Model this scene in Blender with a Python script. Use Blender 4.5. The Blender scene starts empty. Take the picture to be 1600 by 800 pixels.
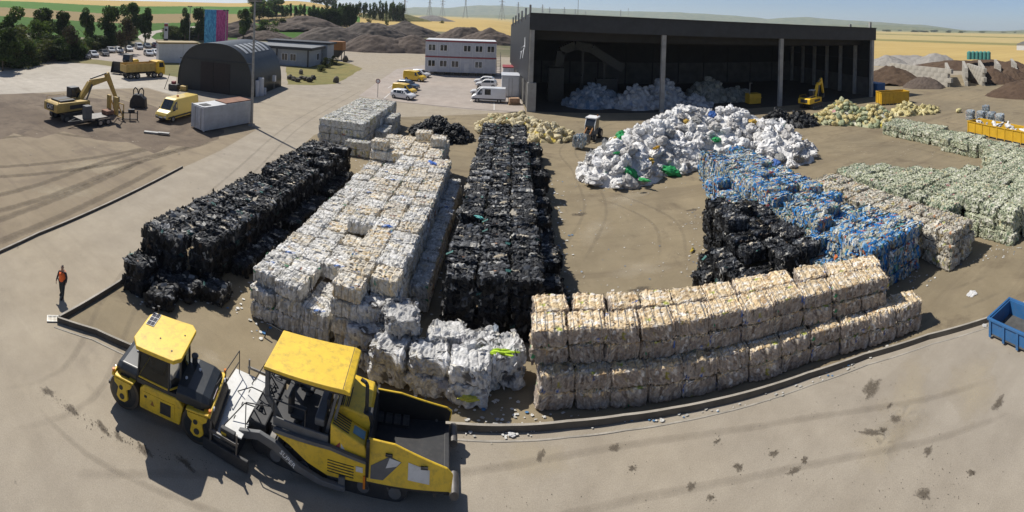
import bpy, bmesh, math, random
import numpy as np
from mathutils import Vector, Matrix, Euler
random.seed(7); RNG = np.random.default_rng(11)
SC = bpy.context.scene; COL = SC.collection
# ------------------------------------------------------------------ camera (cylindrical panorama from a drone), world, sun, exposure
F = 680.0; Y0 = 28.0; ROLL = math.radians(1.9); CH = 14.5
cd = bpy.data.cameras.new('camera'); cam = bpy.data.objects.new('camera', cd); COL.objects.link(cam)
cd.type = 'PANO'; cd.panorama_type = 'CENTRAL_CYLINDRICAL'
cd.central_cylindrical_range_u_min = -800 / F; cd.central_cylindrical_range_u_max = 800 / F
cd.central_cylindrical_range_v_min = -(800 - Y0) / F; cd.central_cylindrical_range_v_max = Y0 / F
cd.central_cylindrical_radius = 1.0
cd.clip_start = 0.1; cd.clip_end = 60000
cr, sr = math.cos(ROLL), math.sin(ROLL)
cam.matrix_world = Matrix(((cr, -sr, 0, 0), (0, 0, -1, 0), (sr, cr, 0, CH), (0, 0, 0, 1)))
SC.camera = cam
SUN_AZ = math.radians(-62); SUN_EL = math.radians(52)
w = bpy.data.worlds.new('World'); SC.world = w; w.use_nodes = True
nt = w.node_tree; bg = nt.nodes['Background']
sky = nt.nodes.new('ShaderNodeTexSky'); sky.sky_type = 'NISHITA'; sky.sun_disc = False
sky.sun_elevation = SUN_EL; sky.sun_rotation = SUN_AZ; sky.dust_density = 0.5; sky.air_density = 0.55; sky.ozone_density = 4.0
nt.links.new(sky.outputs[0], bg.inputs[0]); bg.inputs[1].default_value = 0.10
sd = bpy.data.lights.new('sun', 'SUN'); sd.energy = 4.9; sd.angle = math.radians(0.5); sd.color = (1, .95, .865)
sun = bpy.data.objects.new('sun', sd); COL.objects.link(sun)
S = Vector((math.sin(SUN_AZ) * math.cos(SUN_EL), math.cos(SUN_AZ) * math.cos(SUN_EL), math.sin(SUN_EL)))
sun.rotation_euler = S.to_track_quat('Z', 'Y').to_euler(); sun.location = S * 60
SC.view_settings.view_transform = 'Standard'; SC.view_settings.look = 'None'
SC.view_settings.exposure = 0.1; SC.view_settings.gamma = 1.0; SC.view_settings.use_curve_mapping = False
SC.cycles.max_bounces = 8; SC.cycles.transparent_max_bounces = 8; SC.cycles.volume_bounces = 1
# ------------------------------------------------------------------ helpers
def P(x, y, z=0.0):
    """ground point (or point at height z) seen at photo pixel x, y"""
    th = (x - 800) / F; v = -(y - Y0) / F
    dx = math.sin(th) * cr - v * sr; dz = v * cr + math.sin(th) * sr; dy = math.cos(th)
    t = (z - CH) / dz
    return Vector((dx * t, dy * t, z))
def PD(x, y, D):
    th = (x - 800) / F; v = -(y - Y0) / F
    dx = math.sin(th) * cr - v * sr; dz = v * cr + math.sin(th) * sr; dy = math.cos(th)
    t = D / math.hypot(dx, dy)
    return Vector((dx * t, dy * t, CH + dz * t))
def lin(h):
    h = h.lstrip('#'); r = []
    for i in (0, 2, 4):
        c = int(h[i:i+2], 16) / 255; r.append(c / 12.92 if c <= .04045 else ((c + .055) / 1.055) ** 2.4)
    return tuple(r)
def c4(c): return (c[0], c[1], c[2], 1.0)
def newmat(name):
    m = bpy.data.materials.new(name); m.use_nodes = True
    return m, m.node_tree.nodes, m.node_tree.links, m.node_tree.nodes['Principled BSDF']
MATS = {}
def pm(name, col, rough=.6, metal=0.0, var=.25, scale=3.0, bump=0.0, bscale=20.0, col2=None, spec=.5, dirt=0.0, dcol=(.12, .1, .08), coat=0.0):
    """painted / plain material with noise variation, optional dirt and fine relief"""
    if name in MATS: return MATS[name]
    m, N, L, b = newmat(name)
    tc = N.new('ShaderNodeTexCoord'); n1 = N.new('ShaderNodeTexNoise'); n1.inputs['Scale'].default_value = scale; n1.inputs['Detail'].default_value = 6
    L.new(tc.outputs['Object'], n1.inputs['Vector'])
    if col2 is None: col2 = tuple(c * (1 - var) for c in col)
    mx = N.new('ShaderNodeMix'); mx.data_type = 'RGBA'
    rp = N.new('ShaderNodeValToRGB'); rp.color_ramp.elements[0].position = .35; rp.color_ramp.elements[1].position = .7
    L.new(n1.outputs['Fac'], rp.inputs[0]); L.new(rp.outputs[0], mx.inputs['Factor'])
    mx.inputs[6].default_value = c4(col); mx.inputs[7].default_value = c4(col2)
    out = mx.outputs[2]
    if dirt > 0:
        n2 = N.new('ShaderNodeTexNoise'); n2.inputs['Scale'].default_value = scale * 2.7; n2.inputs['Detail'].default_value = 10; n2.inputs['Roughness'].default_value = .7
        L.new(tc.outputs['Object'], n2.inputs['Vector'])
        r2 = N.new('ShaderNodeValToRGB'); r2.color_ramp.elements[0].position = .48; r2.color_ramp.elements[1].position = .75
        r2.color_ramp.elements[1].color = (dirt, dirt, dirt, 1)
        L.new(n2.outputs['Fac'], r2.inputs[0])
        m2 = N.new('ShaderNodeMix'); m2.data_type = 'RGBA'; L.new(r2.outputs[0], m2.inputs['Factor']); L.new(out, m2.inputs[6]); m2.inputs[7].default_value = c4(dcol)
        out = m2.outputs[2]
    L.new(out, b.inputs['Base Color']); b.inputs['Roughness'].default_value = rough; b.inputs['Metallic'].default_value = metal
    b.inputs['Specular IOR Level'].default_value = spec; b.inputs['Coat Weight'].default_value = coat
    if bump > 0:
        n3 = N.new('ShaderNodeTexNoise'); n3.inputs['Scale'].default_value = bscale; n3.inputs['Detail'].default_value = 5
        L.new(tc.outputs['Object'], n3.inputs['Vector'])
        bp = N.new('ShaderNodeBump'); bp.inputs['Strength'].default_value = bump; bp.inputs['Distance'].default_value = .05
        L.new(n3.outputs['Fac'], bp.inputs['Height']); L.new(bp.outputs[0], b.inputs['Normal'])
    MATS[name] = m; return m
def attrmat(name, rough=.45, var=.35, scale=14.0, bump=.4, spec=.4, transl=0.0, rnd=.25):
    """colour from the mesh's own face colours, varied per object and by fine noise"""
    if name in MATS: return MATS[name]
    m, N, L, b = newmat(name)
    at = N.new('ShaderNodeAttribute'); at.attribute_name = 'Col'
    tc = N.new('ShaderNodeTexCoord'); n1 = N.new('ShaderNodeTexNoise'); n1.inputs['Scale'].default_value = scale; n1.inputs['Detail'].default_value = 4
    L.new(tc.outputs['Object'], n1.inputs['Vector'])
    oi = N.new('ShaderNodeObjectInfo')
    mr = N.new('ShaderNodeMapRange'); mr.inputs[3].default_value = 1 - rnd; mr.inputs[4].default_value = 1 + rnd * .5; L.new(oi.outputs['Random'], mr.inputs[0])
    m2 = N.new('ShaderNodeMapRange'); m2.inputs[1].default_value = .3; m2.inputs[2].default_value = .7; m2.inputs[3].default_value = 1 - var; m2.inputs[4].default_value = 1 + var * .4; L.new(n1.outputs['Fac'], m2.inputs[0])
    mu = N.new('ShaderNodeMath'); mu.operation = 'MULTIPLY'; L.new(mr.outputs[0], mu.inputs[0]); L.new(m2.outputs[0], mu.inputs[1])
    vm = N.new('ShaderNodeVectorMath'); vm.operation = 'SCALE'; L.new(at.outputs['Color'], vm.inputs[0]); L.new(mu.outputs[0], vm.inputs['Scale'])
    L.new(vm.outputs[0], b.inputs['Base Color']); b.inputs['Roughness'].default_value = rough; b.inputs['Specular IOR Level'].default_value = spec
    if transl > 0:
        b.inputs['Subsurface Weight'].default_value = 0.0
        b.inputs['Transmission Weight'].default_value = 0.0
    if bump > 0:
        n3 = N.new('ShaderNodeTexNoise'); n3.inputs['Scale'].default_value = scale * 1.6; n3.inputs['Detail'].default_value = 3; n3.inputs['Distortion'].default_value = 1.5
        L.new(tc.outputs['Object'], n3.inputs['Vector'])
        bp = N.new('ShaderNodeBump'); bp.inputs['Strength'].default_value = bump; bp.inputs['Distance'].default_value = .06
        L.new(n3.outputs['Fac'], bp.inputs['Height']); L.new(bp.outputs[0], b.inputs['Normal'])
    MATS[name] = m; return m
class MB:
    """collects boxes, prisms, tubes and lathes into one mesh"""
    def __init__(s): s.v = []; s.f = []; s.m = []; s.mi = 0; s.sm = []
    def add(s, vs, fs, smooth=False):
        o = len(s.v); s.v.extend([tuple(v) for v in vs])
        for f in fs: s.f.append(tuple(i + o for i in f)); s.m.append(s.mi); s.sm.append(smooth)
        return s
    def box(s, x0, x1, y0, y1, z0, z1, M=None):
        vs = [(x, y, z) for z in (z0, z1) for y in (y0, y1) for x in (x0, x1)]
        if M is not None: vs = [M @ Vector(v) for v in vs]
        return s.add(vs, [(0, 2, 3, 1), (4, 5, 7, 6), (0, 1, 5, 4), (2, 6, 7, 3), (0, 4, 6, 2), (1, 3, 7, 5)])
    def prism(s, prof, a0, a1, axis='y', M=None):
        n = len(prof); vs = []
        for a in (a0, a1):
            for p, q in prof:
                vs.append({'y': (p, a, q), 'x': (a, p, q), 'z': (p, q, a)}[axis])
        if M is not None: vs = [M @ Vector(v) for v in vs]
        ar = sum(prof[i][0] * prof[(i+1) % n][1] - prof[(i+1) % n][0] * prof[i][1] for i in range(n))
        fl = (ar > 0) == (axis != 'y')
        fs = [tuple(range(n)) if not fl else tuple(range(n))[::-1], tuple(range(n, 2*n))[::-1] if not fl else tuple(range(n, 2*n))]
        for i in range(n):
            j = (i + 1) % n
            fs.append((i, j, n+j, n+i) if fl else (j, i, n+i, n+j))
        return s.add(vs, fs)
    def cyl(s, p0, p1, r, n=12, r1=None, cap=True, smooth=True):
        p0 = Vector(p0); p1 = Vector(p1); r1 = r if r1 is None else r1
        d = (p1 - p0).normalized(); a = d.orthogonal().normalized(); b = d.cross(a)
        vs = []
        for p, rr in ((p0, r), (p1, r1)):
            for i in range(n):
                t = 2 * math.pi * i / n; vs.append(p + a * math.cos(t) * rr + b * math.sin(t) * rr)
        s.add(vs, [(i, (i+1) % n, n + (i+1) % n, n + i) for i in range(n)], smooth)
        if cap: s.add(vs, [tuple(range(n))[::-1], tuple(range(n, 2*n))])
        return s
    def tube(s, pts, r, n=6):
        for a, b in zip(pts[:-1], pts[1:]):
            s.cyl(a, b, r, n)
        return s
    def loft(s, rings, smooth=True, cap=True):
        n = len(rings[0]); vs = [p for r in rings for p in r]; fs = []
        for k in range(len(rings) - 1):
            for i in range(n):
                j = (i+1) % n; fs.append((k*n+i, k*n+j, (k+1)*n+j, (k+1)*n+i))
        s.add(vs, fs, smooth)
        if cap: s.add(vs, [tuple(range(n))[::-1], tuple(range((len(rings)-1)*n, len(rings)*n))])
        return s
    def quad(s, a, b, c, d): return s.add([a, b, c, d], [(0, 1, 2, 3)])
    def mesh(s, name):
        me = bpy.data.meshes.new(name); me.from_pydata(s.v, [], s.f)
        if any(s.m): me.polygons.foreach_set('material_index', s.m)
        me.polygons.foreach_set('use_smooth', s.sm)
        me.update(); return me
def fixn(me):
    bm = bmesh.new(); bm.from_mesh(me); bmesh.ops.recalc_face_normals(bm, faces=bm.faces[:]); bm.to_mesh(me); bm.free()
def tag(o, label=None, cat=None, group=None, kind=None):
    if label: o['label'] = label
    if cat: o['category'] = cat
    if group: o['group'] = group
    if kind: o['kind'] = kind
    return o
def link(name, me, parent=None, loc=None, rz=0.0):
    o = bpy.data.objects.new(name, me); COL.objects.link(o)
    if parent is not None: o.parent = parent
    if loc is not None: o.location = loc
    if rz: o.rotation_euler[2] = rz
    return o
def part(name, mb, mats, parent=None, bev=0.0, fix=True, seg=2):
    me = mb.mesh(name)
    if fix: fixn(me)
    for m in (mats if isinstance(mats, (list, tuple)) else [mats]): me.materials.append(m)
    o = link(name, me, parent)
    if bev > 0:
        b = o.modifiers.new('edge', 'BEVEL'); b.width = bev; b.segments = seg; b.limit_method = 'ANGLE'; b.angle_limit = math.radians(40)
    return o
def thing(name, label, cat, loc=(0, 0, 0), rz=0.0, group=None):
    return tag(link(name, None, None, loc, rz), label, cat, group)
def dup(o, loc=None, rz=None, label=None, group=None, parent=None, scale=None):
    c = o.copy(); COL.objects.link(c); c.parent = parent
    if loc is not None: c.location = loc
    if rz is not None: c.rotation_euler[2] = rz
    if scale is not None: c.scale = scale if isinstance(scale, (tuple, list)) else (scale,) * 3
    if label: c['label'] = label
    if group: c['group'] = group
    for ch in list(o.children): dup(ch, parent=c)
    return c
def colattr(me, cols):
    """per-vertex colours as face colours' source"""
    a = me.color_attributes.new('Col', 'FLOAT_COLOR', 'POINT')
    a.data.foreach_set('color', np.concatenate([cols, np.ones((len(cols), 1))], 1).astype(np.float32).ravel())
def hashn(p, s=0):
    q = np.floor(p).astype(np.int64); h = (q[..., 0] * 374761393 + q[..., 1] * 668265263 + q[..., 2] * 2147483647 + s * 974711) & 0x7fffffff
    h = (h ^ (h >> 13)) * 1274126177 & 0x7fffffff
    return ((h ^ (h >> 16)) & 0xffff) / 65535.0
def vnoise(p, s=0):
    f = np.floor(p); t = p - f; t = t * t * (3 - 2 * t); r = 0
    for i in (0, 1):
        for j in (0, 1):
            for k in (0, 1):
                wgt = (t[..., 0] if i else 1 - t[..., 0]) * (t[..., 1] if j else 1 - t[..., 1]) * (t[..., 2] if k else 1 - t[..., 2])
                r = r + wgt * hashn(f + np.array([i, j, k]), s)
    return r
def fbm(p, o=4, s=0):
    r = 0; a = .5
    for i in range(o): r = r + a * vnoise(p * 2 ** i, s + i); a *= .5
    return r
# ------------------------------------------------------------------ setting: ground, fields, hills, paved areas
def gmat(name, a, b, stain=None, ss=.35, speck=.5, bump=.25, rough=.9, streak=0.0, sdir=0.0, sthr=.62, patch=.05, spots=0.0):
    m, N, L, bs = newmat(name)
    geo = N.new('ShaderNodeNewGeometry')
    def noise(scale, detail=6, rough_=.6, vec=None, dist=0.0):
        n = N.new('ShaderNodeTexNoise'); n.inputs['Scale'].default_value = scale; n.inputs['Detail'].default_value = detail; n.inputs['Roughness'].default_value = rough_; n.inputs['Distortion'].default_value = dist
        L.new(vec if vec else geo.outputs['Position'], n.inputs['Vector']); return n.outputs['Fac']
    def ramp(fac, p0, p1, c0=(0, 0, 0), c1=(1, 1, 1)):
        r = N.new('ShaderNodeValToRGB'); e = r.color_ramp.elements; e[0].position = p0; e[1].position = p1; e[0].color = c4(c0); e[1].color = c4(c1); L.new(fac, r.inputs[0]); return r.outputs[0]
    def mix(f, x, y, mode='MIX'):
        q = N.new('ShaderNodeMix'); q.data_type = 'RGBA'; q.blend_type = mode
        if isinstance(f, float): q.inputs['Factor'].default_value = f
        else: L.new(f, q.inputs['Factor'])
        for k, s in ((6, x), (7, y)):
            if isinstance(s, tuple): q.inputs[k].default_value = c4(s)
            else: L.new(s, q.inputs[k])
        return q.outputs[2]
    c = mix(ramp(noise(patch, 8, .62, dist=.6), .38, .64), a, b)
    c = mix(ramp(noise(.45, 8, .7), .3, .75, (.80, .80, .80), (1.12, 1.12, 1.12)), c, c, 'MULTIPLY') if False else c
    mm = mix(1.0, c, ramp(noise(.5, 9, .7), .3, .72, (.82, .81, .80), (1.1, 1.1, 1.1)), 'MULTIPLY')
    mm = mix(speck, mm, mix(1.0, mm, ramp(noise(26, 3, .7), .3, .7, (.78, .78, .78), (1.16, 1.16, 1.16)), 'MULTIPLY'))
    if streak > 0:
        mp = N.new('ShaderNodeMapping'); mp.inputs['Rotation'].default_value = (0, 0, sdir); mp.inputs['Scale'].default_value = (.04, .6, 1.0); L.new(geo.outputs['Position'], mp.inputs[0])
        mm = mix(ramp(noise(.9, 5, .65, mp.outputs[0], .8), .5, .75, (0, 0, 0), (streak,) * 3), mm, stain or b)
    if stain:
        mm = mix(ramp(noise(ss, 9, .72, dist=.5), sthr, sthr + .12, (0, 0, 0), (.75, .75, .75)), mm, stain)
    if spots > 0:
        mm = mix(ramp(noise(1.7, 4, .55), .70, .75, (0, 0, 0), (spots,) * 3), mm, tuple(x * .33 for x in a))
        mm = mix(ramp(noise(6.5, 3, .6), .72, .77, (0, 0, 0), (spots * .8,) * 3), mm, tuple(x * .3 for x in a))
    L.new(mm, bs.inputs['Base Color']); bs.inputs['Roughness'].default_value = rough; bs.inputs['Specular IOR Level'].default_value = .25
    bp = N.new('ShaderNodeBump'); bp.inputs['Strength'].default_value = bump; bp.inputs['Distance'].default_value = .04
    L.new(noise(7, 8, .75), bp.inputs['Height']); L.new(bp.outputs[0], bs.inputs['Normal'])
    return m
def fmat(name, a, b, sx=.01, sy=.25, rot=0.0, sc=1.0):
    m, N, L, bs = newmat(name)
    geo = N.new('ShaderNodeNewGeometry'); mp = N.new('ShaderNodeMapping'); mp.inputs['Rotation'].default_value = (0, 0, rot); mp.inputs['Scale'].default_value = (sx, sy, 1); L.new(geo.outputs['Position'], mp.inputs[0])
    n = N.new('ShaderNodeTexNoise'); n.inputs['Scale'].default_value = sc; n.inputs['Detail'].default_value = 6; L.new(mp.outputs[0], n.inputs['Vector'])
    n2 = N.new('ShaderNodeTexNoise'); n2.inputs['Scale'].default_value = .012; n2.inputs['Detail'].default_value = 6; L.new(geo.outputs['Position'], n2.inputs['Vector'])
    ad = N.new('ShaderNodeMath'); ad.operation = 'ADD'; L.new(n.outputs[0], ad.inputs[0]); L.new(n2.outputs[0], ad.inputs[1])
    mr = N.new('ShaderNodeMapRange'); mr.inputs[1].default_value = .75; mr.inputs[2].default_value = 1.25; L.new(ad.outputs[0], mr.inputs[0])
    q = N.new('ShaderNodeMix'); q.data_type = 'RGBA'; L.new(mr.outputs[0], q.inputs['Factor']); q.inputs[6].default_value = c4(a); q.inputs[7].default_value = c4(b)
    L.new(q.outputs[2], bs.inputs['Base Color']); bs.inputs['Roughness'].default_value = 1.0; bs.inputs['Specular IOR Level'].default_value = .1
    return m
def sst(a, b, x): t = np.clip((x - a) / (b - a), 0, 1); return t * t * (3 - 2 * t)
def hgt(x, y):
    x = np.asarray(x, float); y = np.asarray(y, float); d = np.hypot(x, y); az = np.degrees(np.arctan2(x, y))
    wl = sst(-16, -30, az) * sst(-150, -110, az); wm = sst(-38, -24, az) * sst(6, -4, az)
    z = wl * sst(150, 700, d) * 24 + wm * sst(170, 520, d) * 7 + wm * sst(170, 300, d) * 2
    return z + sst(900, 3000, d) * (np.sin(x * .0011) * np.cos(y * .0009)) * 5
GM = [gmat('rough_ground', (.20, .17, .11), (.10, .11, .05), ss=.1, speck=.3), fmat('green_crop', (.075, .15, .03), (.055, .115, .025), rot=.6), fmat('stubble', (.30, .22, .11), (.24, .19, .10), rot=.6),
      fmat('bright_green_crop', (.10, .20, .045), (.075, .16, .035), rot=.6), fmat('wheat', (.50, .37, .15), (.43, .31, .12), rot=-.4, sy=.12), fmat('wheat_far', (.48, .37, .17), (.40, .33, .15), rot=-.4, sy=.05),
      fmat('olive_crop', (.22, .20, .08), (.28, .25, .10), rot=-.4, sy=.05), fmat('far_land', (.16, .19, .10), (.34, .29, .14), sx=.0012, sy=.006)]
def build_ground():
    R = [0, 20, 40, 60, 80, 100, 120]
    while R[-1] < 26000: R.append(R[-1] * (1.008 if 180 < R[-1] < 620 else 1.03))
    A = np.radians(np.concatenate([np.concatenate([np.arange(-84, -18, .4), np.arange(-18, 84, .7)]), np.arange(84, 276, 8.0)])); nA = len(A)
    vs = []; fs = []; mi = []
    rr = np.array(R[1:]); X = np.outer(rr, np.sin(A)); Y = np.outer(rr, np.cos(A)); Z = hgt(X, Y) - .03
    vs = [(0, 0, -.03)] + list(zip(X.ravel(), Y.ravel(), Z.ravel()))
    def zone(d, az):
        az = (az + 180) % 360 - 180
        if az < -90 or az > 110: return 0 if d < 200 else 4
        if az < -20:
            d2 = d * (1 + .05 * math.sin(az * .21) + .002 * (az + 45))
            return 0 if d2 < 196 else 1 if d2 < 297 else 2 if d2 < 382 else 3 if d2 < 490 else 4
        if az < 2: return 0 if d < 290 else 4 if d < 900 else 5 if d < 2200 else 7
        d2 = d * (1 + .12 * math.sin(az * .09 + 1))
        return 0 if d2 < 142 else 4 if d2 < 470 else 6 if d2 < 560 else 5 if d2 < 980 else 6 if d2 < 1150 else 5 if d2 < 2000 else 7
    for k in range(nA):
        fs.append((0, 1 + k, 1 + (k + 1) % nA)); mi.append(0)
    for r in range(len(rr) - 1):
        for k in range(nA):
            k2 = (k + 1) % nA; o = 1 + r * nA
            fs.append((o + k, o + nA + k, o + nA + k2, o + k2)); mi.append(zone((rr[r] + rr[r+1]) / 2, math.degrees(A[k])))
    me = bpy.data.meshes.new('ground'); me.from_pydata(vs, [], fs); me.polygons.foreach_set('material_index', mi)
    fixn(me)
    for m in GM: me.materials.append(m)
    o = link('ground', me); o['kind'] = 'structure'
    if me.polygons[0].normal.z < 0: me.flip_normals()
build_ground()
def hills():
    prof = [(560, 20), (600, 16), (650, 11), (700, 12), (750, 8), (800, 10), (850, 13), (900, 14), (960, 17), (1050, 19), (1150, 24), (1200, 30), (1225, 28), (1262, 27), (1320, 32), (1375, 34), (1450, 40), (1510, 47), (1560, 49), (1600, 47), (1650, 44), (1700, 46), (1760, 52)]
    xs = np.arange(560, 1760, 4); ys = np.interp(xs, [p[0] for p in prof], [p[1] for p in prof])
    for nm, D, off, sc_ in (('hills', 7500, 0, 1.0), ('hills', 5200, 7, .6)):
        rings = []; cols = []
        for i, (x, y) in enumerate(zip(xs, ys)):
            th = (x - 800) / F; hz = Y0 + F * math.tan(ROLL) * math.sin(th)
            yy = hz - (hz - y) * sc_ * (1 if sc_ == 1 else .55 + .45 * math.sin(x * .013 + 2)) + 1.2 * (vnoise(np.array([x * .05, 0, D])) - .5)
            c = PD(x, yy, D); zc = max(c.z, 2); u = Vector((c.x, c.y, 0)).normalized()
            row = []
            for k, (dd, hf) in enumerate(((-1400, -.02), (-1000, .18), (-700, .42), (-400, .72), (-200, .9), (0, 1.0), (900, .6), (1800, -.02))):
                n = float(fbm(np.array([x * .03, k * .9, D * .01]), 3)) - .45
                p = u * (D + dd) ; row.append((p.x, p.y, zc * (hf + (n * .25 if 0 < k < 5 else 0))))
            rings.append(row)
        mb = MB(); n = len(rings[0]); vs = [p for r in rings for p in r]
        mb.add(vs, [(a * n + b, (a + 1) * n + b, (a + 1) * n + b + 1, a * n + b + 1) for a in range(len(rings) - 1) for b in range(n - 1)], True)
        o = part(nm, mb, fmat('hill_land', (.06, .09, .035), (.22, .21, .10), sx=.004, sy=.003)); o['kind'] = 'structure'
hills()
def sheet(name, pts, z, mat, kind='structure'):
    vs = [(p[0], p[1], z) for p in pts]
    bm = bmesh.new(); bv = [bm.verts.new(v) for v in vs]; f = bm.faces.new(bv); f.normal_update()
    if f.normal.z < 0: f.normal_flip()
    bmesh.ops.triangulate(bm, faces=bm.faces[:])
    me = bpy.data.meshes.new(name); bm.to_mesh(me); bm.free(); me.materials.append(mat)
    o = link(name, me); o['kind'] = kind; return o
def ragged(pts, amp=.9, step=1.2):
    rr = random.Random(21); o = []
    for a, b in zip(pts, pts[1:] + pts[:1]):
        n = max(1, int((b - a).length / step)); t_ = (b - a).normalized(); nn = Vector((-t_.y, t_.x, 0))
        for k in range(n): q = a.lerp(b, k / n); o.append(q + nn * amp * 2.4 * (float(fbm(np.array([q.x * .35, q.y * .35, .5]), 4, 3)) - .47))
    return o
def px(lst, z=0): return [P(x, y, z) for x, y in lst]
M_road = gmat('road_asphalt', (.342, .302, .245), (.358, .305, .225), stain=(.235, .20, .155), ss=.16, sthr=.60, speck=.8, spots=.6, streak=.42, sdir=.25, patch=.022)
M_pad = gmat('yard_concrete', (.285, .232, .148), (.226, .188, .126), stain=(.14, .11, .075), ss=.25, sthr=.545, speck=.6, streak=.6, sdir=1.2, spots=.35)
M_lot = gmat('dirt_lot', (.295, .242, .168), (.245, .198, .138), stain=(.17, .135, .10), ss=.13, sthr=.54, streak=.95, sdir=2.2, speck=.5, bump=.5, spots=.4)
M_soil = gmat('dark_soil', (.145, .112, .082), (.20, .158, .115), stain=(.095, .072, .055), ss=.3, sthr=.5, streak=.6, sdir=2.5, speck=.5, bump=.6)
M_slab = gmat('pale_concrete', (.46, .42, .36), (.40, .365, .31), stain=(.27, .23, .18), ss=.15, sthr=.6, streak=.3, sdir=.8)
M_park = gmat('parking_asphalt', (.40, .345, .30), (.35, .31, .275), stain=(.27, .235, .20), ss=.1, sthr=.62, speck=.4)
M_lawn = gmat('dry_lawn', (.25, .205, .075), (.17, .165, .055), stain=(.11, .125, .04), ss=.2, sthr=.52, bump=.6)
M_grass = gmat('verge_grass', (.14, .14, .05), (.20, .17, .07), stain=(.08, .10, .03), ss=.2, bump=.6)
KERB = [P(*p) for p in ((90, 503), (150, 522), (205, 547), (300, 582), (400, 612), (480, 633), (560, 650), (640, 664), (720, 672), (800, 674), (887, 668), (975, 658), (1050, 647), (1112, 635), (1200, 612), (1262, 591), (1350, 561), (1450, 530), (1547, 502))]
KR = KERB[-1]; KD = (KERB[-1] - KERB[-3]).normalized(); KERB_R = [KR, KR + KD * 20, KR + KD * 60]
KARM = [P(90, 503), P(200, 437), P(200, 437) + (P(200, 437) - P(90, 503)).normalized() * 8]
sheet('road', [(-160, -60), (160, -60), (160, 76), (75, 160), (-60, 160), (-160, 120)], 0.0, M_road)
KT = KARM[-1]
sheet('yard_pavement', [KERB[0]] + KERB[1:] + KERB_R[1:] + [(160, 60), (120, 74), (72, 99), (2, 99), (2.5, 68), (-8, 63), (-20, 57), (-22, 46), KT], .004, M_pad)
FK = [P(-60, 430), P(0, 395), P(60, 367), P(285, 262), P(345, 235), P(400, 203)]
sheet('dirt_lot', FK + px([(396, 192), (330, 160), (277, 152), (230, 138), (150, 140), (60, 146), (-40, 150), (-260, 230)]), .004, M_lot)
sheet('soil_patch', ragged(px([(-40, 150), (40, 144), (110, 150), (200, 158), (262, 172), (318, 192), (352, 203), (345, 218), (300, 232), (270, 228), (240, 240), (200, 222), (150, 218), (100, 205), (60, 216), (20, 208), (-30, 228), (-120, 240)])), .008, M_soil)
sheet('storage_pavement', px([(-120, 128), (0, 112), (100, 98), (150, 101), (200, 108), (275, 119), (277, 150), (230, 137), (150, 139), (60, 145), (-60, 149)]), .012, M_slab)
sheet('parking_pavement', px([(560, 150), (700, 168), (822, 178), (800, 120), (790, 105), (660, 102), (620, 108), (590, 128)]), .004, M_park)
sheet('lawn', ragged(px([(447, 104), (500, 101), (520, 94), (545, 99), (567, 107), (545, 120), (525, 131), (490, 133), (450, 132)]), .5), .008, M_lawn)
sheet('grass_verge', px([(85, 94), (125, 92), (150, 93), (190, 98), (250, 96), (280, 99), (280, 121), (200, 107), (150, 100), (100, 97)]), .016, M_grass)
sheet('car_park', px([(118, 95), (150, 97), (262, 97), (290, 82), (270, 70), (215, 72), (140, 84)]), .012, M_park)
# asphalt lane leading away past the totem
def lane(name, pts, wd, mat, z=.02):
    mb = MB(); L_ = []; R_ = []
    for i, p in enumerate(pts):
        a = pts[max(i-1, 0)]; b = pts[min(i+1, len(pts)-1)]; t = Vector((b[0]-a[0], b[1]-a[1], 0)).normalized(); n = Vector((-t.y, t.x, 0))
        q = Vector((p[0], p[1], 0)); l = q + n * wd / 2; r = q - n * wd / 2
        L_.append((l.x, l.y, float(hgt(l.x, l.y)) + z)); R_.append((r.x, r.y, float(hgt(r.x, r.y)) + z))
    for i in range(len(pts) - 1): mb.quad(R_[i], R_[i+1], L_[i+1], L_[i])
    o = part(name, mb, mat); o['kind'] = 'structure'; return o
lane('access_lane', [P(300, 74), P(262, 70), P(235, 66), P(225, 60), P(235, 55), P(262, 52), P(285, 51), P(330, 48)], 6.5, M_slab, .06)
# kerbs: pale concrete, real step
M_kerb = pm('kerb_concrete', (.40, .365, .31), .85, var=.35, scale=1.5, bump=.3, dirt=.5, dcol=(.2, .17, .13))
M_kface = pm('shade_toned_kerb_face', (.115, .10, .08), .9, var=.35, scale=2, bump=.3)  # dark tone paints the shade onto the kerb's upright faces
def kerb(name, pts, wd, h, mat):
    out = []
    for i in range(len(pts) - 1):
        a, b = Vector(pts[i]), Vector(pts[i+1]); n = max(1, int((b - a).length / 1.0))
        for k in range(n): out.append(a.lerp(b, k / n))
    out.append(Vector(pts[-1])); mb = MB(); rings = []
    for i, p in enumerate(out):
        t = (out[min(i+1, len(out)-1)] - out[max(i-1, 0)]).normalized(); n = Vector((-t.y, t.x, 0))
        jz = random.uniform(-.006, .006)
        rings.append([p + n*wd/2 + Vector((0, 0, -.02)), p + n*wd/2 + Vector((0, 0, h+jz)), p - n*wd/2*.85 + Vector((0, 0, h+jz)), p - n*wd/2 + Vector((0, 0, -.02))])
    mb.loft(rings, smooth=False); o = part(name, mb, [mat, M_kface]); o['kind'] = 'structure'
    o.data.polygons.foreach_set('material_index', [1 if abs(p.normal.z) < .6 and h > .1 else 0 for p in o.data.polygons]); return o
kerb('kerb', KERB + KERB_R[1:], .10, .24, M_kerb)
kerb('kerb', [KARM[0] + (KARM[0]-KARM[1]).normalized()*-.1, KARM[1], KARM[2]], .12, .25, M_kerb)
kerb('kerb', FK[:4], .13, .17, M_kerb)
def offs(pts, d):
    o = []
    for i, p in enumerate(pts):
        t = (Vector(pts[min(i+1, len(pts)-1)]) - Vector(pts[max(i-1, 0)])).normalized(); o.append(Vector(p) + Vector((t.y, -t.x, 0)) * d)
    return o
kerb('gutter_edge', offs(KERB + KERB_R[1:], .36), .07, .02, M_kerb)
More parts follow.
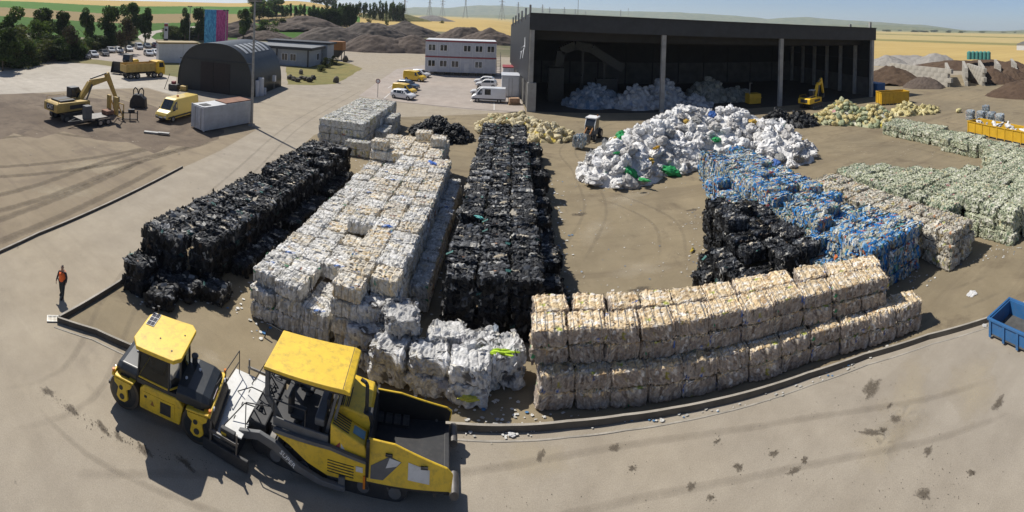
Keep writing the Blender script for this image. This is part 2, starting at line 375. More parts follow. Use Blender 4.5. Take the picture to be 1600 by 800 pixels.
# painted bay lines on the parking and a joint in the paving
M_paint = pm('road_paint', (.75, .74, .70), .7, var=.35, scale=6)
def stripe(a, b, wd, z=.02):
    a = Vector(a); b = Vector(b); t = (b - a).normalized(); n = Vector((-t.y, t.x, 0)) * wd / 2
    mb = MB(); mb.quad(*[(p.x, p.y, z) for p in (a - n, b - n, b + n, a + n)]); o = part('painted_line', mb, M_paint); o['kind'] = 'structure'
for a, b in (((772, 160), (772, 172)), ((600, 154), (609, 146)), ((606, 138), (622, 127)), ((735, 158), (745, 147))): stripe(P(*a), P(*b), .14)
M_seam = pm('paving_seam', (.13, .115, .10), .9)
def seam(pts, wd):
    mb = MB()
    for a, b in zip(pts[:-1], pts[1:]):
        a = P(*a); b = P(*b); t = (b - a).normalized(); n = Vector((-t.y, t.x, 0)) * wd / 2
        mb.quad(*[(p.x, p.y, .021) for p in (a - n, b - n, b + n, a + n)])
    o = part('paving_joint', mb, M_seam); o['kind'] = 'structure'
seam([(606, 158), (640, 161), (700, 167), (760, 172), (815, 175)], .18)
# drain grate at the kerb corner
t = thing('drain_grate', 'pale metal drain grate at the corner where the two kerbs meet', 'drain grate', P(84, 499), math.radians(60)); t.scale = (.62, .62, .8)
mg = MB(); mg.box(-.5, .5, -.32, -.27, .0, .07); mg.box(-.5, .5, .27, .32, .0, .07); mg.box(-.5, -.45, -.27, .27, 0, .07); mg.box(.45, .5, -.27, .27, 0, .07)
M_galv = pm('galvanised', (.34, .34, .33), .5, .6, var=.3, dirt=.5)
part('frame', mg, M_galv, t)
for k in range(9):
    mb = MB(); mb.box(-.40 + k*.1 - .018, -.40 + k*.1 + .018, -.27, .27, .015, .06); part('bar', mb, M_galv, t)

# soft marks on the paving: thin worn films whose cover fades at the rim and breaks up with noise
def softmat(name, col, strength, scale=3.0, lo=.38, hi=.62):
    m, N, L, b = newmat(name); at = N.new('ShaderNodeAttribute'); at.attribute_name = 'Col'; geo = N.new('ShaderNodeNewGeometry')
    n = N.new('ShaderNodeTexNoise'); n.inputs['Scale'].default_value = scale; n.inputs['Detail'].default_value = 8; n.inputs['Roughness'].default_value = .7; L.new(geo.outputs['Position'], n.inputs['Vector'])
    ad = N.new('ShaderNodeMath'); ad.operation = 'MULTIPLY_ADD'; ad.inputs[1].default_value = .62; L.new(at.outputs['Fac'], ad.inputs[0]); ad2 = N.new('ShaderNodeMath'); ad2.operation = 'MULTIPLY_ADD'; ad2.inputs[1].default_value = .9; ad2.inputs[2].default_value = -.38; L.new(n.outputs['Fac'], ad2.inputs[0]); L.new(ad2.outputs[0], ad.inputs[2])
    mr = N.new('ShaderNodeMapRange'); mr.inputs[1].default_value = lo; mr.inputs[2].default_value = hi; mr.inputs[3].default_value = 0; mr.inputs[4].default_value = strength; L.new(ad.outputs[0], mr.inputs[0])
    b.inputs['Base Color'].default_value = c4(col); b.inputs['Roughness'].default_value = .85; b.inputs['Specular IOR Level'].default_value = .25; L.new(mr.outputs[0], b.inputs['Alpha']); return m
M_tyremark = softmat('tyre_mark', (.20, .17, .132), .24, 1.1, .34, .85); M_rut = softmat('soil_rut', (.17, .138, .10), .62, 1.3, .30, .8); M_oil = softmat('oil_film', (.13, .108, .082), .72, 11.0, .30, .62); M_dusty = softmat('pale_dust', (.50, .43, .31), .55, .9, .30, .8)
def softstrip(name, pts, wd, mat, z=.0075):
    P_ = [Vector(p) for p in pts]; out = []
    for i in range(len(P_) - 1):
        n = max(1, int((P_[i+1] - P_[i]).length / .8))
        for k in range(n):                                           # Catmull-Rom so the tracks curve
            a, b, c, d = P_[max(i-1, 0)], P_[i], P_[i+1], P_[min(i+2, len(P_)-1)]; t = k / n
            out.append(.5 * ((2*b) + (c - a)*t + (2*a - 5*b + 4*c - d)*t*t + (3*b - a - 3*c + d)*t*t*t))
    out.append(P_[-1]); vs = []; cl = []; prof = (-.5, -.28, 0, .28, .5); al = (0, .75, 1, .75, 0); m = len(out)
    for i, p in enumerate(out):
        t = (out[min(i+1, m-1)] - out[max(i-1, 0)]).normalized(); nn = Vector((-t.y, t.x, 0)); e = min(1, i / 4, (m - 1 - i) / 4)
        for w_, a_ in zip(prof, al): q = p + nn * wd * w_; vs.append((q.x, q.y, z)); cl.append((a_ * e,) * 3)
    me = bpy.data.meshes.new(name); me.from_pydata(vs, [], [(i*5+k, i*5+k+1, (i+1)*5+k+1, (i+1)*5+k) for i in range(m-1) for k in range(4)]); colattr(me, np.array(cl)); me.materials.append(mat); o = link(name, me); o['kind'] = 'structure'; return o
def softspot(name, x, y, rx, ry, rot, mat, z=.0085):
    c = P(x, y); rng = np.random.default_rng(int(x) * 7 + int(y)); n = 28; vs = []; cl = []; fs = []
    for r_, a_ in ((0.0, 1), (.35, .85), (.7, .5), (1.0, 0)):
        for k in range(n): a = 2*math.pi*k/n; q = r_ * (1 + .16*math.sin(2*a + x) + .13*math.sin(3*a + x*1.7) + .12*math.sin(5*a + y) + .08*math.sin(8*a + x*.3)); u, v_ = math.cos(a)*rx*q, math.sin(a)*ry*q; vs.append((c.x + u*math.cos(rot) - v_*math.sin(rot), c.y + u*math.sin(rot) + v_*math.cos(rot), z)); cl.append((a_,) * 3)
    fs = [(r*n+k, r*n+(k+1) % n, (r+1)*n+(k+1) % n, (r+1)*n+k) for r in range(3) for k in range(n)]
    me = bpy.data.meshes.new(name); me.from_pydata(vs, [], fs); colattr(me, np.array(cl)); me.materials.append(mat); o = link(name, me); o['kind'] = 'structure'; return o
def pair(pts, gauge=1.7, wd=.42, mat=None):
    Q = px(pts)
    for s_ in (-1, 1):
        o_ = []
        for i, p in enumerate(Q): t = (Q[min(i+1, len(Q)-1)] - Q[max(i-1, 0)]).normalized(); o_.append(p + Vector((-t.y, t.x, 0)) * gauge / 2 * s_)
        softstrip('tyre_track', o_, wd, mat or M_tyremark)
pair([(-40, 640), (120, 600), (190, 470), (260, 380), (380, 270), (470, 190), (560, 140)]); pair([(40, 780), (300, 790), (620, 795), (960, 740), (1250, 690), (1500, 640), (1620, 600)]); pair([(60, 560), (90, 610), (160, 670), (260, 715), (400, 760), (700, 798)], 2.0, .3)
pair([(880, 420), (930, 330), (910, 270), (890, 230), (960, 190), (1100, 185)]); pair([(1050, 430), (1040, 350), (960, 310), (900, 300)]); pair([(1290, 230), (1400, 225), (1480, 240), (1520, 250)]); pair([(1600, 420), (1560, 440), (1480, 470), (1420, 470)])
for k, pts in enumerate(([(-60, 330), (60, 300), (200, 250), (330, 215)], [(-60, 270), (80, 262), (220, 240), (340, 210)], [(-60, 215), (60, 205), (160, 190), (270, 195)], [(-60, 380), (100, 320), (250, 250)], [(0, 165), (80, 200), (180, 212), (300, 205)], [(20, 150), (60, 180), (150, 200)], [(180, 150), (210, 160), (240, 175), (262, 200)])): pair(pts, 2.2, 1.0, M_rut)
for a in ((980, 310, 3.2, 1.6, .4), (930, 360, 2.6, 1.4, .8), (1000, 420, 2.4, 1.2, 0), (450, 520, 1.6, .8, .2), (1420, 620, 2.8, 1.2, .3), (1520, 600, 2.4, 1.4, .1), (1380, 690, 2.0, .9, 0), (840, 720, 1.8, .8, 0), (150, 260, 5, 2, .9), (100, 300, 4, 1.8, .9), (330, 560, 1.2, .5, .3)): softspot('dust_patch', *a, M_dusty, .0065)
# ------------------------------------------------------------------ bales
def smoothbox(sx, sy, sz, step, r=.12):
    """rounded box as a welded grid: verts, faces"""
    nx, ny, nz = (max(2, round(s / step)) for s in (sx, sy, sz)); idx = {}; vs = []; fs = []
    def vid(i, j, k):
        if (i, j, k) not in idx: idx[(i, j, k)] = len(vs); vs.append((i / nx - .5, j / ny - .5, k / nz - .5))
        return idx[(i, j, k)]
    for i in range(nx):
        for j in range(ny):
            fs.append((vid(i, j, 0), vid(i, j+1, 0), vid(i+1, j+1, 0), vid(i+1, j, 0))); fs.append((vid(i, j, nz), vid(i+1, j, nz), vid(i+1, j+1, nz), vid(i, j+1, nz)))
    for i in range(nx):
        for k in range(nz):
            fs.append((vid(i, 0, k), vid(i+1, 0, k), vid(i+1, 0, k+1), vid(i, 0, k+1))); fs.append((vid(i, ny, k), vid(i, ny, k+1), vid(i+1, ny, k+1), vid(i+1, ny, k)))
    for j in range(ny):
        for k in range(nz):
            fs.append((vid(0, j, k), vid(0, j, k+1), vid(0, j+1, k+1), vid(0, j+1, k))); fs.append((vid(nx, j, k), vid(nx, j+1, k), vid(nx, j+1, k+1), vid(nx, j, k+1)))
    v = np.array(vs) * np.array([sx, sy, sz]); h = np.array([sx, sy, sz]) / 2 - r
    q = np.clip(v, -h, h); d = v - q; n = np.linalg.norm(d, axis=1, keepdims=True); nn = d / np.maximum(n, 1e-6)
    return q + nn * r, nn, fs
def pick(pal, n, rng):
    cs = np.array([p[1] for p in pal]); wt = np.array([p[0] for p in pal], float)
    return cs[rng.choice(len(cs), n, p=wt / wt.sum())]
def bale_mesh(name, pal, seed, size=(1.32, 1.08, .74), cell=.16, amp=.05, straps=5, shreds=160, shred=(.05, .16), mat=None, step=.065, aniso=(1.25, 1.25, .55), taniso=(.5, 1.5, 1), tuft=.06, toppal=None, bulge=0.0, lay=.02, warp=.26):
    rng = np.random.default_rng(seed); sx, sy, sz = size
    pal = [(w_ * float(rng.lognormal(0, .45)), c_) for w_, c_ in pal]
    v, nrm, fs = smoothbox(sx, sy, sz, step)
    n = int(2 * (sx*sy + sx*sz + sy*sz) / cell ** 2)
    f = rng.integers(0, len(v), n); seeds = v[f] + rng.normal(0, cell * .3, (n, 3)); off = rng.normal(0, 1, n); cols = pick(pal, n, rng)
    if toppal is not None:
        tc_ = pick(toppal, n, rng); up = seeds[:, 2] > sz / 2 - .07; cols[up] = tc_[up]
    an = np.where(np.abs(nrm[:, 2:3]) > .6, np.array([taniso]), np.array([aniso])); wob = (np.stack([vnoise(v * 9, seed), vnoise(v * 9 + 50, seed), vnoise(v * 9 + 90, seed)], 1) - .5) * cell * .9
    d2 = (((v + wob)[:, None, :] - seeds[None]) * an[:, None, :]) ** 2
    D = d2.sum(2); o = np.argsort(D, 1)[:, :2]; d_1 = np.sqrt(np.take_along_axis(D, o[:, :1], 1)[:, 0]); d_2 = np.sqrt(np.take_along_axis(D, o[:, 1:2], 1)[:, 0])
    edge = np.clip((d_2 - d_1) / (cell * .8), 0, 1)
    disp = amp * (off[o[:, 0]] * .45 + (edge - .5) * 1.1) + .03 * (fbm(v * 6, 3, seed) - .5) + lay * (vnoise(np.where(nrm[:, 2:3] > .6, v * np.array([2.2, 11, 2]), v * np.array([11, 11, 2.2])) + seed, seed) - .5)
    if bulge: disp = disp + bulge * (1 - (np.abs(v[:, 2]) / (sz / 2)) ** 2)
    if straps:
        xs = (np.arange(straps) + .5) / straps * sx - sx / 2 + rng.normal(0, .02, straps)
        g = np.exp(-((v[:, 0][:, None] - xs[None]) / .035) ** 2).max(1); disp = disp - .045 * g
    lean = np.array([rng.normal(0, .04), rng.normal(0, .04), 0])
    vv = v + nrm * disp[:, None] + lean * (v[:, 2:3] / sz)
    wv = np.stack([fbm(v * 1.3 + 7 * a_ + seed, 2, seed + a_) - .37 for a_ in (1, 2, 3)], 1); wv[:, 2] *= .55 * (v[:, 2] / sz + .5); vv = vv + wv * warp
    c = cols[o[:, 0]] * (.82 + .3 * rng.random((len(v), 1)))
    vl = [tuple(p) for p in vv]; cl = list(c); fl = list(fs)
    for _ in range(shreds):                                       # loose flaps of film lying on or standing off the surface
        k = rng.integers(0, len(v)); p = vv[k]; nm = nrm[k]
        if nm[2] < -.5: continue
        t = (np.array([1, 0, 0]) if nm[2] > .6 else np.array([0, 0, 1])) + rng.normal(0, .35, 3); t = t - nm * t.dot(nm); t /= np.linalg.norm(t) + 1e-6; b = np.cross(nm, t)
        L_ = rng.uniform(*shred); W_ = L_ * rng.uniform(.2, .5); up = rng.uniform(.0, tuft); q = p + nm * .012
        pts = [q - t*L_/2 - b*W_/2, q + t*L_/2*.9 - b*W_/2*rng.uniform(.3, 1), q + t*L_/2 + b*W_/2 + nm*up, q - t*L_/2*.8 + b*W_/2 + nm*up*rng.uniform(.3, 1.3)]
        i0 = len(vl); vl += [tuple(x) for x in pts]; fl.append((i0, i0+1, i0+2, i0+3))
        pp = toppal if (toppal is not None and nm[2] > .6) else pal
        cc = pick(pp, 1, rng)[0] * rng.uniform(.8, 1.15); cl += [cc] * 4
    me = bpy.data.meshes.new(name); me.from_pydata([(x, y, z + sz / 2) for x, y, z in vl], [], fl)
    colattr(me, np.array(cl)); me.materials.append(mat); me.update(); return me
W = lambda *p: [(a, lin(b)) for a, b in p]
PAL = dict(
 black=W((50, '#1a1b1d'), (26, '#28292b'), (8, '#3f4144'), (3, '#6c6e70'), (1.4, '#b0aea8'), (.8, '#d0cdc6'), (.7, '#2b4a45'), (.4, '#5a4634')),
 blacktop=W((44, '#26272a'), (24, '#3c3e41'), (13, '#5c5f63'), (6, '#85878a'), (3, '#bdbab2'), (1.2, '#d8cdb8'), (.6, '#3f6b66'), (.3, '#b08a70')),  # paler greys paint the sheen onto the black bale tops
 white=W((40, '#dcd9d2'), (22, '#c9c6bf'), (14, '#e9e7e3'), (10, '#b3b0a8'), (8, '#d8cdb6'), (.35, '#4f9a6d'), (.35, '#4a70ae'), (.2, '#b8784f'), (1.5, '#98958f')),
 cream=W((36, '#ddd5c6'), (24, '#d3c6ae'), (14, '#e6e2d8'), (9, '#b8b0a0'), (6, '#d8bf93'), (.3, '#55907a'), (.3, '#4a70ae'), (.2, '#a86d42'), (2, '#99948a')),
 tan=W((34, '#ada093'), (24, '#9f9184'), (16, '#bcb0a2'), (10, '#8b7d70'), (6, '#d6cec4'), (3, '#75675b'), (1.2, '#e4e2de'), (.5, '#2c5fae'), (.4, '#3c8a5d'), (.3, '#a9a13e')),
 tantop=W((34, '#e0caa6'), (20, '#d6bd94'), (20, '#e9dac0'), (6, '#c6a981'), (9, '#efe9df'), (4, '#a98f70'), (.8, '#b9bd5e'), (.4, '#2c5fae')),  # tops paler than the sides: sun and shade put into the film colours
 blue=W((21, '#2f78b9'), (17, '#4d8fc6'), (12, '#9dbacd'), (17, '#bfbcaa'), (12, '#9fa69e'), (3.6, '#c8703f'), (8, '#cbbf9e'), (4, '#5f9a90'), (2, '#2a5688'), (13, '#d8d8d2'), (1.0, '#a8504a')),
 green=W((30, '#b2b59c'), (18, '#9fa588'), (18, '#c6c7b0'), (8, '#8a9279'), (10, '#dad8c8'), (3, '#72836b'), (4, '#c2bc98'), (1.0, '#6a9277'), (.7, '#cc9694')),
 mixed=W((30, '#c5bfb0'), (20, '#b3ab9c'), (16, '#d6d2c6'), (10, '#968e80'), (8, '#c9b78f'), (3, '#a3a660'), (2, '#b4825a'), (2, '#7d8f86'), (2, '#86817a')),
 stream=W((34, '#dad8d0'), (18, '#c8c5bb'), (28, '#e6e4de'), (4, '#aaa9a1'), (5, '#d9d0a4'), (3, '#abb8b8'), (1.0, '#c9b84a'), (.8, '#4e76a0'), (.5, '#a8503c'), (1, '#7d886e')),
 grey=W((30, '#cccbc8'), (20, '#bbbab8'), (22, '#dddcda'), (6, '#98979a'), (8, '#d9d4c8'), (3, '#62605e'), (3, '#8f9aa6')),
 bluegrey=W((26, '#a3a9aa'), (20, '#b6bab8'), (14, '#8c9aa4'), (10, '#c8c8c2'), (4, '#4a76a4'), (4, '#b59a88'), (4, '#5b6b74')))
MB_film = attrmat('white_plastic_film', rough=.5, var=.25, bump=.45, spec=.45, rnd=.14)
MB_black = attrmat('black_plastic_film', rough=.48, var=.4, bump=.55, spec=.4, rnd=.25)
MB_dull = attrmat('dull_plastic_film', rough=.7, var=.32, bump=.45, spec=.3, rnd=.16)
KIND = {}
def kinds(key, base, pal, mat, n=4, **kw):
    KIND[key] = [bale_mesh(base, PAL[pal], 100 + hash(key) % 50 * 0 + sum(map(ord, key)) * 7 + i, mat=mat, **kw) for i in range(n)]
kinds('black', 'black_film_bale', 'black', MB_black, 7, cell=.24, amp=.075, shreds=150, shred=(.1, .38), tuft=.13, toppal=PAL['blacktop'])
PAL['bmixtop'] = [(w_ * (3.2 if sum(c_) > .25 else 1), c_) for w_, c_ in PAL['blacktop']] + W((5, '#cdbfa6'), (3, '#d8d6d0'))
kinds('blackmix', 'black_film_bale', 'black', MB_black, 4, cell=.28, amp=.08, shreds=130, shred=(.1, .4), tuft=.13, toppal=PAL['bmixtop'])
kinds('white', 'white_film_bale', 'white', MB_film, 8, cell=.2, amp=.045, shreds=60, shred=(.08, .3), lay=.07)
kinds('cream', 'cream_film_bale', 'cream', MB_film, 7, cell=.16, amp=.035, shreds=80, shred=(.08, .26), lay=.06)
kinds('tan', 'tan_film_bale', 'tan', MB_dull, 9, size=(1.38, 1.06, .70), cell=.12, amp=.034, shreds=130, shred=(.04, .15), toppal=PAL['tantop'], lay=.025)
kinds('blue', 'blue_net_bale', 'blue', MB_dull, 8, cell=.25, amp=.06, shreds=240, shred=(.1, .4), tuft=.09, aniso=(1.5, 1.5, .4), taniso=(.35, 1.6, 1))
kinds('green', 'green_film_bale', 'green', MB_dull, 8, cell=.18, amp=.065, shreds=170, shred=(.08, .26), tuft=.09)
kinds('mixed', 'mixed_plastic_bale', 'mixed', MB_dull, 6, cell=.2, amp=.065, shreds=130, shred=(.08, .24), tuft=.08)
kinds('stream', 'mixed_plastic_bale', 'stream', MB_dull, 4, cell=.19, amp=.045, shreds=90, shred=(.08, .22))
kinds('grey', 'grey_film_bale', 'grey', MB_film, 5, cell=.3, amp=.1, shreds=45, shred=(.1, .3), tuft=.12, straps=4, bulge=.05, aniso=(1, 1, .6), taniso=(.9, 1, 1), warp=.42)
kinds('bluegrey', 'mixed_plastic_bale', 'bluegrey', MB_dull, 3, cell=.15, amp=.06, shreds=240)
NAME = dict(black='black_film_bale', blackmix='black_film_bale', white='white_film_bale', cream='cream_film_bale', tan='tan_film_bale', blue='blue_net_bale', green='green_film_bale', mixed='mixed_plastic_bale', stream='mixed_plastic_bale', grey='grey_film_bale', bluegrey='mixed_plastic_bale')
SIZE = {k: (1.32, 1.08, .74) for k in NAME}; SIZE['tan'] = (1.38, 1.06, .70)
M_strap = pm('baling_strap', (.32, .31, .29), .5, .3, var=.3)
STRAP = {}
def strap_mesh(key):
    if key not in STRAP:
        sx, sy, sz = SIZE[key]; mb = MB(); h = sy / 2 + .012; wd = .012; pts = [(-h + .1, .0), (h - .1, .0), (h, .1), (h, sz - .1), (h - .1, sz + .012), (-h + .1, sz + .012), (-h, sz - .1), (-h, .1)]
        inn = [(p * .985, .006 + q * .985) for p, q in pts]; n = len(pts)
        vs = [(x, p, q) for x in (-wd, wd) for p, q in pts] + [(x, p, q) for x in (-wd, wd) for p, q in inn]
        fs = []
        for i in range(n):
            j = (i + 1) % n; fs += [(i, j, n+j, n+i), (i, 2*n+i, 2*n+j, j), (n+i, n+j, 3*n+j, 3*n+i)]
        mb.add(vs, fs); me = mb.mesh('strap'); me.materials.append(M_strap); STRAP[key] = me
    return STRAP[key]
rk = random.Random(9)
def bale(key, x, y, z, rz=0.0, label='', group=None, sc=None, tilt=0.0, straps=False, size=None):
    if key == 'black' and rk.random() < .22: key = 'blackmix'
    o = link(NAME[key], random.choice(KIND[key]), None, (x, y, z))
    fl = random.choice((0, math.pi))
    o.rotation_euler = (random.gauss(0, .012) + tilt, random.gauss(0, .012), rz + fl + random.gauss(0, .045))
    s = size or (1, 1, 1)
    o.scale = (s[0] * random.uniform(.95, 1.06), s[1] * random.uniform(.95, 1.06), s[2] * random.uniform(.96, 1.05))
    tag(o, label, 'bale', group)
    if straps:
        for k in (-.36, -.12, .12, .36): link('strap', strap_mesh(key), o, (k * SIZE[key][0], 0, 0))
    return o
def stack(key, xs, ys, hts, label, group, size=(1, 1, 1), rz=0.0, org=(0, 0), jit=.04, drop=0.0, keyf=None, strapf=None, hide=0, cover=0):
    """bales on a grid xs * ys with hts(i, j) layers; those buried on every side are left out"""
    sz = SIZE[key][2] * size[2]; H_ = {(i, j): int(hts(i, j)) for i in range(len(xs)) for j in range(len(ys))}
    c, s_ = math.cos(rz), math.sin(rz); n = 0
    for (i, j), h in H_.items():
        for k in range(h):
            if k < h - 1 and all(H_.get(q, 0) > k for q in ((i-1, j), (i+1, j), (i, j-1)) if q[0] != (-1 if hide < 0 else len(xs) if hide > 0 else -9)): continue
            if cover and k < cover and j > 1: continue
            lx = xs[i] + random.gauss(0, jit); ly = ys[j] + random.gauss(0, jit)
            kk = keyf(i, j, k) if keyf else key
            bale(kk, org[0] + lx*c - ly*s_, org[1] + lx*s_ + ly*c, k * sz + .006, rz, label if isinstance(label, str) else label(kk), group if isinstance(group, str) else group(kk), size=size, straps=bool(strapf and strapf(i, j, k))); n += 1
    return n
AR = lambda a, b, st: list(np.arange(a, b, st))
rj = random.Random(3)
# black row along the road
tall = {(i, j): 3 if rj.random() < .93 else 2 for i in range(3) for j in range(20)}
def hB(i, j): return 0 if (i == 2 and j < 1) else tall[(i, j)]
stack('black', [-17.3, -15.95, -14.6], AR(16.6, 37.5, 1.1), hB, 'black plastic film bale packed in the long row beside the open road', 'black bales in the row beside the road', size=(1, 1, 1.06), hide=-1)
stack('black', [-13.45], AR(18.6, 36, 1.15), lambda i, j: 1 if (j * 7) % 5 else 0, 'black plastic film bale lying low along the foot of the row beside the road', 'black bales at the foot of the roadside row', size=(.85, 1, .95))
for (x, y, z, rz, l) in ((-16.5, 14.7, 0, .15, 'lower black bale of the pair standing by the end of the kerb'), (-16.55, 14.75, .76, .1, 'upper black bale of the pair standing by the end of the kerb'),
                         (-17.2, 15.75, 0, .4, 'black bale wedged between the kerb end pair and the roadside row'), (-14.85, 14.75, 0, .5, 'single black bale with a cream strip lying alone on the pavement before the roadside row'),
                         (-15.5, 15.9, 0, .2, 'black bale lying flat behind the single cream-striped black bale'), (-13.2, 16.9, 0, .1, 'black bale at the pavement corner facing the white bale block'), (-14.5, 16.2, 0, -.1, 'black bale in the bottom layer at the front end of the roadside row')):
    bale('black', x, y, z, rz, l, 'loose black bales before the roadside row')
# white block
def hC(i, j):
    if i < 2: return 3
    if i == 2: return 2 if j < 2 else (3 if j < 5 else 4)
    return 4 if 2 <= j else (0 if i == 4 and j < 1 else 4)
LBL_C = {'white': 'white plastic film bale in the wide block between the two black rows', 'cream': 'cream plastic film bale in the wide block between the two black rows'}
stack('white', [-10.6, -9.25, -7.9, -6.5, -5.15], AR(17.6, 35, 1.1), hC, lambda k: LBL_C[k], lambda k: k + ' bales of the wide white block', keyf=lambda i, j, k: 'cream' if (i >= 2 and rj.random() < .45) or rj.random() < .08 else 'white', strapf=lambda i, j, k: j == 0, hide=-1)
stack('white', [-4.06], AR(21.2, 35.5, 1.1), lambda i, j: 2, 'white plastic film bale in the low ledge flanking the wide white block', 'white bales of the low ledge', size=(.72, 1, .95))
stack('cream', [-10.6, -9.1, -7.6, -6.1], AR(35.3, 39.5, 1.35), lambda i, j: 4 if (i + j) % 5 else 5, 'cream plastic film bale in the raised stack closing the back of the white block', 'cream bales of the raised rear stack', size=(1.1, 1.2, 1.02))
# black centre row
tallD = {(i, j): 4 if rj.random() < .94 else 3 for i in range(3) for j in range(28)}
stack('black', [-2.0, -.45, 1.1], AR(20.1, 48.8, 1.25), lambda i, j: tallD[(i, j)], 'black plastic film bale in the tall row beside the open pavement', 'black bales of the tall centre row', size=(1.1, 1.14, .93), hide=-1, cover=1)
stack('black', [2.45], AR(21.6, 46, 1.12), lambda i, j: 2 if (j * 5) % 7 < 4 else (3 if (j % 6) == 0 else 1), 'black plastic film bale in the uneven lower course edging the tall row', 'black bales edging the tall row', size=(.95, 1, .97), jit=.12)
# mixed block behind the roadside row
stack('stream', [-19.2, -17.9, -16.6, -15.3], AR(43.0, 56, 1.1), lambda i, j: 4, 'pale mixed plastic bale in the tall block by the parking entrance', 'mixed bales of the block by the parking', size=(1, 1, 1.02), hide=-1)
stack('stream', [-13.95], AR(46.5, 53, 1.1), lambda i, j: 2 if j < 3 else 3, 'pale mixed plastic bale in the low course edging the block by the parking', 'mixed bales edging the block by the parking')
stack('stream', [-15.6, -14.3], AR(41.6, 42.6, 1.1), lambda i, j: 2, 'pale mixed plastic bale on the low step before the block by the parking', 'mixed bales on the low step')
# grey bulging bales between the paver and the tan wall
E_ = [(-4.35, 16.7, 0, .1), (-4.3, 16.75, .74, .0), (-2.75, 16.75, 0, .05), (-2.75, 16.8, .72, -.1), (-1.15, 16.55, 0, .1), (-1.1, 16.6, .74, .05), (-5.6, 17.2, 0, -.2), (-5.5, 17.3, .74, -.1),
      (-4.4, 17.9, 0, .1), (-4.3, 17.85, .74, .2), (-4.1, 17.6, 1.46, .25), (-2.5, 17.95, 0, 0), (-2.3, 17.9, .74, .1), (-.9, 17.8, 0, 0), (-.8, 17.75, .74, .2), (-5.5, 17.9, 1.4, .5), (.1, 17.4, 0, .3), (.15, 17.4, .72, .5)]
EL = ['grey bulging bale at the bottom of the stack beside the paver hopper', 'grey bulging bale on top of the stack beside the paver exhaust', 'flattened grey bale on the pavement opposite the paver hopper', 'crumpled grey bale on top of the flattened one opposite the hopper',
      'grey bale with a yellowish base standing before the lime patch', 'grey bale under the lime green film', 'grey bale hidden low behind the paver roof', 'grey bale rising above the paver roof', 'grey bale low in the second rank behind the paver engine',
      'grey bale mid height in the second rank behind the paver engine', 'topmost loose grey bale of the bulging stack', 'low grey bale in the second rank behind the hopper', 'sagging grey bale in the second rank behind the hopper', 'low grey bale behind the lime green film', 'grey bale topped with lime green film',
      'grey bale leaning on the front of the wide white block', 'pale grey bale low against the end of the tan wall', 'pale grey bale at half height against the end of the tan wall']
for (x, y, z, rz), l in zip(E_, EL): bale('grey', x, y, z + .01, rz + rj.uniform(-.2, .2), l, 'grey bulging bales before the paver', straps=False, tilt=rj.uniform(-.09, .09), size=(1.08, 1.06, 1.02))
# tan wall along the curved kerb
TW = [P(*p) for p in ((838, 645), (910, 641), (1010, 634), (1110, 616), (1155, 605), (1250, 575), (1305, 560), (1440, 515))]
def along(pts, s):
    for a, b in zip(pts[:-1], pts[1:]):
        L_ = (b - a).length
        if s <= L_: return a.lerp(b, s / L_), (b - a).normalized()
        s -= L_
    return pts[-1] + (pts[-1] - pts[-2]).normalized() * s, (pts[-1] - pts[-2]).normalized()
TL = sum((b - a).length for a, b in zip(TW[:-1], TW[1:]))
nlow = 12; st = TL / nlow
for k in range(nlow):
    p, tdir = along(TW, (k + .5) * st); n = Vector((-tdir.y, tdir.x, 0)); rz = math.atan2(tdir.y, tdir.x)
    sc_ = (st / 1.37, 1.02, 1)
    for lay in range(2):
        q = p + n * .53
        bale('tan', q.x, q.y, lay * .70 + .006, rz, 'tan plastic bale in the two lower courses facing the curved kerb', 'tan bales of the lower courses', size=sc_, straps=(lay == 1))
    if k < nlow - 1:
        for row in range(3):
            for lay in (2, 3):
                if row == 2 and lay == 3: continue
                if row == 2: continue
                if lay == 2 and row == 1: continue
                q = p + n * (.92 + row * 1.06) + tdir * (.18 * row - .25)
                if lay == 3: lb, gr = ('tan plastic bale in the front rank along the top of the curved wall', 'tan bales topping the front rank') if row == 0 else ('tan plastic bale in the rear rank along the top of the curved wall', 'tan bales topping the rear rank')
                else: lb, gr = 'tan plastic bale in the third course of the curved wall', 'tan bales of the third course'
                bale('tan', q.x, q.y, lay * .70 + .008 + row * .03, rz, lb, gr, size=sc_, straps=(row == 0))
    q = p + n * 1.9 + tdir * .1
    if k in (0, nlow - 2):
        for lay in (0, 1, 2): bale('tan', q.x, q.y, lay * .70 + .006, rz, 'tan plastic bale closing an end of the curved wall', 'tan bales at the wall ends', size=sc_)
# black stack beyond the tan wall
hG = {(0, 0): 2, (1, 0): 2, (2, 0): 3, (3, 0): 3, (0, 1): 2, (1, 1): 3, (2, 1): 3, (3, 1): 3, (0, 2): 2, (1, 2): 3, (2, 2): 3, (3, 2): 3, (0, 3): 1, (1, 3): 4, (2, 3): 3, (3, 3): 3, (0, 4): 0, (1, 4): 4, (2, 4): 4, (3, 4): 3, (0, 5): 0, (1, 5): 4, (2, 5): 3, (3, 5): 3}
stack('black', [11.9, 13.25, 14.6, 15.95], [19.6, 20.75, 21.9, 23.05, 24.2, 25.35], lambda i, j: hG.get((i, j), 0), 'black plastic film bale in the stepped stack between the tan wall and the blue bales', 'black bales of the stepped stack', jit=.1)
bale('black', 10.9, 21.8, 0, .6, 'loose black bale shedding yellow scraps at the foot of the stepped stack', 'black bales of the stepped stack')
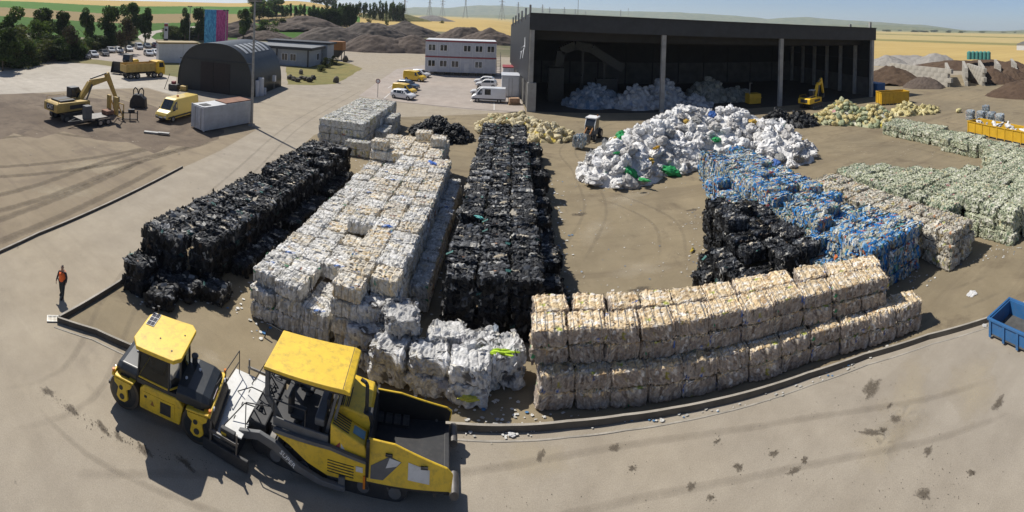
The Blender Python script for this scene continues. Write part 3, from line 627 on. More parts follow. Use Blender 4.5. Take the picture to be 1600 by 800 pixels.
# blue block
tallH = {(i, j): 4 if rj.random() < .8 else 3 for i in range(3) for j in range(20)}
stack('blue', [18.1, 19.6, 21.1], AR(16.2, 37, 1.12), lambda i, j: tallH[(i, j)], 'blue net bale in the long colourful block', 'blue bales of the long block', size=(1.08, 1.02, .92), jit=.06, hide=1)
stack('blue', [16.75], AR(16.6, 33, 1.14), lambda i, j: 2 if (j % 5) != 3 else 3, 'blue net bale in the low course edging the colourful block', 'blue bales of the low course', size=(.95, 1, .9), jit=.1)
# beige mixed rows beyond
stack('mixed', [23.2, 24.6], AR(14.4, 27, 1.12), lambda i, j: 3, 'beige mixed plastic bale in the row between the blue and the green bales', 'beige bales between blue and green', jit=.08, hide=1)
# green mass
GP = [(25.9, 28), (28.9, 28.2), (32.4, 21), (36.2, 17.6), (43.6, 22.5), (45.8, 38.7), (50, 40.5), (49.3, 32), (47, 23), (45.3, 18), (43, 9), (30, 9.5), (27.2, 12.2), (26, 18)]
def inside(p, poly):
    r = False; n = len(poly)
    for i in range(n):
        a, b = poly[i], poly[(i+1) % n]
        if (a[1] > p[1]) != (b[1] > p[1]) and p[0] < (b[0] - a[0]) * (p[1] - a[1]) / (b[1] - a[1]) + a[0]: r = not r
    return r
gx = AR(26.55, 53, 1.5); gy = AR(10.0, 41, 1.3)
def hJ(i, j):
    if not inside((gx[i], gy[j]), GP): return 0
    if gx[i] > 2.6 * gy[j] + 2: return 0
    return 2 if gx[i] > 42.5 and gy[j] > 17 else 3
stack('green', gx, gy, hJ, 'pale green film bale in the large angled mass beside the yellow skip', 'green bales of the angled mass', jit=.1, size=(1.12, 1.18, 1.04))
# small stack of blue-grey bales beyond the yellow skip
for (x, y, z) in ((1516, 186, 0), (1532, 188, 0), (1549, 190, 0), (1562, 193, 0), (1540, 182, 0)):
    p = P(x, y)
    for k in range(2): bale('bluegrey', p.x, p.y, k * .74, .3, 'blue-grey bale in the small stack behind the yellow skip', 'blue-grey bales behind the skip', size=(1.15, 1.15, 1.0))
p = P(1540, 186); bale('bluegrey', p.x, p.y, 1.5, .4, 'single bale crowning the small blue-grey stack behind the yellow skip', 'blue-grey bales behind the skip')
# ------------------------------------------------------------------ piles of bags and heaps
def blob_mesh(name, pal, seed, mat, size=(1, .85, .7), amp=.22, ncol=5, sub=3, rgh=.2, shreds=0):
    rng = np.random.default_rng(seed); bm = bmesh.new(); bmesh.ops.create_icosphere(bm, subdivisions=sub, radius=.5)
    v = np.array([p.co[:] for p in bm.verts]); n = v / .5
    seeds = rng.normal(0, 1, (26, 3)); seeds /= np.linalg.norm(seeds, axis=1, keepdims=True); off = rng.normal(0, 1, 26)
    D = ((n[:, None] - seeds[None]) ** 2).sum(2); o = np.argsort(D, 1)[:, :2]; e = np.sqrt(np.take_along_axis(D, o[:, 1:2], 1)[:, 0]) - np.sqrt(np.take_along_axis(D, o[:, :1], 1)[:, 0])
    r = 1 + amp * (off[o[:, 0]] * .35 + np.clip(e * 2.2, 0, 1) - .55) + .10 * (fbm(n * 3.1 + seed, 3, seed) - .5) + rgh * (fbm(n * 8 + seed, 2, seed + 5) - .37)
    vv = v * r[:, None] * np.array(size); 
    for i, p in enumerate(bm.verts): p.co = vv[i]
    me = bpy.data.meshes.new(name); bm.to_mesh(me); bm.free()
    base = pick(pal, 1, rng)[0]; cs = np.clip(base * (1 + rng.normal(0, .07, (26, 1))), 0, 1); acc = pick(pal, 26, rng); use = rng.random(26) < .03; cs[use] = acc[use]
    vc = cs[o[:, 0]]
    if shreds:
        vl = [tuple(p) for p in vv]; fl = [tuple(p.vertices) for p in me.polygons]; cl = list(vc)
        for _ in range(shreds):
            k = rng.integers(len(n)); p = vv[k]; nm = n[k]; t = np.cross(nm, rng.normal(0, 1, 3)); t /= np.linalg.norm(t) + 1e-6; b = np.cross(nm, t); s_ = rng.uniform(.06, .17); i0 = len(vl); up = nm * s_ * rng.uniform(.2, 1.2)
            vl += [tuple(p - t*s_), tuple(p + b*s_*.5), tuple(p + t*s_*.7 + up), tuple(p - b*s_*.4 + up*.7)]; fl.append((i0, i0+1, i0+2, i0+3)); cl += [vc[k] * rng.uniform(.85, 1.1)] * 4
        me = bpy.data.meshes.new(name); me.from_pydata(vl, [], fl); vc = np.array(cl)
    colattr(me, vc); me.materials.append(mat); return me
def pile(bagname, heapname, pal, mat, lobes, spacing, bsize, label, heaplabel, group, cat='bag', nmax=260, seed=1, nvar=8, heapcat='waste heap', amp=.22, heapamp=.35, smin=.75, smax=1.2, accents=(), bshred=22):
    rng = np.random.default_rng(seed)
    def hz(x, y):
        z = 0.0
        for cx, cy, rx, ry, h in lobes:
            d = math.hypot((x - cx) / rx, (y - cy) / ry)
            if d < 1: z = max(z, h * (1 - d ** 1.35))
        return z
    x0 = min(l[0] - l[2] for l in lobes); x1 = max(l[0] + l[2] for l in lobes); y0 = min(l[1] - l[3] for l in lobes); y1 = max(l[1] + l[3] for l in lobes)
    ms = [blob_mesh(bagname, pal[:max(2, len(pal) - 3)], seed * 31 + i, mat, (1, .85 + .1 * (i % 3), .72), amp, shreds=bshred) for i in range(nvar)]; am = [blob_mesh(bagname, [(1, lin(h_))], seed * 37 + i, mat, (1, .8, .6), amp) for i, (h_, n_) in enumerate(accents)]
    st_ = .22 if (x1 - x0) < 14 else .3
    gx_ = np.arange(x0 - .6, x1 + .6, st_); gy_ = np.arange(y0 - .6, y1 + .6, st_); Z = np.array([[hz(x, y) for x in gx_] for y in gy_])
    X, Y = np.meshgrid(gx_, gy_); nn = fbm(np.stack([X * 1.1, Y * 1.1, X * 0], -1), 4, seed) - .45
    Zd = np.where(Z > .05, Z * .9 + nn * heapamp * 1.6 + .35 * (hashn(np.stack([X * 2.6, Y * 2.6, X * 0], -1), seed) - .5) - .08, -.12)
    mb_v = np.stack([X, Y, Zd], -1).reshape(-1, 3); nx_ = len(gx_); ny_ = len(gy_)
    fs = []
    for j in range(ny_ - 1):
        for i in range(nx_ - 1):
            if max(Z[j, i], Z[j+1, i], Z[j, i+1], Z[j+1, i+1]) > .02: a = j * nx_ + i; fs.append((a, a + 1, a + 1 + nx_, a + nx_))
    me = bpy.data.meshes.new(heapname); me.from_pydata([tuple(v) for v in mb_v], [], fs); me.materials.append(mat)
    cells = np.floor(mb_v * 1.6); idx = (hashn(cells, seed) * 997).astype(int); lut = pick(pal, 1000, rng); colattr(me, lut[idx % 1000])
    h = link(heapname, me); tag(h, heaplabel, heapcat, kind='stuff')
    cnt = 0; pts = []; tries = 0
    while cnt < nmax and tries < nmax * 60:
        tries += 1; x = rng.uniform(x0, x1); y = rng.uniform(y0, y1); z = hz(x, y)
        if z <= .12: continue
        if any((x - a) ** 2 + (y - b) ** 2 + (z - c) ** 2 < spacing ** 2 for a, b, c in pts): continue
        pts.append((x, y, z)); cnt += 1
        s_ = bsize * rng.uniform(smin, smax)
        ac = int(rng.integers(len(accents))) if accents and rng.random() < .09 else -1; o = link(bagname if ac < 0 else 'coloured_sack', ms[rng.integers(nvar)] if ac < 0 else am[ac], None, (x, y, max(z * .95 + .02, s_ * .28))); o.rotation_euler = (rng.normal(0, .5), rng.normal(0, .5), rng.uniform(0, 6.28)); o.scale = (s_ * rng.uniform(.85, 1.3), s_ * rng.uniform(.8, 1.1), s_ * rng.uniform(.75, 1.1))
        tag(o, label if ac < 0 else accents[ac][1] + ' plastic sack among the pale ones of the great heap', cat, group if ac < 0 else accents[ac][1] + ' sacks of the great heap')
    return cnt
PB = dict(white=W((60, '#dcdbd9'), (26, '#cbc9c6'), (8, '#e6e5e4'), (4, '#b3b0ac'), (.5, '#2f8a58'), (.5, '#45659c'), (.4, '#b4a25a')),
          yellow=W((30, '#c9bb92'), (22, '#d6caa8'), (14, '#b8a878'), (10, '#d9c25c'), (8, '#c6bfb0'), (3, '#8e8672'), (1, '#4f9a86')),
          black=W((60, '#1d1e20'), (20, '#303235'), (8, '#56585b'), (4, '#b8b6b2'), (1, '#8a4a4a')),
          green=W((24, '#b0b392'), (18, '#c4c09a'), (16, '#c9bb86'), (10, '#969f7e'), (8, '#d2cfbf'), (5, '#cfc052'), (2, '#c98f93'), (6, '#7b8b76')),
          cream=W((50, '#cbc08e'), (30, '#bdb07c'), (10, '#d8d0aa')),
          hallblue=W((40, '#8795a3'), (30, '#a9b2ba'), (14, '#5f7890'), (10, '#c2c6c8')), hallwhite=W((40, '#b4b7ba'), (30, '#a2a6aa'), (14, '#c6c8c9'), (8, '#8d9298'), (1, '#7a8aa0'), (1, '#b0a070')), hallgrey=W((40, '#8f9088'), (30, '#a8a79a'), (20, '#777a70')))  # hallwhite: greyer copy of white, the hall's shade put into the sack colour
M_bag = attrmat('white_sack', rough=.55, var=.18, bump=.5, spec=.35, scale=9, rnd=.10)
M_bagd = attrmat('dull_sack', rough=.7, var=.25, bump=.5, spec=.3, scale=9, rnd=.15)
pile('white_sack', 'white_sack_heap', PB['white'], M_bag, [(10.6, 40.0, 4.3, 3.6, 3.1), (15, 43.5, 6.5, 5, 4.1), (20, 46, 9, 6, 5.1), (24.5, 45, 7.5, 6.5, 5.0), (28.5, 41.5, 4.6, 6, 3.6)], .92, 1.42, 'bulging white plastic sack in the great white heap beside the blue bales', 'mass of crumpled white sacks in the great heap before the hall', 'white sacks of the great heap', nmax=285, seed=3, nvar=14, amp=.32, accents=(('#2c9a58', 'green'), ('#3a62a6', 'blue'), ('#c2a04a', 'amber'), ('#8a8a88', 'grey')))
pile('yellowish_sack', 'yellowish_sack_heap', PB['yellow'], M_bagd, [(1.2, 55.5, 5.5, 3.6, 2.3), (5, 53.2, 3.4, 2.6, 1.8), (-1.5, 57.5, 3, 3, 1.6)], .72, .92, 'rounded yellowish sack in the heap behind the tall black row', 'heap of yellowish sacks behind the tall black row', 'yellowish sacks behind the black row', nmax=110, seed=5)
pile('black_sack', 'black_sack_heap', PB['black'], MB_black, [(-8.6, 51.6, 3.0, 2.4, 2.4), (-6.4, 50.8, 2.4, 2.0, 1.9), (-10.3, 52.6, 2, 1.8, 1.1)], .55, .8, 'crumpled black plastic sheet bundle in the heap beside the yellowish sacks', 'heap of crumpled black film beside the yellowish sacks', 'black bundles by the yellowish sacks', cat='film bundle', nmax=80, seed=6, amp=.4)
pile('black_sack', 'black_sack_heap', PB['black'], MB_black, [(37.2, 52.5, 3.4, 2.6, 2.2), (40.3, 51, 3.2, 2.4, 1.9)], .6, .85, 'crumpled black plastic sheet bundle in the heap before the small excavator', 'heap of crumpled black film before the small excavator', 'black bundles by the small excavator', cat='film bundle', nmax=70, seed=8, amp=.4)
pile('green_sack', 'green_sack_heap', PB['green'], M_bagd, [(47.5, 49.5, 4.6, 4.0, 3.4), (50.2, 45.5, 4.0, 4.2, 2.9), (44.5, 50.5, 3, 2.5, 1.5)], .7, .92, 'greenish yellow sack in the heap before the yellow skip by the hall', 'heap of greenish yellow sacks before the hall corner', 'greenish sacks by the hall corner', nmax=150, seed=9)
pile('cream_sack', 'cream_sack_heap', PB['cream'], M_bagd, [(59.5, 46.2, 3.2, 2.4, 2.0), (62.6, 44.2, 3.0, 2.0, 1.4)], .75, 1.0, 'long cream sack in the small heap between the skip and the green bales', 'small heap of cream sacks near the yellow skip', 'cream sacks near the skip', nmax=45, seed=10)
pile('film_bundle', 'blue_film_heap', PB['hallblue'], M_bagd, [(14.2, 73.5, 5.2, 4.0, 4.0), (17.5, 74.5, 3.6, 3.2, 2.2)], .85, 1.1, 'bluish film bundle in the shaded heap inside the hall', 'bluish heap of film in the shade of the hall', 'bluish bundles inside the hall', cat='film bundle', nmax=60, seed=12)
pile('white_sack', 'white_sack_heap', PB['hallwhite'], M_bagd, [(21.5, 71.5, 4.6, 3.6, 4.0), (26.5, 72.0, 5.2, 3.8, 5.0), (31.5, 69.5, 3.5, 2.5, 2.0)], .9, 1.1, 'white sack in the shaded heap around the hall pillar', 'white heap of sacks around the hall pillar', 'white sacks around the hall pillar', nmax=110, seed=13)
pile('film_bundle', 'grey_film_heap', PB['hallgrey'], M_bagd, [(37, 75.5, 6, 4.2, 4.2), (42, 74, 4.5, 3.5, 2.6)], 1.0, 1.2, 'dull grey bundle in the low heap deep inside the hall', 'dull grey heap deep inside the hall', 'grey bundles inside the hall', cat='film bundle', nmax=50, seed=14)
# single sacks lying about
for x, y, l in ((1498, 176, 'single cream sack lying alone on the pavement before the block bays'),):
    o = link('cream_sack', blob_mesh('cream_sack', PB['cream'], 77, M_bagd), None, P(x, y) + Vector((0, 0, .4))); o.scale = (1.6, 1.1, 1.1); tag(o, l, 'bag')
# coloured film showing on bales
def filmpatch(name, colr, pts, z, wd, label, seed, drop=.6):
    pal = [(1, lin(colr))]; c = sum((Vector(p) for p in pts), Vector()) / len(pts); ext = max(((Vector(p) - c).length for p in pts), default=.1)
    me = blob_mesh(name, pal, seed, MB_film, (1, .62, .5), .55, sub=3); o = link(name, me, None, c); u = Vector(pts[-1]) - Vector(pts[0])
    o.rotation_euler = (0, 0, math.atan2(u.y, u.x)); o.scale = (ext * 2 + .45 * wd, .55 * wd, .55 * wd); tag(o, label, 'plastic scrap'); return o
filmpatch('lime_film', '#b4d62f', [P(755, 541, 1.5), P(765, 545, 1.5), P(775, 548, 1.5), P(788, 553, 1.35), P(793, 560, 1.1)], 1.4, 1.0, 'bright lime green film draped over the grey bales', 41)
filmpatch('yellow_film', '#c9c64a', [P(725, 620, .5), P(735, 622, .5), P(742, 625, .4)], .4, .8, 'yellowish film bulging from the foot of a grey bale', 42)
filmpatch('green_film', '#1f9a4d', [P(1043, 508, 2.35), P(1046, 514, 2.2), P(1052, 517, 2.1)], 1, .55, 'green film hanging over the edge of the tan wall', 43)
filmpatch('blue_film', '#2560b5', [P(674, 252, 3.2), P(677, 256, 3.0), P(680, 250, 3.2), P(672, 259, 2.8)], 1, .8, 'round blue film clump on the rear stack of the white block', 44)
filmpatch('blue_film', '#2c66b8', [P(604, 352, 2.95), P(610, 355, 2.9)], 1, .6, 'blue film clump on top of the cream bales', 45)
filmpatch('turquoise_film', '#6cc3bd', [P(745, 338, 2.85), P(752, 341, 2.8)], 1, .6, 'turquoise film scrap on top of the tall black row', 46)
filmpatch('green_film', '#25904f', [P(420, 477, .8), P(430, 480, .75), P(426, 484, .65)], 1, .6, 'green film bulging from the corner of the white block', 47)
filmpatch('blue_film', '#244f9c', [P(490, 505, .5), P(505, 512, .4), P(498, 508, .5), P(518, 512, .4)], 1, .9, 'dark blue film at the foot of the white block', 48)
filmpatch('green_film', '#2aa35a', [P(965, 238, 3.2), P(962, 240, 3.1)], 1, .8, 'green film bundle on the great white heap', 49)
filmpatch('green_film', '#1f9a4d', [P(1005, 281, .8), P(1012, 283, .7), P(1000, 278, .9)], 1, .9, 'green film bundle at the foot of the great white heap', 50)
filmpatch('amber_film', '#d3a02c', [P(1022, 233, 2.4), P(1030, 228, 2.5)], 1, .9, 'amber film bundle on the great white heap', 51)
filmpatch('yellow_scrap', '#d9c04a', [P(1083, 388, .15), P(1080, 393, .1)], 1, .5, 'yellow scraps beside the stepped black stack', 52)
def litter(n, pts, name, label, pal, s0, s1, seed, cat='litter', flat=True):
    rng = np.random.default_rng(seed); vs = []; fs = []; cl = []
    for _ in range(n):
        a, b, sd = pts[rng.integers(len(pts))]; c = Vector(a).lerp(Vector(b), rng.random()) + Vector((rng.normal(0, sd), rng.normal(0, sd), 0)); s = rng.uniform(s0, s1); r = rng.uniform(0, 6.28); i0 = len(vs)
        if flat:
            for k in range(5):
                q = s * rng.uniform(.6, 1.1); vs.append((c.x + math.cos(r + k*1.257)*q, c.y + math.sin(r + k*1.257)*q*.7, .03 + rng.uniform(0, .3*s)))
            fs.append(tuple(range(i0, i0+5))); cl += [pick(pal, 1, rng)[0]] * 5
        else:
            for dx, dy, dz in ((1, 0, 0), (-1, 0, 0), (0, 1, 0), (0, -1, 0), (0, 0, 1)): vs.append((c.x + dx*s*rng.uniform(.6, 1.1), c.y + dy*s*rng.uniform(.5, 1.1), .015 + dz*s*.7))
            fs += [(i0, i0+2, i0+4), (i0+2, i0+1, i0+4), (i0+1, i0+3, i0+4), (i0+3, i0, i0+4)]; cl += [pick(pal, 1, rng)[0]] * 5
    me = bpy.data.meshes.new(name); me.from_pydata(vs, [], fs); colattr(me, np.array(cl)); me.materials.append(M_bagd); return tag(link(name, me), label, cat, kind='stuff')
WL = W((6, '#d8d6d0'), (2, '#b9b6ae'), (1, '#4d7fae')); DL = W((3, '#4a3e30'), (2, '#382f26'), (1, '#6b5b46'))
litter(260, [(P(870, 300), P(1080, 420), 3.0), (P(880, 420), P(1050, 460), 2.0), (P(1290, 240), P(1500, 235), 2.5), (P(910, 285), P(1060, 290), 1.5)], 'litter', 'tiny pale plastic scraps scattered over the open yard', WL, .02, .07, 61)
litter(140, [(P(800, 700), P(1600, 640), 1.6), (P(1300, 720), P(1500, 760), 1.2)], 'dirt_clods', 'small dark clods of dirt on the front asphalt', DL, .006, .02, 62, 'dirt', False)
litter(200, [(P(65, 612), P(150, 665), .10), (P(150, 665), P(230, 705), .12), (P(230, 705), P(325, 730), .14)], 'dirt_clods', 'trail of dark clods left by tyres across the asphalt', DL, .006, .022, 63, 'dirt', False)
litter(120, [(P(1350, 600), P(1400, 690), .8), (P(1440, 770), P(1480, 740), .5), (P(720, 720), P(830, 780), .7)], 'dirt_clods', 'loose dark crumbs on the asphalt near the oil stains', DL, .006, .022, 64, 'dirt', False)
litter(420, [(P(330, 470), P(560, 530), .6), (P(690, 480), P(700, 300), .5), (P(560, 620), P(820, 645), .4), (P(890, 470), P(865, 280), .5), (P(215, 470), P(400, 445), .5), (P(560, 260), P(640, 215), .8)], 'litter', 'film scraps on the pavement between the bale rows', WL, .03, .13, 65)
litter(340, [(P(840, 648), P(1400, 533), .12), (P(720, 670), P(840, 668), .2), (P(1090, 440), P(1090, 330), .6), (P(1300, 440), P(1450, 436), .4), (P(1460, 415), P(1600, 385), .5)], 'litter', 'film scraps along the foot of the tan wall', WL, .03, .1, 66)
litter(160, [(P(60, 215), P(260, 230), 3), (P(330, 160), P(200, 180), 4)], 'litter', 'pale rubble scraps on the dark soil', W((1, '#a89c88'), (1, '#8c8070')), .04, .14, 67)
for x, y, l in ((1520, 459, 'torn white sheet lying on the yard near the blue skip'), (1538, 510, 'small white lump beside the kerb near the blue skip'), (800, 681, 'white scrap caught on the kerb beside the paver'), (332, 470, 'grey torn sheet lying in the shade of the black row')):
    o = link('plastic_scrap', blob_mesh('plastic_scrap', PB['white'], x, M_bag, (1, .7, .16), .6), None, P(x, y) + Vector((0, 0, .05))); o.scale = (.55 if y in (459, 470) else .3,) * 3; tag(o, l, 'plastic scrap')
# oil and damp stains with their own outline, thin films on the asphalt
def stain(x, y, rx, ry, rot=0.0): softspot('oil_stain', x, y, rx * 1.6, ry * 1.6, rot, M_oil)
for a in ((1362, 607, .5, .22, .3), (1362, 676, .42, .10, -.9), (1399, 655, .17, .14), (1380, 672, .11, .1), (1209, 709, .14, .1), (1241, 736, .22, .08, 0), (1443, 772, .17, .17, .5), (1518, 739, .1, .1), (1154, 730, .14, .12), (1390, 634, .1, .06), (1257, 719, .11, .1), (988, 652 + 80, .1, .08), (1120, 690, .12, .06), (1110, 778, .12, .07)):
    stain(*a); c_ = P(a[0], a[1]); litter(16, [(c_, c_, a[2] * .9)], 'oil_specks', 'dark specks splashed around an oil stain on the front asphalt', DL, .006, .022, int(a[0]), 'dirt', False)
for a in ((75, 612, .25, .12, .3), (112, 640, .3, .1, .2), (160, 668, .3, .1, .1), (185, 682, .2, .08, 0), (225, 703, .3, .1, 0), (290, 724, .3, .1, 0), (960, 700, .2, .1, 0), (1080, 760, .15, .1, 0), (845, 712, .2, .1, 1.2), (1000, 452, .5, .2, 0), (1082, 328, .4, .2, 0), (905, 335, .5, .25, 0), (1560, 630, .3, .15, 0), (1450, 705, .2, .1, 0)): stain(*a)
# ------------------------------------------------------------------ soil, gravel and compost heaps
def soilmat(name, a, b): return gmat(name, a, b, stain=tuple(x * .6 for x in a), ss=.5, sthr=.5, bump=1.0, speck=.9, patch=.12)
MS = dict(soil=soilmat('heap_soil', (.11, .085, .07), (.145, .115, .095)), slate=soilmat('heap_slate', (.105, .088, .076), (.135, .112, .096)), grass=soilmat('heap_grassy', (.20, .18, .075), (.13, .14, .055)), gravel=soilmat('heap_gravel', (.34, .32, .29), (.28, .265, .245)),
          compost=soilmat('heap_compost', (.085, .055, .038), (.115, .078, .052)), rubble=soilmat('heap_rubble', (.28, .265, .25), (.2, .19, .18)))
def heap(name, label, mat, c, rx, ry, h, seed, cat='soil heap', rot=0.0, p=1.5, rough=.34, group=None):
    gn = 64; xs_ = np.linspace(-1, 1, gn); X, Y = np.meshgrid(xs_, xs_); r = np.hypot(X, Y) * (1 + .35 * (fbm(np.stack([X * 1.6 + seed, Y * 1.6, X * 0], -1), 3, seed) - .45))
    Z = h * np.clip(1 - r ** p, -.1, 1) ; Z = np.where(Z > 0, Z * (1 + .5 * (fbm(np.stack([X * 2.4, Y * 2.4 + seed, X * 0], -1), 3, seed) - .5)) + rough * h * .45 * (fbm(np.stack([X * 11, Y * 11, X * 0], -1), 4, seed) - .45), -.3)
    vs = list(zip((X * rx).ravel(), (Y * ry).ravel(), Z.ravel())); fs = [(j*gn+i, j*gn+i+1, (j+1)*gn+i+1, (j+1)*gn+i) for j in range(gn-1) for i in range(gn-1) if max(Z[j, i], Z[j+1, i], Z[j, i+1], Z[j+1, i+1]) > -.2]
    me = bpy.data.meshes.new(name); me.from_pydata(vs, [], fs); me.materials.append(mat); me.polygons.foreach_set('use_smooth', [True] * len(me.polygons))
    o = link(name, me, None, c, rot); return tag(o, label, cat, group)
def hp_(x, yb): return P(x, yb) 
for i, (nm, lb, mt, x, yb, rx, ry, h, back) in enumerate((
    ('soil_heap', 'dark conical soil heap facing the road end beside the office', 'soil', 588, 82, 15, 10, 8.5, 8), ('soil_heap', 'slate grey soil heap behind the low building with the dark roof', 'slate', 520, 72, 18, 12, 9, 14), ('soil_heap', 'brown soil bank between the bushes and the slate heap', 'soil', 475, 60, 22, 14, 10, 20),
    ('soil_heap', 'brown soil heap closest to the modular office', 'soil', 645, 84, 15, 10, 7.5, 10), ('soil_heap', 'grey soil heap behind the dark conical heap', 'slate', 580, 66, 18, 12, 10.5, 22), ('soil_heap', 'grey soil heap behind the brown heap by the office', 'slate', 632, 66, 20, 12, 9, 25),
    ('grassy_bank', 'low bank overgrown with dry grass above the soil heaps', 'grass', 605, 45, 42, 18, 10, 20), ('rubble_heap', 'pale rubble heap beside the wheat field', 'rubble', 675, 46, 22, 14, 7.5, 20), ('soil_heap', 'dark soil bank rising behind the modular office', 'soil', 722, 70, 14, 10, 9.5, 14), ('soil_heap', 'long dark soil bank between the office and the hall', 'soil', 765, 74, 16, 9, 9, 14),
    ('soil_heap', 'brown earth bank by the bushes above the white wall', 'soil', 378, 66, 22, 10, 9, 26), ('soil_heap', 'earth heap beside the round green bush', 'soil', 415, 66, 12, 8, 5, 8), ('rubble_heap', 'small pointed rubble heap on the skyline by the tree line', 'rubble', 603, 30, 20, 14, 9, 20))):
    g = P(x, yb); u = Vector((g.x, g.y, 0)).normalized(); c = g + u * back; c.z = float(hgt(c.x, c.y)) - .1
    sc_ = 1.0
    heap(nm, lb, MS[mt], c, rx * 1.15, ry, h * .84, 20 + i, 'soil heap' if 'soil' in nm else ('rubble heap' if 'rubble' in nm else 'grass bank'), rot=-math.atan2(u.x, u.y))
for i, (nm, lb, mt, x, yb, rx, ry, h, back) in enumerate((
    ('compost_heap', 'dark compost heap against the outer wall of the hall', 'compost', 1394, 134, 9, 6, 5.2, 5), ('compost_heap', 'small grey brown heap on the pavement before the block bays', 'soil', 1443, 138, 5, 3.2, 3.4, 1.5), ('gravel_heap', 'long pale gravel heap at the edge of the wheat field', 'gravel', 1420, 103, 17, 9, 5.0, 8), ('gravel_heap', 'pointed pale gravel heap beside the long one', 'gravel', 1460, 105, 11, 7, 5.6, 8), ('gravel_heap', 'low pale gravel heap next to the hall corner', 'gravel', 1385, 104, 9, 6, 4.4, 6),
    ('compost_heap', 'compost heap filling the first block bay', 'compost', 1553, 131, 6, 5, 4.5, 3), ('compost_heap', 'compost heap filling the second block bay', 'compost', 1578, 128, 6, 5, 4.5, 3), ('compost_heap', 'compost heap filling the bay at the edge of the yard', 'compost', 1603, 126, 6, 5, 4.5, 3), ('compost_heap', 'broad compost heap spreading onto the pavement by the bays', 'compost', 1604, 152, 9, 5.5, 4.0, 2), ('compost_heap', 'long compost bank behind the block wall', 'compost', 1500, 112, 20, 7, 4.2, 10), ('compost_heap', 'long compost bank under the green tanks', 'compost', 1545, 112, 18, 7, 4.5, 10), ('compost_heap', 'tall compost heap behind the bays', 'compost', 1582, 116, 9, 6, 4.8, 6))):
    g = P(x, yb); u = Vector((g.x, g.y, 0)).normalized(); c = g + u * back
    heap(nm, lb, MS[mt], c, rx * 1.1, ry, h * .86, 60 + i, 'compost heap' if 'compost' in nm else 'gravel heap', rot=-math.atan2(u.x, u.y))
# ------------------------------------------------------------------ buildings
M_dark = pm('anthracite_cladding', (.030, .032, .036), .5, .2, var=.25, scale=.6, dirt=.15, dcol=(.08, .08, .08))
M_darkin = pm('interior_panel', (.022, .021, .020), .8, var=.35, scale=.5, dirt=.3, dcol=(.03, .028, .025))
M_conc = pm('grey_concrete', (.36, .35, .33), .85, var=.3, scale=.8, bump=.2, dirt=.4, dcol=(.2, .18, .15))
M_concd = pm('stained_concrete', (.10, .097, .088), .9, var=.4, scale=.6, bump=.3, dirt=.5, dcol=(.06, .055, .05))
M_glass = pm('window_glass', (.025, .03, .035), .08, var=.2, spec=.8)
M_white = pm('white_panel', (.62, .63, .64), .6, var=.12, scale=1.2, dirt=.15, dcol=(.35, .33, .3))
M_offw = pm('office_panel', (.50, .52, .56), .6, var=.15, scale=1.0, dirt=.2, dcol=(.3, .3, .3))
M_red = pm('red_trim', (.30, .055, .06), .6, var=.2)
M_frame = pm('white_frame', (.75, .75, .74), .5, var=.1)
# hall: open front, sloping flat roof
HF = [Vector((3.0, 67.9, 0)), Vector((68.9, 62.6, 0)), Vector((0.0, 100.5, 0)), Vector((72.0, 96, 0))]
def hl(u, v, z): a = HF[0].lerp(HF[1], u); b = HF[2].lerp(HF[3], u); p = a.lerp(b, v); return Vector((p.x, p.y, z))
def rooftop(u, v): return (15.35 - .75 * u) - 2.4 * v
hall = thing('sorting_hall', 'big open-fronted dark steel hall with pale concrete pillars', 'hall')
def slab(mb, a, b, z0a, z1a, th, n=None, z0b=None, z1b=None):
    """upright panel from a to b (ground points) between heights, th thick"""
    z0b = z0a if z0b is None else z0b; z1b = z1a if z1b is None else z1b
    a = Vector(a); b = Vector(b); t = Vector((b.x - a.x, b.y - a.y, 0)).normalized(); nn = Vector((-t.y, t.x, 0)) * th / 2
    vs = []
    for p, z0, z1 in ((a, z0a, z1a), (b, z0b, z1b)):
        for sgn in (-1, 1):
            q = p + nn * sgn; vs += [(q.x, q.y, z0), (q.x, q.y, z1)]
    mb.add(vs, [(0, 1, 3, 2), (4, 6, 7, 5), (0, 4, 5, 1), (2, 3, 7, 6), (1, 5, 7, 3), (0, 2, 6, 4)]); return mb
sheet('hall_floor', [hl(.0, .0, 0), hl(1, .0, 0), hl(1, 1, 0), hl(0, 1, 0)], .012, gmat('hall_concrete', (.075, .066, .055), (.06, .053, .044), stain=(.06, .05, .04), ss=.2, sthr=.5))  # dark floor colour deepens the shade inside the hall
mb = MB(); slab(mb, hl(-.002, 0, 0), hl(1.004, 0, 0), 12.75, 15.35, .5, z0b=12.0, z1b=14.6); part('fascia', mb, M_dark, hall)
mb = MB(); slab(mb, hl(-.002, -.012, 0), hl(1.004, -.012, 0), 15.3, 15.42, .3, z0b=14.55, z1b=14.67); part('parapet_cap', mb, M_dark, hall)
mb = MB(); v_ = [hl(0, .01, rooftop(0, .01) - .5), hl(1, .01, rooftop(1, .01) - .5), hl(1, 1, rooftop(1, 1) - .5), hl(0, 1, rooftop(0, 1) - .5)]; mb.add([tuple(p) for p in v_] + [(p.x, p.y, p.z + .3) for p in v_], [(0, 1, 2, 3), (4, 7, 6, 5), (0, 4, 5, 1), (1, 5, 6, 2), (2, 6, 7, 3), (3, 7, 4, 0)]); part('roof', mb, M_dark, hall)
mb = MB(); slab(mb, hl(0, .012, 0), hl(0, 1, 0), 4.3, 15.35, .3, z1b=12.95); lw = part('side_wall', mb, M_dark, hall)
mb = MB(); slab(mb, hl(.004, .02, 0), hl(.004, .98, 0), 0, 4.25, .2); part('added_low_wall', mb, M_concd, hall)  # added to close the open side and keep the sun out of the hall
mb = MB(); slab(mb, hl(1, .012, 0), hl(1, 1, 0), 0.0, 14.5, .3, z1b=12.2); part('side_wall', mb, M_dark, hall)
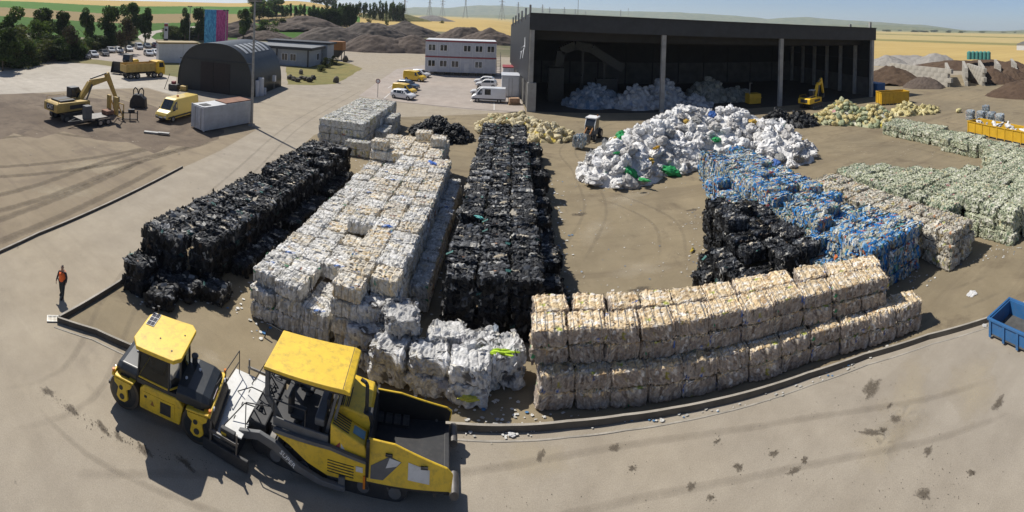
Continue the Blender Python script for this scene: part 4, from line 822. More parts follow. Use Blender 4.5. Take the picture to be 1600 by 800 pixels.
mb = MB(); slab(mb, hl(.005, .99, 0), hl(.995, .99, 0), 0, 12.4, .3, z1b=11.8); part('rear_wall', mb, M_darkin, hall)
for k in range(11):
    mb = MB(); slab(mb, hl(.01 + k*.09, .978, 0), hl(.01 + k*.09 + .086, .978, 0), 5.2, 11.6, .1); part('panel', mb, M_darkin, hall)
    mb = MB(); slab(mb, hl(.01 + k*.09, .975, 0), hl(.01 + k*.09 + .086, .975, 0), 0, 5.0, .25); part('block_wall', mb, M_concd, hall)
for k in range(6):
    v0 = .03 + k * .157
    for z0, z1 in ((4.0, 7.6), (7.75, 11.5)):
        mb = MB(); slab(mb, hl(.9955, v0 + .012, 0), hl(.9955, v0 + .145, 0), z0, z1, .1); part('panel', mb, M_darkin, hall)
    mb = MB(); slab(mb, hl(.994, v0 + .005, 0), hl(.994, v0 + .152, 0), 0, 3.9, .25); part('block_wall', mb, M_concd, hall)
for u, v, top in [(0.004, .004, 12.8), (.322, .004, 12.6), (.654, .004, 12.3), (.993, .004, 12.1)]:
    p = hl(u, v, 0); mb = MB(); mb.box(p.x - .36, p.x + .36, p.y - .3, p.y + .3, 0, top); part('pillar', mb, M_conc, hall, bev=.03)
for k in range(1, 7):
    p = hl(.988, k * .157, 0); mb = MB(); mb.box(p.x - .3, p.x + .3, p.y - .3, p.y + .3, 0, 11.8 - k * .3); part('pillar', mb, M_conc, hall)
p = hl(.006, .004, 0); mb = MB(); mb.box(p.x - .62, p.x + .75, p.y - .45, p.y + .45, 0, 4.5); part('pillar_base', mb, M_conc, hall, bev=.03)
for k in range(1, 6):
    p = hl(0.002, k * .18, 0); mb = MB(); mb.box(p.x - .3, p.x + .3, p.y - .3, p.y + .3, 0, 4.4); part('pillar', mb, M_conc, hall)
for k in range(6):
    p = hl(-.002, .01 + k * .17, 0); z = rooftop(0, .01 + k * .17); mb = MB(); mb.box(p.x - .16, p.x + .16, p.y - .2, p.y + .2, z - .6, z + 1.35); part('roof_post', mb, M_conc, hall)
for k in range(3):
    p = hl(.985, .01 + k * .2, 0); z = rooftop(1, .01 + k * .2); mb = MB(); mb.box(p.x - .25, p.x + .25, p.y - .2, p.y + .2, z - .6, z + 1.25); part('roof_post', mb, M_conc, hall)
for k in range(9):                                               # roof beams seen from below
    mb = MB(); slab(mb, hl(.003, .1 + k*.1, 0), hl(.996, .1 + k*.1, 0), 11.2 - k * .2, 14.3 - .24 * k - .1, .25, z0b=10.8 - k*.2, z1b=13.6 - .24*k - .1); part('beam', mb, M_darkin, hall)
# pale emblem on the side cladding: leaping brush strokes
M_logo = pm('emblem_paint', (.62, .64, .66), .6, var=.15)
def wl(v, z): p = hl(0, v, z); return Vector((p.x - .165, p.y, z))
for a, b, c in (((.16, 9.6), (.17, 11.2), .03), ((.165, 9.9), (.30, 9.1), .035), ((.19, 9.4), (.25, 7.4), .03), ((.25, 8.8), (.36, 8.2), .03), ((.30, 8.6), (.36, 6.9), .025)):
    mb = MB(); mb.quad(wl(a[0], a[1]), wl(a[0] + c, a[1]), wl(b[0] + c*.6, b[1]), wl(b[0], b[1] + .2)); part('emblem', mb, M_logo, lw)
# conveyor and sorting line in the shade
M_mach = pm('machine_green_grey', (.026, .030, .028), .6, .2, var=.3, dirt=.4)
cv = thing('sorting_conveyor', 'tall grey-green conveyor arching down inside the shaded hall', 'conveyor')
pts = [(8.6, 78, 6.0), (9.0, 78, 8.8), (11.5, 78, 10.0), (14.5, 78, 9.4), (18.5, 78, 7.0), (20.5, 78, 5.8)]
mb = MB()
for a, b in zip(pts[:-1], pts[1:]):
    a = Vector(a); b = Vector(b); d = (b - a).normalized(); n_ = Vector((-d.z, 0, d.x)) * .75
    mb.add([tuple(q + Vector((0, s, 0))) for s in (-.8, .8) for q in (a - n_, b - n_, b + n_, a + n_)], [(0, 1, 2, 3), (4, 7, 6, 5), (0, 4, 5, 1), (1, 5, 6, 2), (2, 6, 7, 3), (3, 7, 4, 0)])
part('belt_housing', mb, M_mach, cv)
for x, h in ((9, 6.5), (13, 8.8), (17, 7.3)):
    mb = MB(); mb.box(x - .15, x + .15, 77.2, 77.4, 0, h); mb.box(x - .15, x + .15, 78.6, 78.8, 0, h); mb.box(x - .1, x + .1, 77.4, 78.6, h * .5, h * .5 + .2); part('support', mb, M_mach, cv)
mb = MB(); mb.box(6.8, 9.6, 76.8, 79.4, 0, 5.9); part('drum_housing', mb, M_mach, cv, bev=.08)
mb = MB(); mb.box(15.5, 19.5, 77.1, 78.9, .8, 4.0); part('sorting_cabin', mb, M_mach, cv, bev=.08)
# modular office
o0 = P(664, 116); o1 = P(774, 120); ax = math.atan2(o1.y - o0.y, o1.x - o0.x); OW = (o1 - o0).length
off = thing('modular_office', 'two-storey white modular office with dark red trim beside the parking', 'office building', o0, ax)
FH = 3.85
for fl in range(2):
    for k in range(6):
        w0 = k * OW / 6 + .03; w1 = (k + 1) * OW / 6 - .03; z0 = .75 + fl * FH; z1 = z0 + FH - .35
        mb = MB(); mb.box(w0, w1, 0, 7.5, z0, z1); wm = part('module_wall', mb, M_offw, off, bev=.02)
        nowin = (fl == 1 and k == 2) or (fl == 0 and k in (3, 5))
        if not nowin:
            c = (w0 + w1) / 2 + .1; zz = z0 + 1.35
            mb = MB(); mb.box(c - .95, c + .95, -.07, -.003, zz - .08, zz + 1.5); wf = part('window_frame', mb, M_frame, wm)
            for s in (-1, 1):
                mb = MB(); mb.box(c + s * .44 - .36, c + s * .44 + .36, -.10, -.072, zz + .02, zz + 1.4); part('window_pane', mb, M_glass, wf)
        elif fl == 0 and k == 3:
            mb = MB(); mb.box(w0 + .9, w0 + 2.0, -.06, -.003, z0 + .05, z0 + 2.3); dr = part('door', mb, M_white, wm); mb = MB(); mb.box(w0 + 1.85, w0 + 1.93, -.12, -.06, z0 + 1.1, z0 + 1.2); part('handle', mb, M_dark, wm)
    mb = MB(); mb.box(-.06, OW + .06, -.08, 7.56, .75 + (fl + 1) * FH - .33, .75 + (fl + 1) * FH - .02); part('trim_band', mb, M_red, off)
    for k in range(7):
        mb = MB(); mb.box(k * OW / 6 - .07, k * OW / 6 + .07, -.045, .05, .75 + fl * FH, .75 + (fl + 1) * FH - .34); part('corner_post', mb, M_white, off)
mb = MB(); mb.box(-.02, OW + .02, .02, 7.5, .75 + 2 * FH, .75 + 2 * FH + .12); part('roof', mb, M_white, off)
for k in range(9):
    mb = MB(); mb.box(k * OW / 8.4 + .1, k * OW / 8.4 + .8, .3, 1.0, 0, .74); part('footing', mb, M_concd, off)
mb = MB()
for k in range(12): mb.box(OW + .3 + .0, OW + 1.4, .6 + k*.35, .9 + k*.35, .4 + k*.36, .46 + k*.36)
mb.tube([(OW + .3, .6, 1.5), (OW + .3, 4.8, 5.6)], .04); mb.tube([(OW + 1.4, .6, 1.5), (OW + 1.4, 4.8, 5.6)], .04)
for y_, z_ in ((.6, .4), (2.6, 2.6), (4.6, 4.6)):
    for x_ in (.3, 1.4): mb.tube([(OW + x_, y_, 0), (OW + x_, y_, z_ + 1.1)], .04)
part('stair', mb, M_galv, off)
# white storage units beside the hall
for i, (x, yb, hgt_, l) in enumerate(((797, 152, 4.0, 'white storage unit with doors standing by the hall corner'), (797, 136, 4.2, 'white storage unit with a red edge behind the other one'))):
    c = P(x, yb); t = thing('storage_unit', l, 'storage container', c, .03)
    mb = MB(); mb.box(-1.6, 1.6, 0, 4.5, .1, hgt_ - .2); part('body', mb, M_white, t, bev=.03)
    mb = MB(); mb.box(-1.7, 1.7, -.1, 4.6, hgt_ - .2, hgt_); part('roof', mb, M_red if i else M_offw, t)
    for s in (-1, 1):
        mb = MB(); mb.box(min(0, s * 1.45) + .02, max(0, s * 1.45) - .02, -.05, -.003, .2, hgt_ - .4); d_ = part('door', mb, M_white, t); mb = MB(); mb.cyl((s * .3, -.09, .3), (s * .3, -.09, hgt_ - .5), .03); part('lock_bar', mb, M_galv, d_)
# arched hangar
hg0 = P(277, 137); hg1 = P(394, 153); hw = (hg1 - hg0).length / 2; hc = (hg0 + hg1) / 2; ha = math.atan2(hg1.y - hg0.y, hg1.x - hg0.x); HL = (P(447, 135) - hg1).length
M_arch = pm('dark_roof_sheet', (.046, .051, .050), .45, .3, var=.25, scale=.5, dirt=.2, dcol=(.1, .1, .1))
M_archf = pm('dark_end_wall', (.040, .042, .040), .7, var=.25, scale=.4)
hg = thing('arched_hangar', 'dark round-roofed hangar with translucent roof strips beside the lamp post', 'hangar', hc, ha)
def arch(t_, r=1.0): a = math.pi * t_; s_ = math.copysign(abs(math.cos(a)) ** .8, math.cos(a)); return (-hw * s_ * r, 8.6 * math.sin(a) ** .72 * r)
N_ = 28; prof = [arch(k / N_) for k in range(N_ + 1)]
mb = MB(); rings = []
for y_ in np.linspace(0, HL, 13): rings.append([(x_, float(y_), z_) for x_, z_ in prof] + [(x_ * .985, float(y_), z_ * .985) for x_, z_ in prof[::-1]])
mb.loft(rings); part('roof_shell', mb, M_arch, hg)
mb = MB(); mb.prism([(x_ * .98, z_ * .98) for x_, z_ in prof], .1, .4, 'y'); ew = part('end_wall', mb, M_archf, hg)
mb = MB(); mb.prism([(x_ * .98, z_ * .98) for x_, z_ in prof], HL - .4, HL - .1, 'y'); part('end_wall', mb, M_archf, hg)
M_rust = pm('dark_door', (.030, .022, .020), .8, var=.3)
mb = MB(); mb.box(-2.6, -.05, .02, .095, .05, 5.2); d_ = part('door', mb, M_rust, hg); mb = MB(); mb.box(.05, 3.2, .02, .095, .05, 5.2); part('door', mb, M_rust, hg)
mb = MB(); mb.box(-7.0, 7.2, -.05, .09, 5.45, 5.6); part('door_rail', mb, M_archf, hg)
M_strip = pm('translucent_strip', (.42, .44, .45), .5, var=.2, dirt=.2)
for k in range(6):
    y0_ = 1.6 + k * (HL - 2.5) / 6; mb = MB(); rg = []
    for t_ in np.linspace(.60, .73, 7):
        x_, z_ = arch(t_, 1.006); rg.append([(x_, y0_, z_), (x_, y0_ + 1.0, z_)])
    for a, b in zip(rg[:-1], rg[1:]): mb.quad(a[0], a[1], b[1], b[0])
    part('roof_light', mb, M_strip, hg)
for i, (x, y, h, r) in enumerate(((400, 150, 2.6, .5), (407, 149, 2.9, .55), (413, 147, 1.0, .35))):
    t = thing('storage_drum', ['pale upright tank beside the hangar nearer the lamp post', 'taller pale upright tank beside the hangar', 'short pale barrel beside the two upright tanks'][i], 'tank', P(x, y)); mb = MB(); mb.cyl((0, 0, 0), (0, 0, h), r, 18); part('shell', mb, M_offw, t, bev=.04); mb = MB(); mb.cyl((0, 0, h), (0, 0, h + .08), r * .9, 18); part('lid', mb, M_white, t)
t = thing('wall_box', 'small white box on a post beside the hangar wall', 'meter box', P(428, 141)); mb = MB(); mb.cyl((0, 0, 0), (0, 0, 1.6), .06); part('post', mb, M_galv, t); mb = MB(); mb.box(-.3, .3, -.2, .2, 1.6, 2.7); part('box', mb, M_frame, t, bev=.03)
# low building with overhanging dark roof
l0 = P(416, 97); l1 = P(483, 105); l2 = P(516, 96); la = .07; LW = (l1 - l0).length; LD = (l2 - l1).length * .55; l0 = l1 - Vector((math.cos(la), math.sin(la), 0)) * LW
low = thing('low_building', 'single-storey grey building with a wide dark flat roof behind the hangar', 'building', l0, la)
M_grey = pm('grey_panel', (.33, .36, .40), .7, var=.15, scale=.8); M_roofg = pm('roof_membrane', (.20, .21, .22), .8, var=.25, scale=.4); M_edge = pm('roof_edge', (.03, .032, .036), .6)
mb = MB(); mb.box(-8, LW, 0, LD, 0, 4.3); part('wall', mb, M_grey, low)
mb = MB(); mb.box(-9, LW + 1.0, -1.0, LD + .5, 4.35, 5.0); part('roof_edge', mb, M_edge, low)
mb = MB(); mb.box(-8.9, LW + .9, -.9, LD + .4, 5.0, 5.08); part('roof', mb, M_roofg, low)
mb = MB(); mb.box(-3, LW + 1.5, LD + .6, LD + 6, 0, 5.3); part('rear_wing', mb, M_grey, low); mb = MB(); mb.box(-3.5, LW + 2.2, LD + .55, LD + 6.5, 5.3, 5.9); part('rear_roof', mb, M_edge, low)
for k, x_ in enumerate((3.2, 7.2, 9.2 + .5)):
    mb = MB(); mb.box(x_ - .9, x_ + .9, -.08, -.003, 1.3, 3.2); f_ = part('window_frame', mb, M_frame, low)
    for s in (-1, 1): mb = MB(); mb.box(x_ + s*.42 - .35, x_ + s*.42 + .35, -.11, -.082, 1.4, 3.1); part('window_pane', mb, M_glass, f_)
for k in range(2):
    mb = MB(); mb.box(LW + .003, LW + .08, 5.0 + k * 4, 6.6 + k * 4, 1.3, 3.2); f_ = part('window_frame', mb, M_frame, low); mb = MB(); mb.box(LW + .082, LW + .11, 5.1 + k * 4, 6.5 + k * 4, 1.4, 3.1); part('window_pane', mb, M_glass, f_)
for x_ in (-1, 5.2, LW - .1): mb = MB(); mb.box(x_ - .15, x_ + .15, -.9, -.6, 0, 4.35); part('roof_column', mb, M_edge, low)
M_or = pm('orange_box', (.33, .14, .035), .7, var=.25, dirt=.3)
c = P(526, 93); t = thing('orange_silo', 'rusty orange feed bin standing by the end of the low building', 'silo', c, la); mb = MB(); mb.box(-2.3, 2.3, -1.6, 1.6, 3.0, 5.6); part('bin', mb, M_or, t, bev=.05); mb = MB(); mb.loft([[(x_*2.2, y_*1.5, 3.0) for x_, y_ in ((-1, -1), (1, -1), (1, 1), (-1, 1))], [(x_*.7, y_*.6, .8) for x_, y_ in ((-1, -1), (1, -1), (1, 1), (-1, 1))]], smooth=False); part('hopper', mb, M_edge, t)
for x_ in (-2, 2):
    for y_ in (-1.4, 1.4): mb = MB(); mb.box(x_ - .1, x_ + .1, y_ - .1, y_ + .1, 0, 3.0); part('leg', mb, M_edge, t)
# white flat-topped shed behind the truck, and the painted tower
s0 = P(248, 98); s1 = P(308, 98); sa = math.atan2(s1.y - s0.y, s1.x - s0.x); SW = (s1 - s0).length
sh = thing('white_shed', 'low white walled shed with a tan roof edge behind the yellow truck', 'shed', s0, sa)
mb = MB(); mb.box(0, SW, 0, 5, 0, 5.0); part('wall', mb, M_white, sh); mb = MB(); mb.box(-.2, SW + .2, -.2, 5.2, 5.0, 5.4); part('roof_edge', mb, pm('tan_edge', (.35, .26, .12), .7), sh); mb = MB(); mb.box(SW*.62, SW*.62 + .06, -.05, -.003, 0, 5); part('panel_joint', mb, M_galv, sh)
def towermat(name, a, b):
    m, N, L, bs = newmat(name); tc = N.new('ShaderNodeTexCoord'); mp = N.new('ShaderNodeMapping'); mp.inputs['Scale'].default_value = (1, 1, .35); L.new(tc.outputs['Object'], mp.inputs[0])
    n = N.new('ShaderNodeTexNoise'); n.inputs['Scale'].default_value = .9; n.inputs['Detail'].default_value = 5; n.inputs['Distortion'].default_value = 2.5; L.new(mp.outputs[0], n.inputs['Vector'])
    r = N.new('ShaderNodeValToRGB'); r.color_ramp.elements[0].position = .47; r.color_ramp.elements[1].position = .53; r.color_ramp.elements[0].color = c4(a); r.color_ramp.elements[1].color = c4(b); L.new(n.outputs[0], r.inputs[0]); L.new(r.outputs[0], bs.inputs['Base Color']); bs.inputs['Roughness'].default_value = .6; return m
tw = thing('painted_tower', 'square tower painted with abstract blue and magenta brushwork behind the hangar', 'tower', P(337, 72), math.radians(84))
mb = MB(); mb.box(-3.1, 3.1, -3.1, 3.1, 0, 14.0); part('core', mb, M_white, tw)
MT1 = towermat('blue_mural', (.03, .20, .42), (.10, .42, .62)); MT2 = towermat('magenta_mural', (.36, .03, .17), (.50, .09, .26))
mb = MB(); mb.box(-3.3, -3.105, -3.2, 3.2, .2, 14.1); part('mural_panel', mb, MT1, tw); mb = MB(); mb.box(-3.2, 3.2, -3.3, -3.105, .2, 14.1); part('mural_panel', mb, MT2, tw)
mb = MB(); mb.box(-3.32, 3.2, -3.32, 3.2, 14.1, 14.25); part('cap', mb, M_white, tw)
# totem sign
t = thing('totem_sign', 'slim white totem sign with a dark base beside the access lane', 'sign', P(259, 70), math.radians(40))
mb = MB(); mb.box(-.75, .75, -.3, .3, 2.4, 8.5); part('panel', mb, M_white, t, bev=.05); mb = MB(); mb.box(-.85, .85, -.4, .4, 0, 2.4); part('base', mb, M_edge, t); mb = MB(); mb.box(-.72, .72, -.34, -.305, 7.2, 8.2); part('emblem', mb, M_red, t); mb = MB(); mb.box(-.5, .5, -.34, -.305, 5.4, 6.3); part('lettering', mb, M_edge, t)
# lamp posts
def lamp_post(c, h, label, head=True):
    t = thing('lamp_post', label, 'lamp post', c); mb = MB(); mb.cyl((0, 0, 0), (0, 0, h), .19, 12, .11); part('pole', mb, M_galv, t)
    if head: mb = MB(); mb.box(-.9, .9, -.12, .12, h - .1, h + .1); part('cross_arm', mb, M_galv, t); [part('floodlight', MB().box(x_ - .3, x_ + .3, -.5, .1, h + .1, h + .45), M_edge, t) for x_ in (-.7, .7)]
    mb = MB(); mb.box(-.3, .3, -.3, .3, 0, .3); part('footing', mb, M_conc, t); return t
lamp_post(P(393, 197), 15.6, 'tall galvanised lamp post beside the white container')
lamp_post(P(352, 80), 13.8, 'lamp post standing behind the painted tower'); lamp_post(P(296, 66), 15.0, 'lamp post beside the two young trees by the lane')
t = thing('speed_sign', 'round road sign on a thin pole before the parked white car', 'road sign', P(590, 152)); mb = MB(); mb.cyl((0, 0, 0), (0, 0, 3.0), .05); part('pole', mb, M_galv, t); mb = MB(); mb.cyl((0, -.06, 2.8), (0, -.03, 2.8), .42, 20); d_ = part('disc', mb, M_red, t); mb = MB(); mb.cyl((0, -.075, 2.8), (0, -.062, 2.8), .3, 20); part('disc_face', mb, M_frame, t)
# concrete block bays
blk = None
def block_wall(name, a, b, rows, label, lim=300, bl=2.4, bh=1.15):
    global blk
    t = thing(name, label, 'block wall'); a = Vector(a); b = Vector(b); L_ = (b - a).length; n = max(1, int(L_ / bl)); ang = math.atan2(b.y - a.y, b.x - a.x)
    if blk is None:
        m_ = MB(); m_.box(-bl/2 + .02, bl/2 - .02, -.4, .4, .012, bh - .012); blk = m_.mesh('block'); blk.materials.append(pm('block_concrete', (.45, .42, .36), .9, var=.35, scale=.9, bump=.25, dirt=.45, dcol=(.24, .2, .15)))
    for r in range(rows):
        for k in range(n):
            if r == rows - 1 and random.random() < .12: continue
            p = a.lerp(b, (k + .5 + (.5 if r % 2 else 0)) / n) ; o = link('block', blk, t, (p.x, p.y, r * bh), ang + random.gauss(0, .012)); o.scale = (L_ / n / bl, 1, 1)
    return t
block_wall('block_wall', P(1387, 122), P(1482, 136), 4, 'long wall of pale concrete blocks running toward the hall')
block_wall('block_wall', P(1482, 136), P(1478, 122), 4, 'short cross wall of concrete blocks closing the long wall')
block_wall('block_wall', P(1510, 135), P(1505, 118), 4, 'cross wall of concrete blocks between two empty bays'); block_wall('block_wall', P(1510, 122), P(1537, 134), 4, 'wall of pale concrete blocks beside the first compost bay')
block_wall('block_wall', P(1537, 133), P(1530, 116), 4, 'cross wall of concrete blocks before the first compost heap'); block_wall('block_wall', P(1562, 128), P(1555, 114), 4, 'cross wall of concrete blocks between the compost heaps'); block_wall('block_wall', P(1588, 126), P(1580, 112), 4, 'cross wall of concrete blocks by the outer compost heap')
M_tank = pm('green_tank', (.07, .25, .21), .5, var=.2)
for i in range(6):
    c = P(1514 + i * 6, 110); c.z = 4.0; t = thing('green_tank', 'teal upright tank in the row above the compost bank', 'tank', c, 0, 'teal tanks above the compost bank'); mb = MB(); mb.cyl((0, 0, 0), (0, 0, 2.6), .85, 14); part('shell', mb, M_tank, t); mb = MB(); mb.cyl((0, 0, 2.6), (0, 0, 3.0), .85, 14, .3); part('dome', mb, M_tank, t)
c = P(1598, 78); t = thing('far_farm_building', 'small white farm building alone in the wheat plain', 'farm building', (c.x*1.0, c.y*1.0, 0), .3); mb = MB(); mb.box(-7, 7, -4, 4, 0, 4.5); part('wall', mb, M_white, t); mb = MB(); mb.prism([(-4.5, 4.5), (4.5, 4.5), (0, 6.5)], -7.5, 7.5, 'x'); part('roof', mb, M_roofg, t)
# ------------------------------------------------------------------ vehicles
M_tyre = pm('tyre_rubber', (.022, .022, .022), .85, var=.3, dirt=.4, dcol=(.12, .1, .08))
M_rim = pm('wheel_rim', (.35, .35, .36), .4, .7, var=.2)
M_blk = pm('black_plastic', (.025, .026, .028), .55, var=.2, dirt=.2)
M_lightg = pm('headlamp', (.7, .7, .72), .15, var=.1); M_tail = pm('tail_lamp', (.35, .02, .02), .25)
def paint(name, col, dirt=.12, rough=.3): return pm(name, col, rough, var=.08, scale=.8, coat=.4, dirt=dirt, dcol=(.25, .22, .18))
PT = dict(white=paint('car_white', (.74, .75, .76)), yellow=paint('post_yellow', (.78, .50, .03)), blue=paint('slate_blue', (.06, .085, .12)), black=paint('car_black', (.02, .022, .026)), silver=paint('car_silver', (.45, .47, .5)), red=paint('car_red', (.25, .03, .035)), ivory=paint('van_yellow', (.80, .58, .13)))
MY = pm('machine_yellow', (.80, .50, .025), .45, var=.14, scale=1.5, dirt=.45, dcol=(.30, .20, .06)); MYC = pm('weathered_yellow', (.55, .37, .10), .55, var=.25, scale=1.2, dirt=.5, dcol=(.2, .15, .08))
M_mdark = pm('machine_black', (.028, .029, .032), .6, var=.3, scale=2, dirt=.35, dcol=(.1, .09, .075)); M_steel = pm('worn_steel', (.20, .19, .18), .5, .6, var=.4, scale=4, dirt=.4); M_mgrey = pm('machine_grey', (.12, .125, .13), .55, var=.25, dirt=.3)
def wheel(parent, x, y, r, wd, rimmat=None):
    mb = MB(); n = 20; rings = []
    for yy, rr in ((-wd/2, r*.86), (-wd/2*.8, r), (wd/2*.8, r), (wd/2, r*.86)): rings.append([(x + math.cos(2*math.pi*k/n)*rr, y + yy, r + math.sin(2*math.pi*k/n)*rr) for k in range(n)])
    mb.loft(rings); o = part('wheel', mb, M_tyre, parent)
    mb = MB(); mb.cyl((x, y - wd/2 - .012, r), (x, y + wd/2 + .012, r), r*.58, 14); part('rim', mb, rimmat or M_rim, o); return o
def vehicle(name, label, cat, loc, rz, pt, st, wheels, wr, sc=1.0, group=None, sidewin=None, shield=None, back=None, lower=None, extra=None):
    t = thing(name, label, cat, loc, rz, group); t.scale = (sc,) * 3
    rings = []
    for x, zb, zbelt, zr, hw, hwr in st: rings.append([(x, -hw*.92, zb), (x, -hw, zb + (zbelt-zb)*.4), (x, -hw, zbelt), (x, -hwr, zr - .06*(zr > zbelt + .2)), (x, -hwr*.88, zr), (x, hwr*.88, zr), (x, hwr, zr - .06*(zr > zbelt + .2)), (x, hw, zbelt), (x, hw, zb + (zbelt-zb)*.4), (x, hw*.92, zb)])
    mb = MB(); mb.loft(rings, smooth=False); body = part('body', mb, pt, t, bev=.035)
    def at(i, s): return st[i]
    for (i, a, b) in sidewin or []:
        p, q = st[i], st[i+1]
        for s in (-1, 1):
            def pt_(f, g):
                u = [p[k] + (q[k] - p[k]) * f for k in range(6)]; hw = u[4] + (u[5] - u[4]) * g; z = u[2] + (u[3] - .06 - u[2]) * g; return Vector((u[0], s * (hw + .012), z + .0))
            mb = MB(); mb.quad(pt_(a, .08), pt_(b, .08), pt_(b, .86), pt_(a, .86)); part('side_window', mb, M_glass, t, fix=False)
    for nm, seg in (('windscreen', shield), ('rear_window', back)):
        if seg:
            i, f0, f1 = seg; p, q = st[i], st[i+1]
            def pp(f, s): u = [p[k] + (q[k] - p[k]) * f for k in range(6)]; return Vector((u[0], s * u[5] * .84, u[3] + .015))
            mb = MB(); mb.quad(pp(f0, -1), pp(f1, -1), pp(f1, 1), pp(f0, 1)); o = part(nm, mb, M_glass, t, fix=False)
            o.location = (.015 if nm == 'windscreen' else -.015, 0, .012)
    hw = max(s[4] for s in st)
    for x in wheels:
        for s in (-1, 1):
            wheel(t, x, s * (hw - .10), wr, .21)
    f = st[-1]; f2 = st[-2]
    for s in (-1, 1):
        mb = MB(); mb.box(f2[0] + (f[0]-f2[0])*.3, f[0] + .02, s*f[4]*.72 - .16, s*f[4]*.72 + .16, f[2] - .14, f[2] + .03); part('headlight', mb, M_lightg, t, bev=.02)
        r = st[0]; mb = MB(); mb.box(r[0] - .02, r[0] + .1, s*r[4]*.85 - .09, s*r[4]*.85 + .09, r[2] - .15, r[2] + .12); part('tail_light', mb, M_tail, t)
        k = [j for j in range(len(st)-1) if st[j][0] <= (shield and st[shield[0]+1][0] - .25 or 0) <= st[j+1][0]]
        xm = st[shield[0]+1][0] - .35 if shield else 0; zm = st[shield[0]][2] + .1 if shield else 1
        mb = MB(); mb.box(xm - .06, xm + .08, s*(hw + .02), s*(hw + .2), zm, zm + .16); part('mirror', mb, M_blk, t, bev=.02)
    mb = MB(); mb.box(f[0] - .12, f[0] + .05, -f[4]*.9, f[4]*.9, f[1] - .02, f[1] + (f[2]-f[1])*.45); part('bumper', mb, lower or M_blk, t, bev=.04)
    if lower:
        for s in (-1, 1): mb = MB(); mb.box(st[1][0], st[-2][0], s*(hw+.005) - .015, s*(hw+.005) + .015, st[1][1] + .18, st[1][1] + .36); part('side_strip', mb, lower, t)
    mb = MB(); mb.box(f[0] + .03, f[0] + .06, -.26, .26, f[1] + .1, f[1] + .22); part('number_plate', mb, M_frame, t)
    return t
HATCH = [(-2.0, .38, .80, .84, .74, .68), (-1.85, .28, .92, 1.18, .84, .66), (-1.45, .24, .94, 1.46, .87, .64), (-.2, .22, .92, 1.52, .88, .66), (.35, .22, .90, 1.46, .88, .64), (1.05, .24, .90, .97, .87, .72), (1.75, .28, .80, .85, .83, .70), (2.0, .35, .62, .68, .70, .6)]
HW_ = dict(sidewin=[(2, .05, .48), (2, .54, 1.0), (3, 0, 1.0), (4, 0, .62)], shield=(4, .12, .95), back=(1, .1, .95))
KANG = [(-2.05, .4, 1.0, 1.6, .80, .72), (-1.95, .28, 1.0, 1.82, .86, .76), (-.9, .24, 1.0, 1.86, .88, .78), (.35, .24, 1.0, 1.82, .88, .74), (.65, .24, 1.0, 1.70, .88, .72), (1.25, .25, 1.0, 1.1, .87, .74), (1.9, .3, .86, .95, .84, .7), (2.12, .36, .66, .74, .72, .62)]
KW = dict(sidewin=[(3, .1, 1.0), (4, 0, .6)], shield=(4, .05, .95))
VAN = [(-2.9, .45, 1.25, 2.3, .93, .86), (-2.8, .35, 1.25, 2.5, .98, .88), (1.1, .35, 1.25, 2.52, .99, .88), (1.5, .35, 1.22, 2.40, .99, .84), (2.25, .35, 1.22, 1.34, .97, .84), (2.8, .4, 1.0, 1.1, .93, .8), (2.98, .45, .74, .84, .84, .72)]
def hd(a, b): return math.atan2(b.y - a.y, b.x - a.x)
h1 = hd(P(617, 153), P(645, 157))
vehicle('parked_car', 'white hatchback parked nearest the round road sign', 'car', P(630, 154), h1, PT['white'], HATCH, (-1.28, 1.28), .33, 1.08, 'cars parked along the lane side of the lot', **HW_)
vehicle('parked_van', 'small yellow van parked between the white hatchback and the slate car', 'van', P(632, 147), h1, PT['yellow'], KANG, (-1.3, 1.32), .33, 1.05, 'small yellow vans in the lot', **KW)
vehicle('parked_car', 'slate blue car parked behind the small yellow van', 'car', P(637, 139), h1, PT['blue'], HATCH, (-1.28, 1.28), .33, 1.15, 'cars parked along the lane side of the lot', **HW_)
vehicle('parked_van', 'bright yellow van parked beside a white car near the modular office', 'van', P(648, 126), h1, PT['yellow'], KANG, (-1.3, 1.32), .33, 1.2, 'small yellow vans in the lot', **KW)
vehicle('parked_car', 'white car half hidden behind the bright yellow van', 'car', P(657, 120), h1, PT['white'], HATCH, (-1.28, 1.28), .33, 1.15, 'cars parked along the lane side of the lot', **HW_)
h2 = hd(P(785, 160), P(742, 158))
vehicle('delivery_van', 'white delivery van parked beside the storage units', 'van', P(764, 159), h2, PT['white'], VAN, (-1.75, 1.95), .36, 1.0, sidewin=[(1, .64, .9), (2, .15, 1.0), (3, 0, .6)], shield=(3, .05, .95), lower=M_blk)
vehicle('parked_car', 'white small car parked behind the delivery van', 'car', P(760, 136), h2, PT['white'], HATCH, (-1.28, 1.28), .33, 1.1, 'white cars behind the delivery van', **HW_)
vehicle('parked_car', 'white small car in the row closest to the modular office', 'car', P(757, 131), h2, PT['white'], HATCH, (-1.28, 1.28), .33, 1.1, 'white cars behind the delivery van', **HW_)
vehicle('parked_car', 'white car with only its nose showing past the delivery van', 'car', P(752, 148), h2, PT['white'], HATCH, (-1.28, 1.28), .33, 1.0, 'white cars behind the delivery van', **HW_)
yv = vehicle('high_roof_van', 'pale yellow high-roof van standing on the dark soil by the container', 'van', P(277, 184), hd(P(297, 177), P(262, 187)), PT['ivory'], VAN, (-1.75, 1.95), .38, 1.12, sidewin=[(2, .2, 1.0), (3, 0, .6)], shield=(3, .05, .95), lower=M_blk)
mb = MB(); mb.box(-.1, .1, -.1, .1, 2.5, 2.66); part('beacon', mb, M_tail, yv)
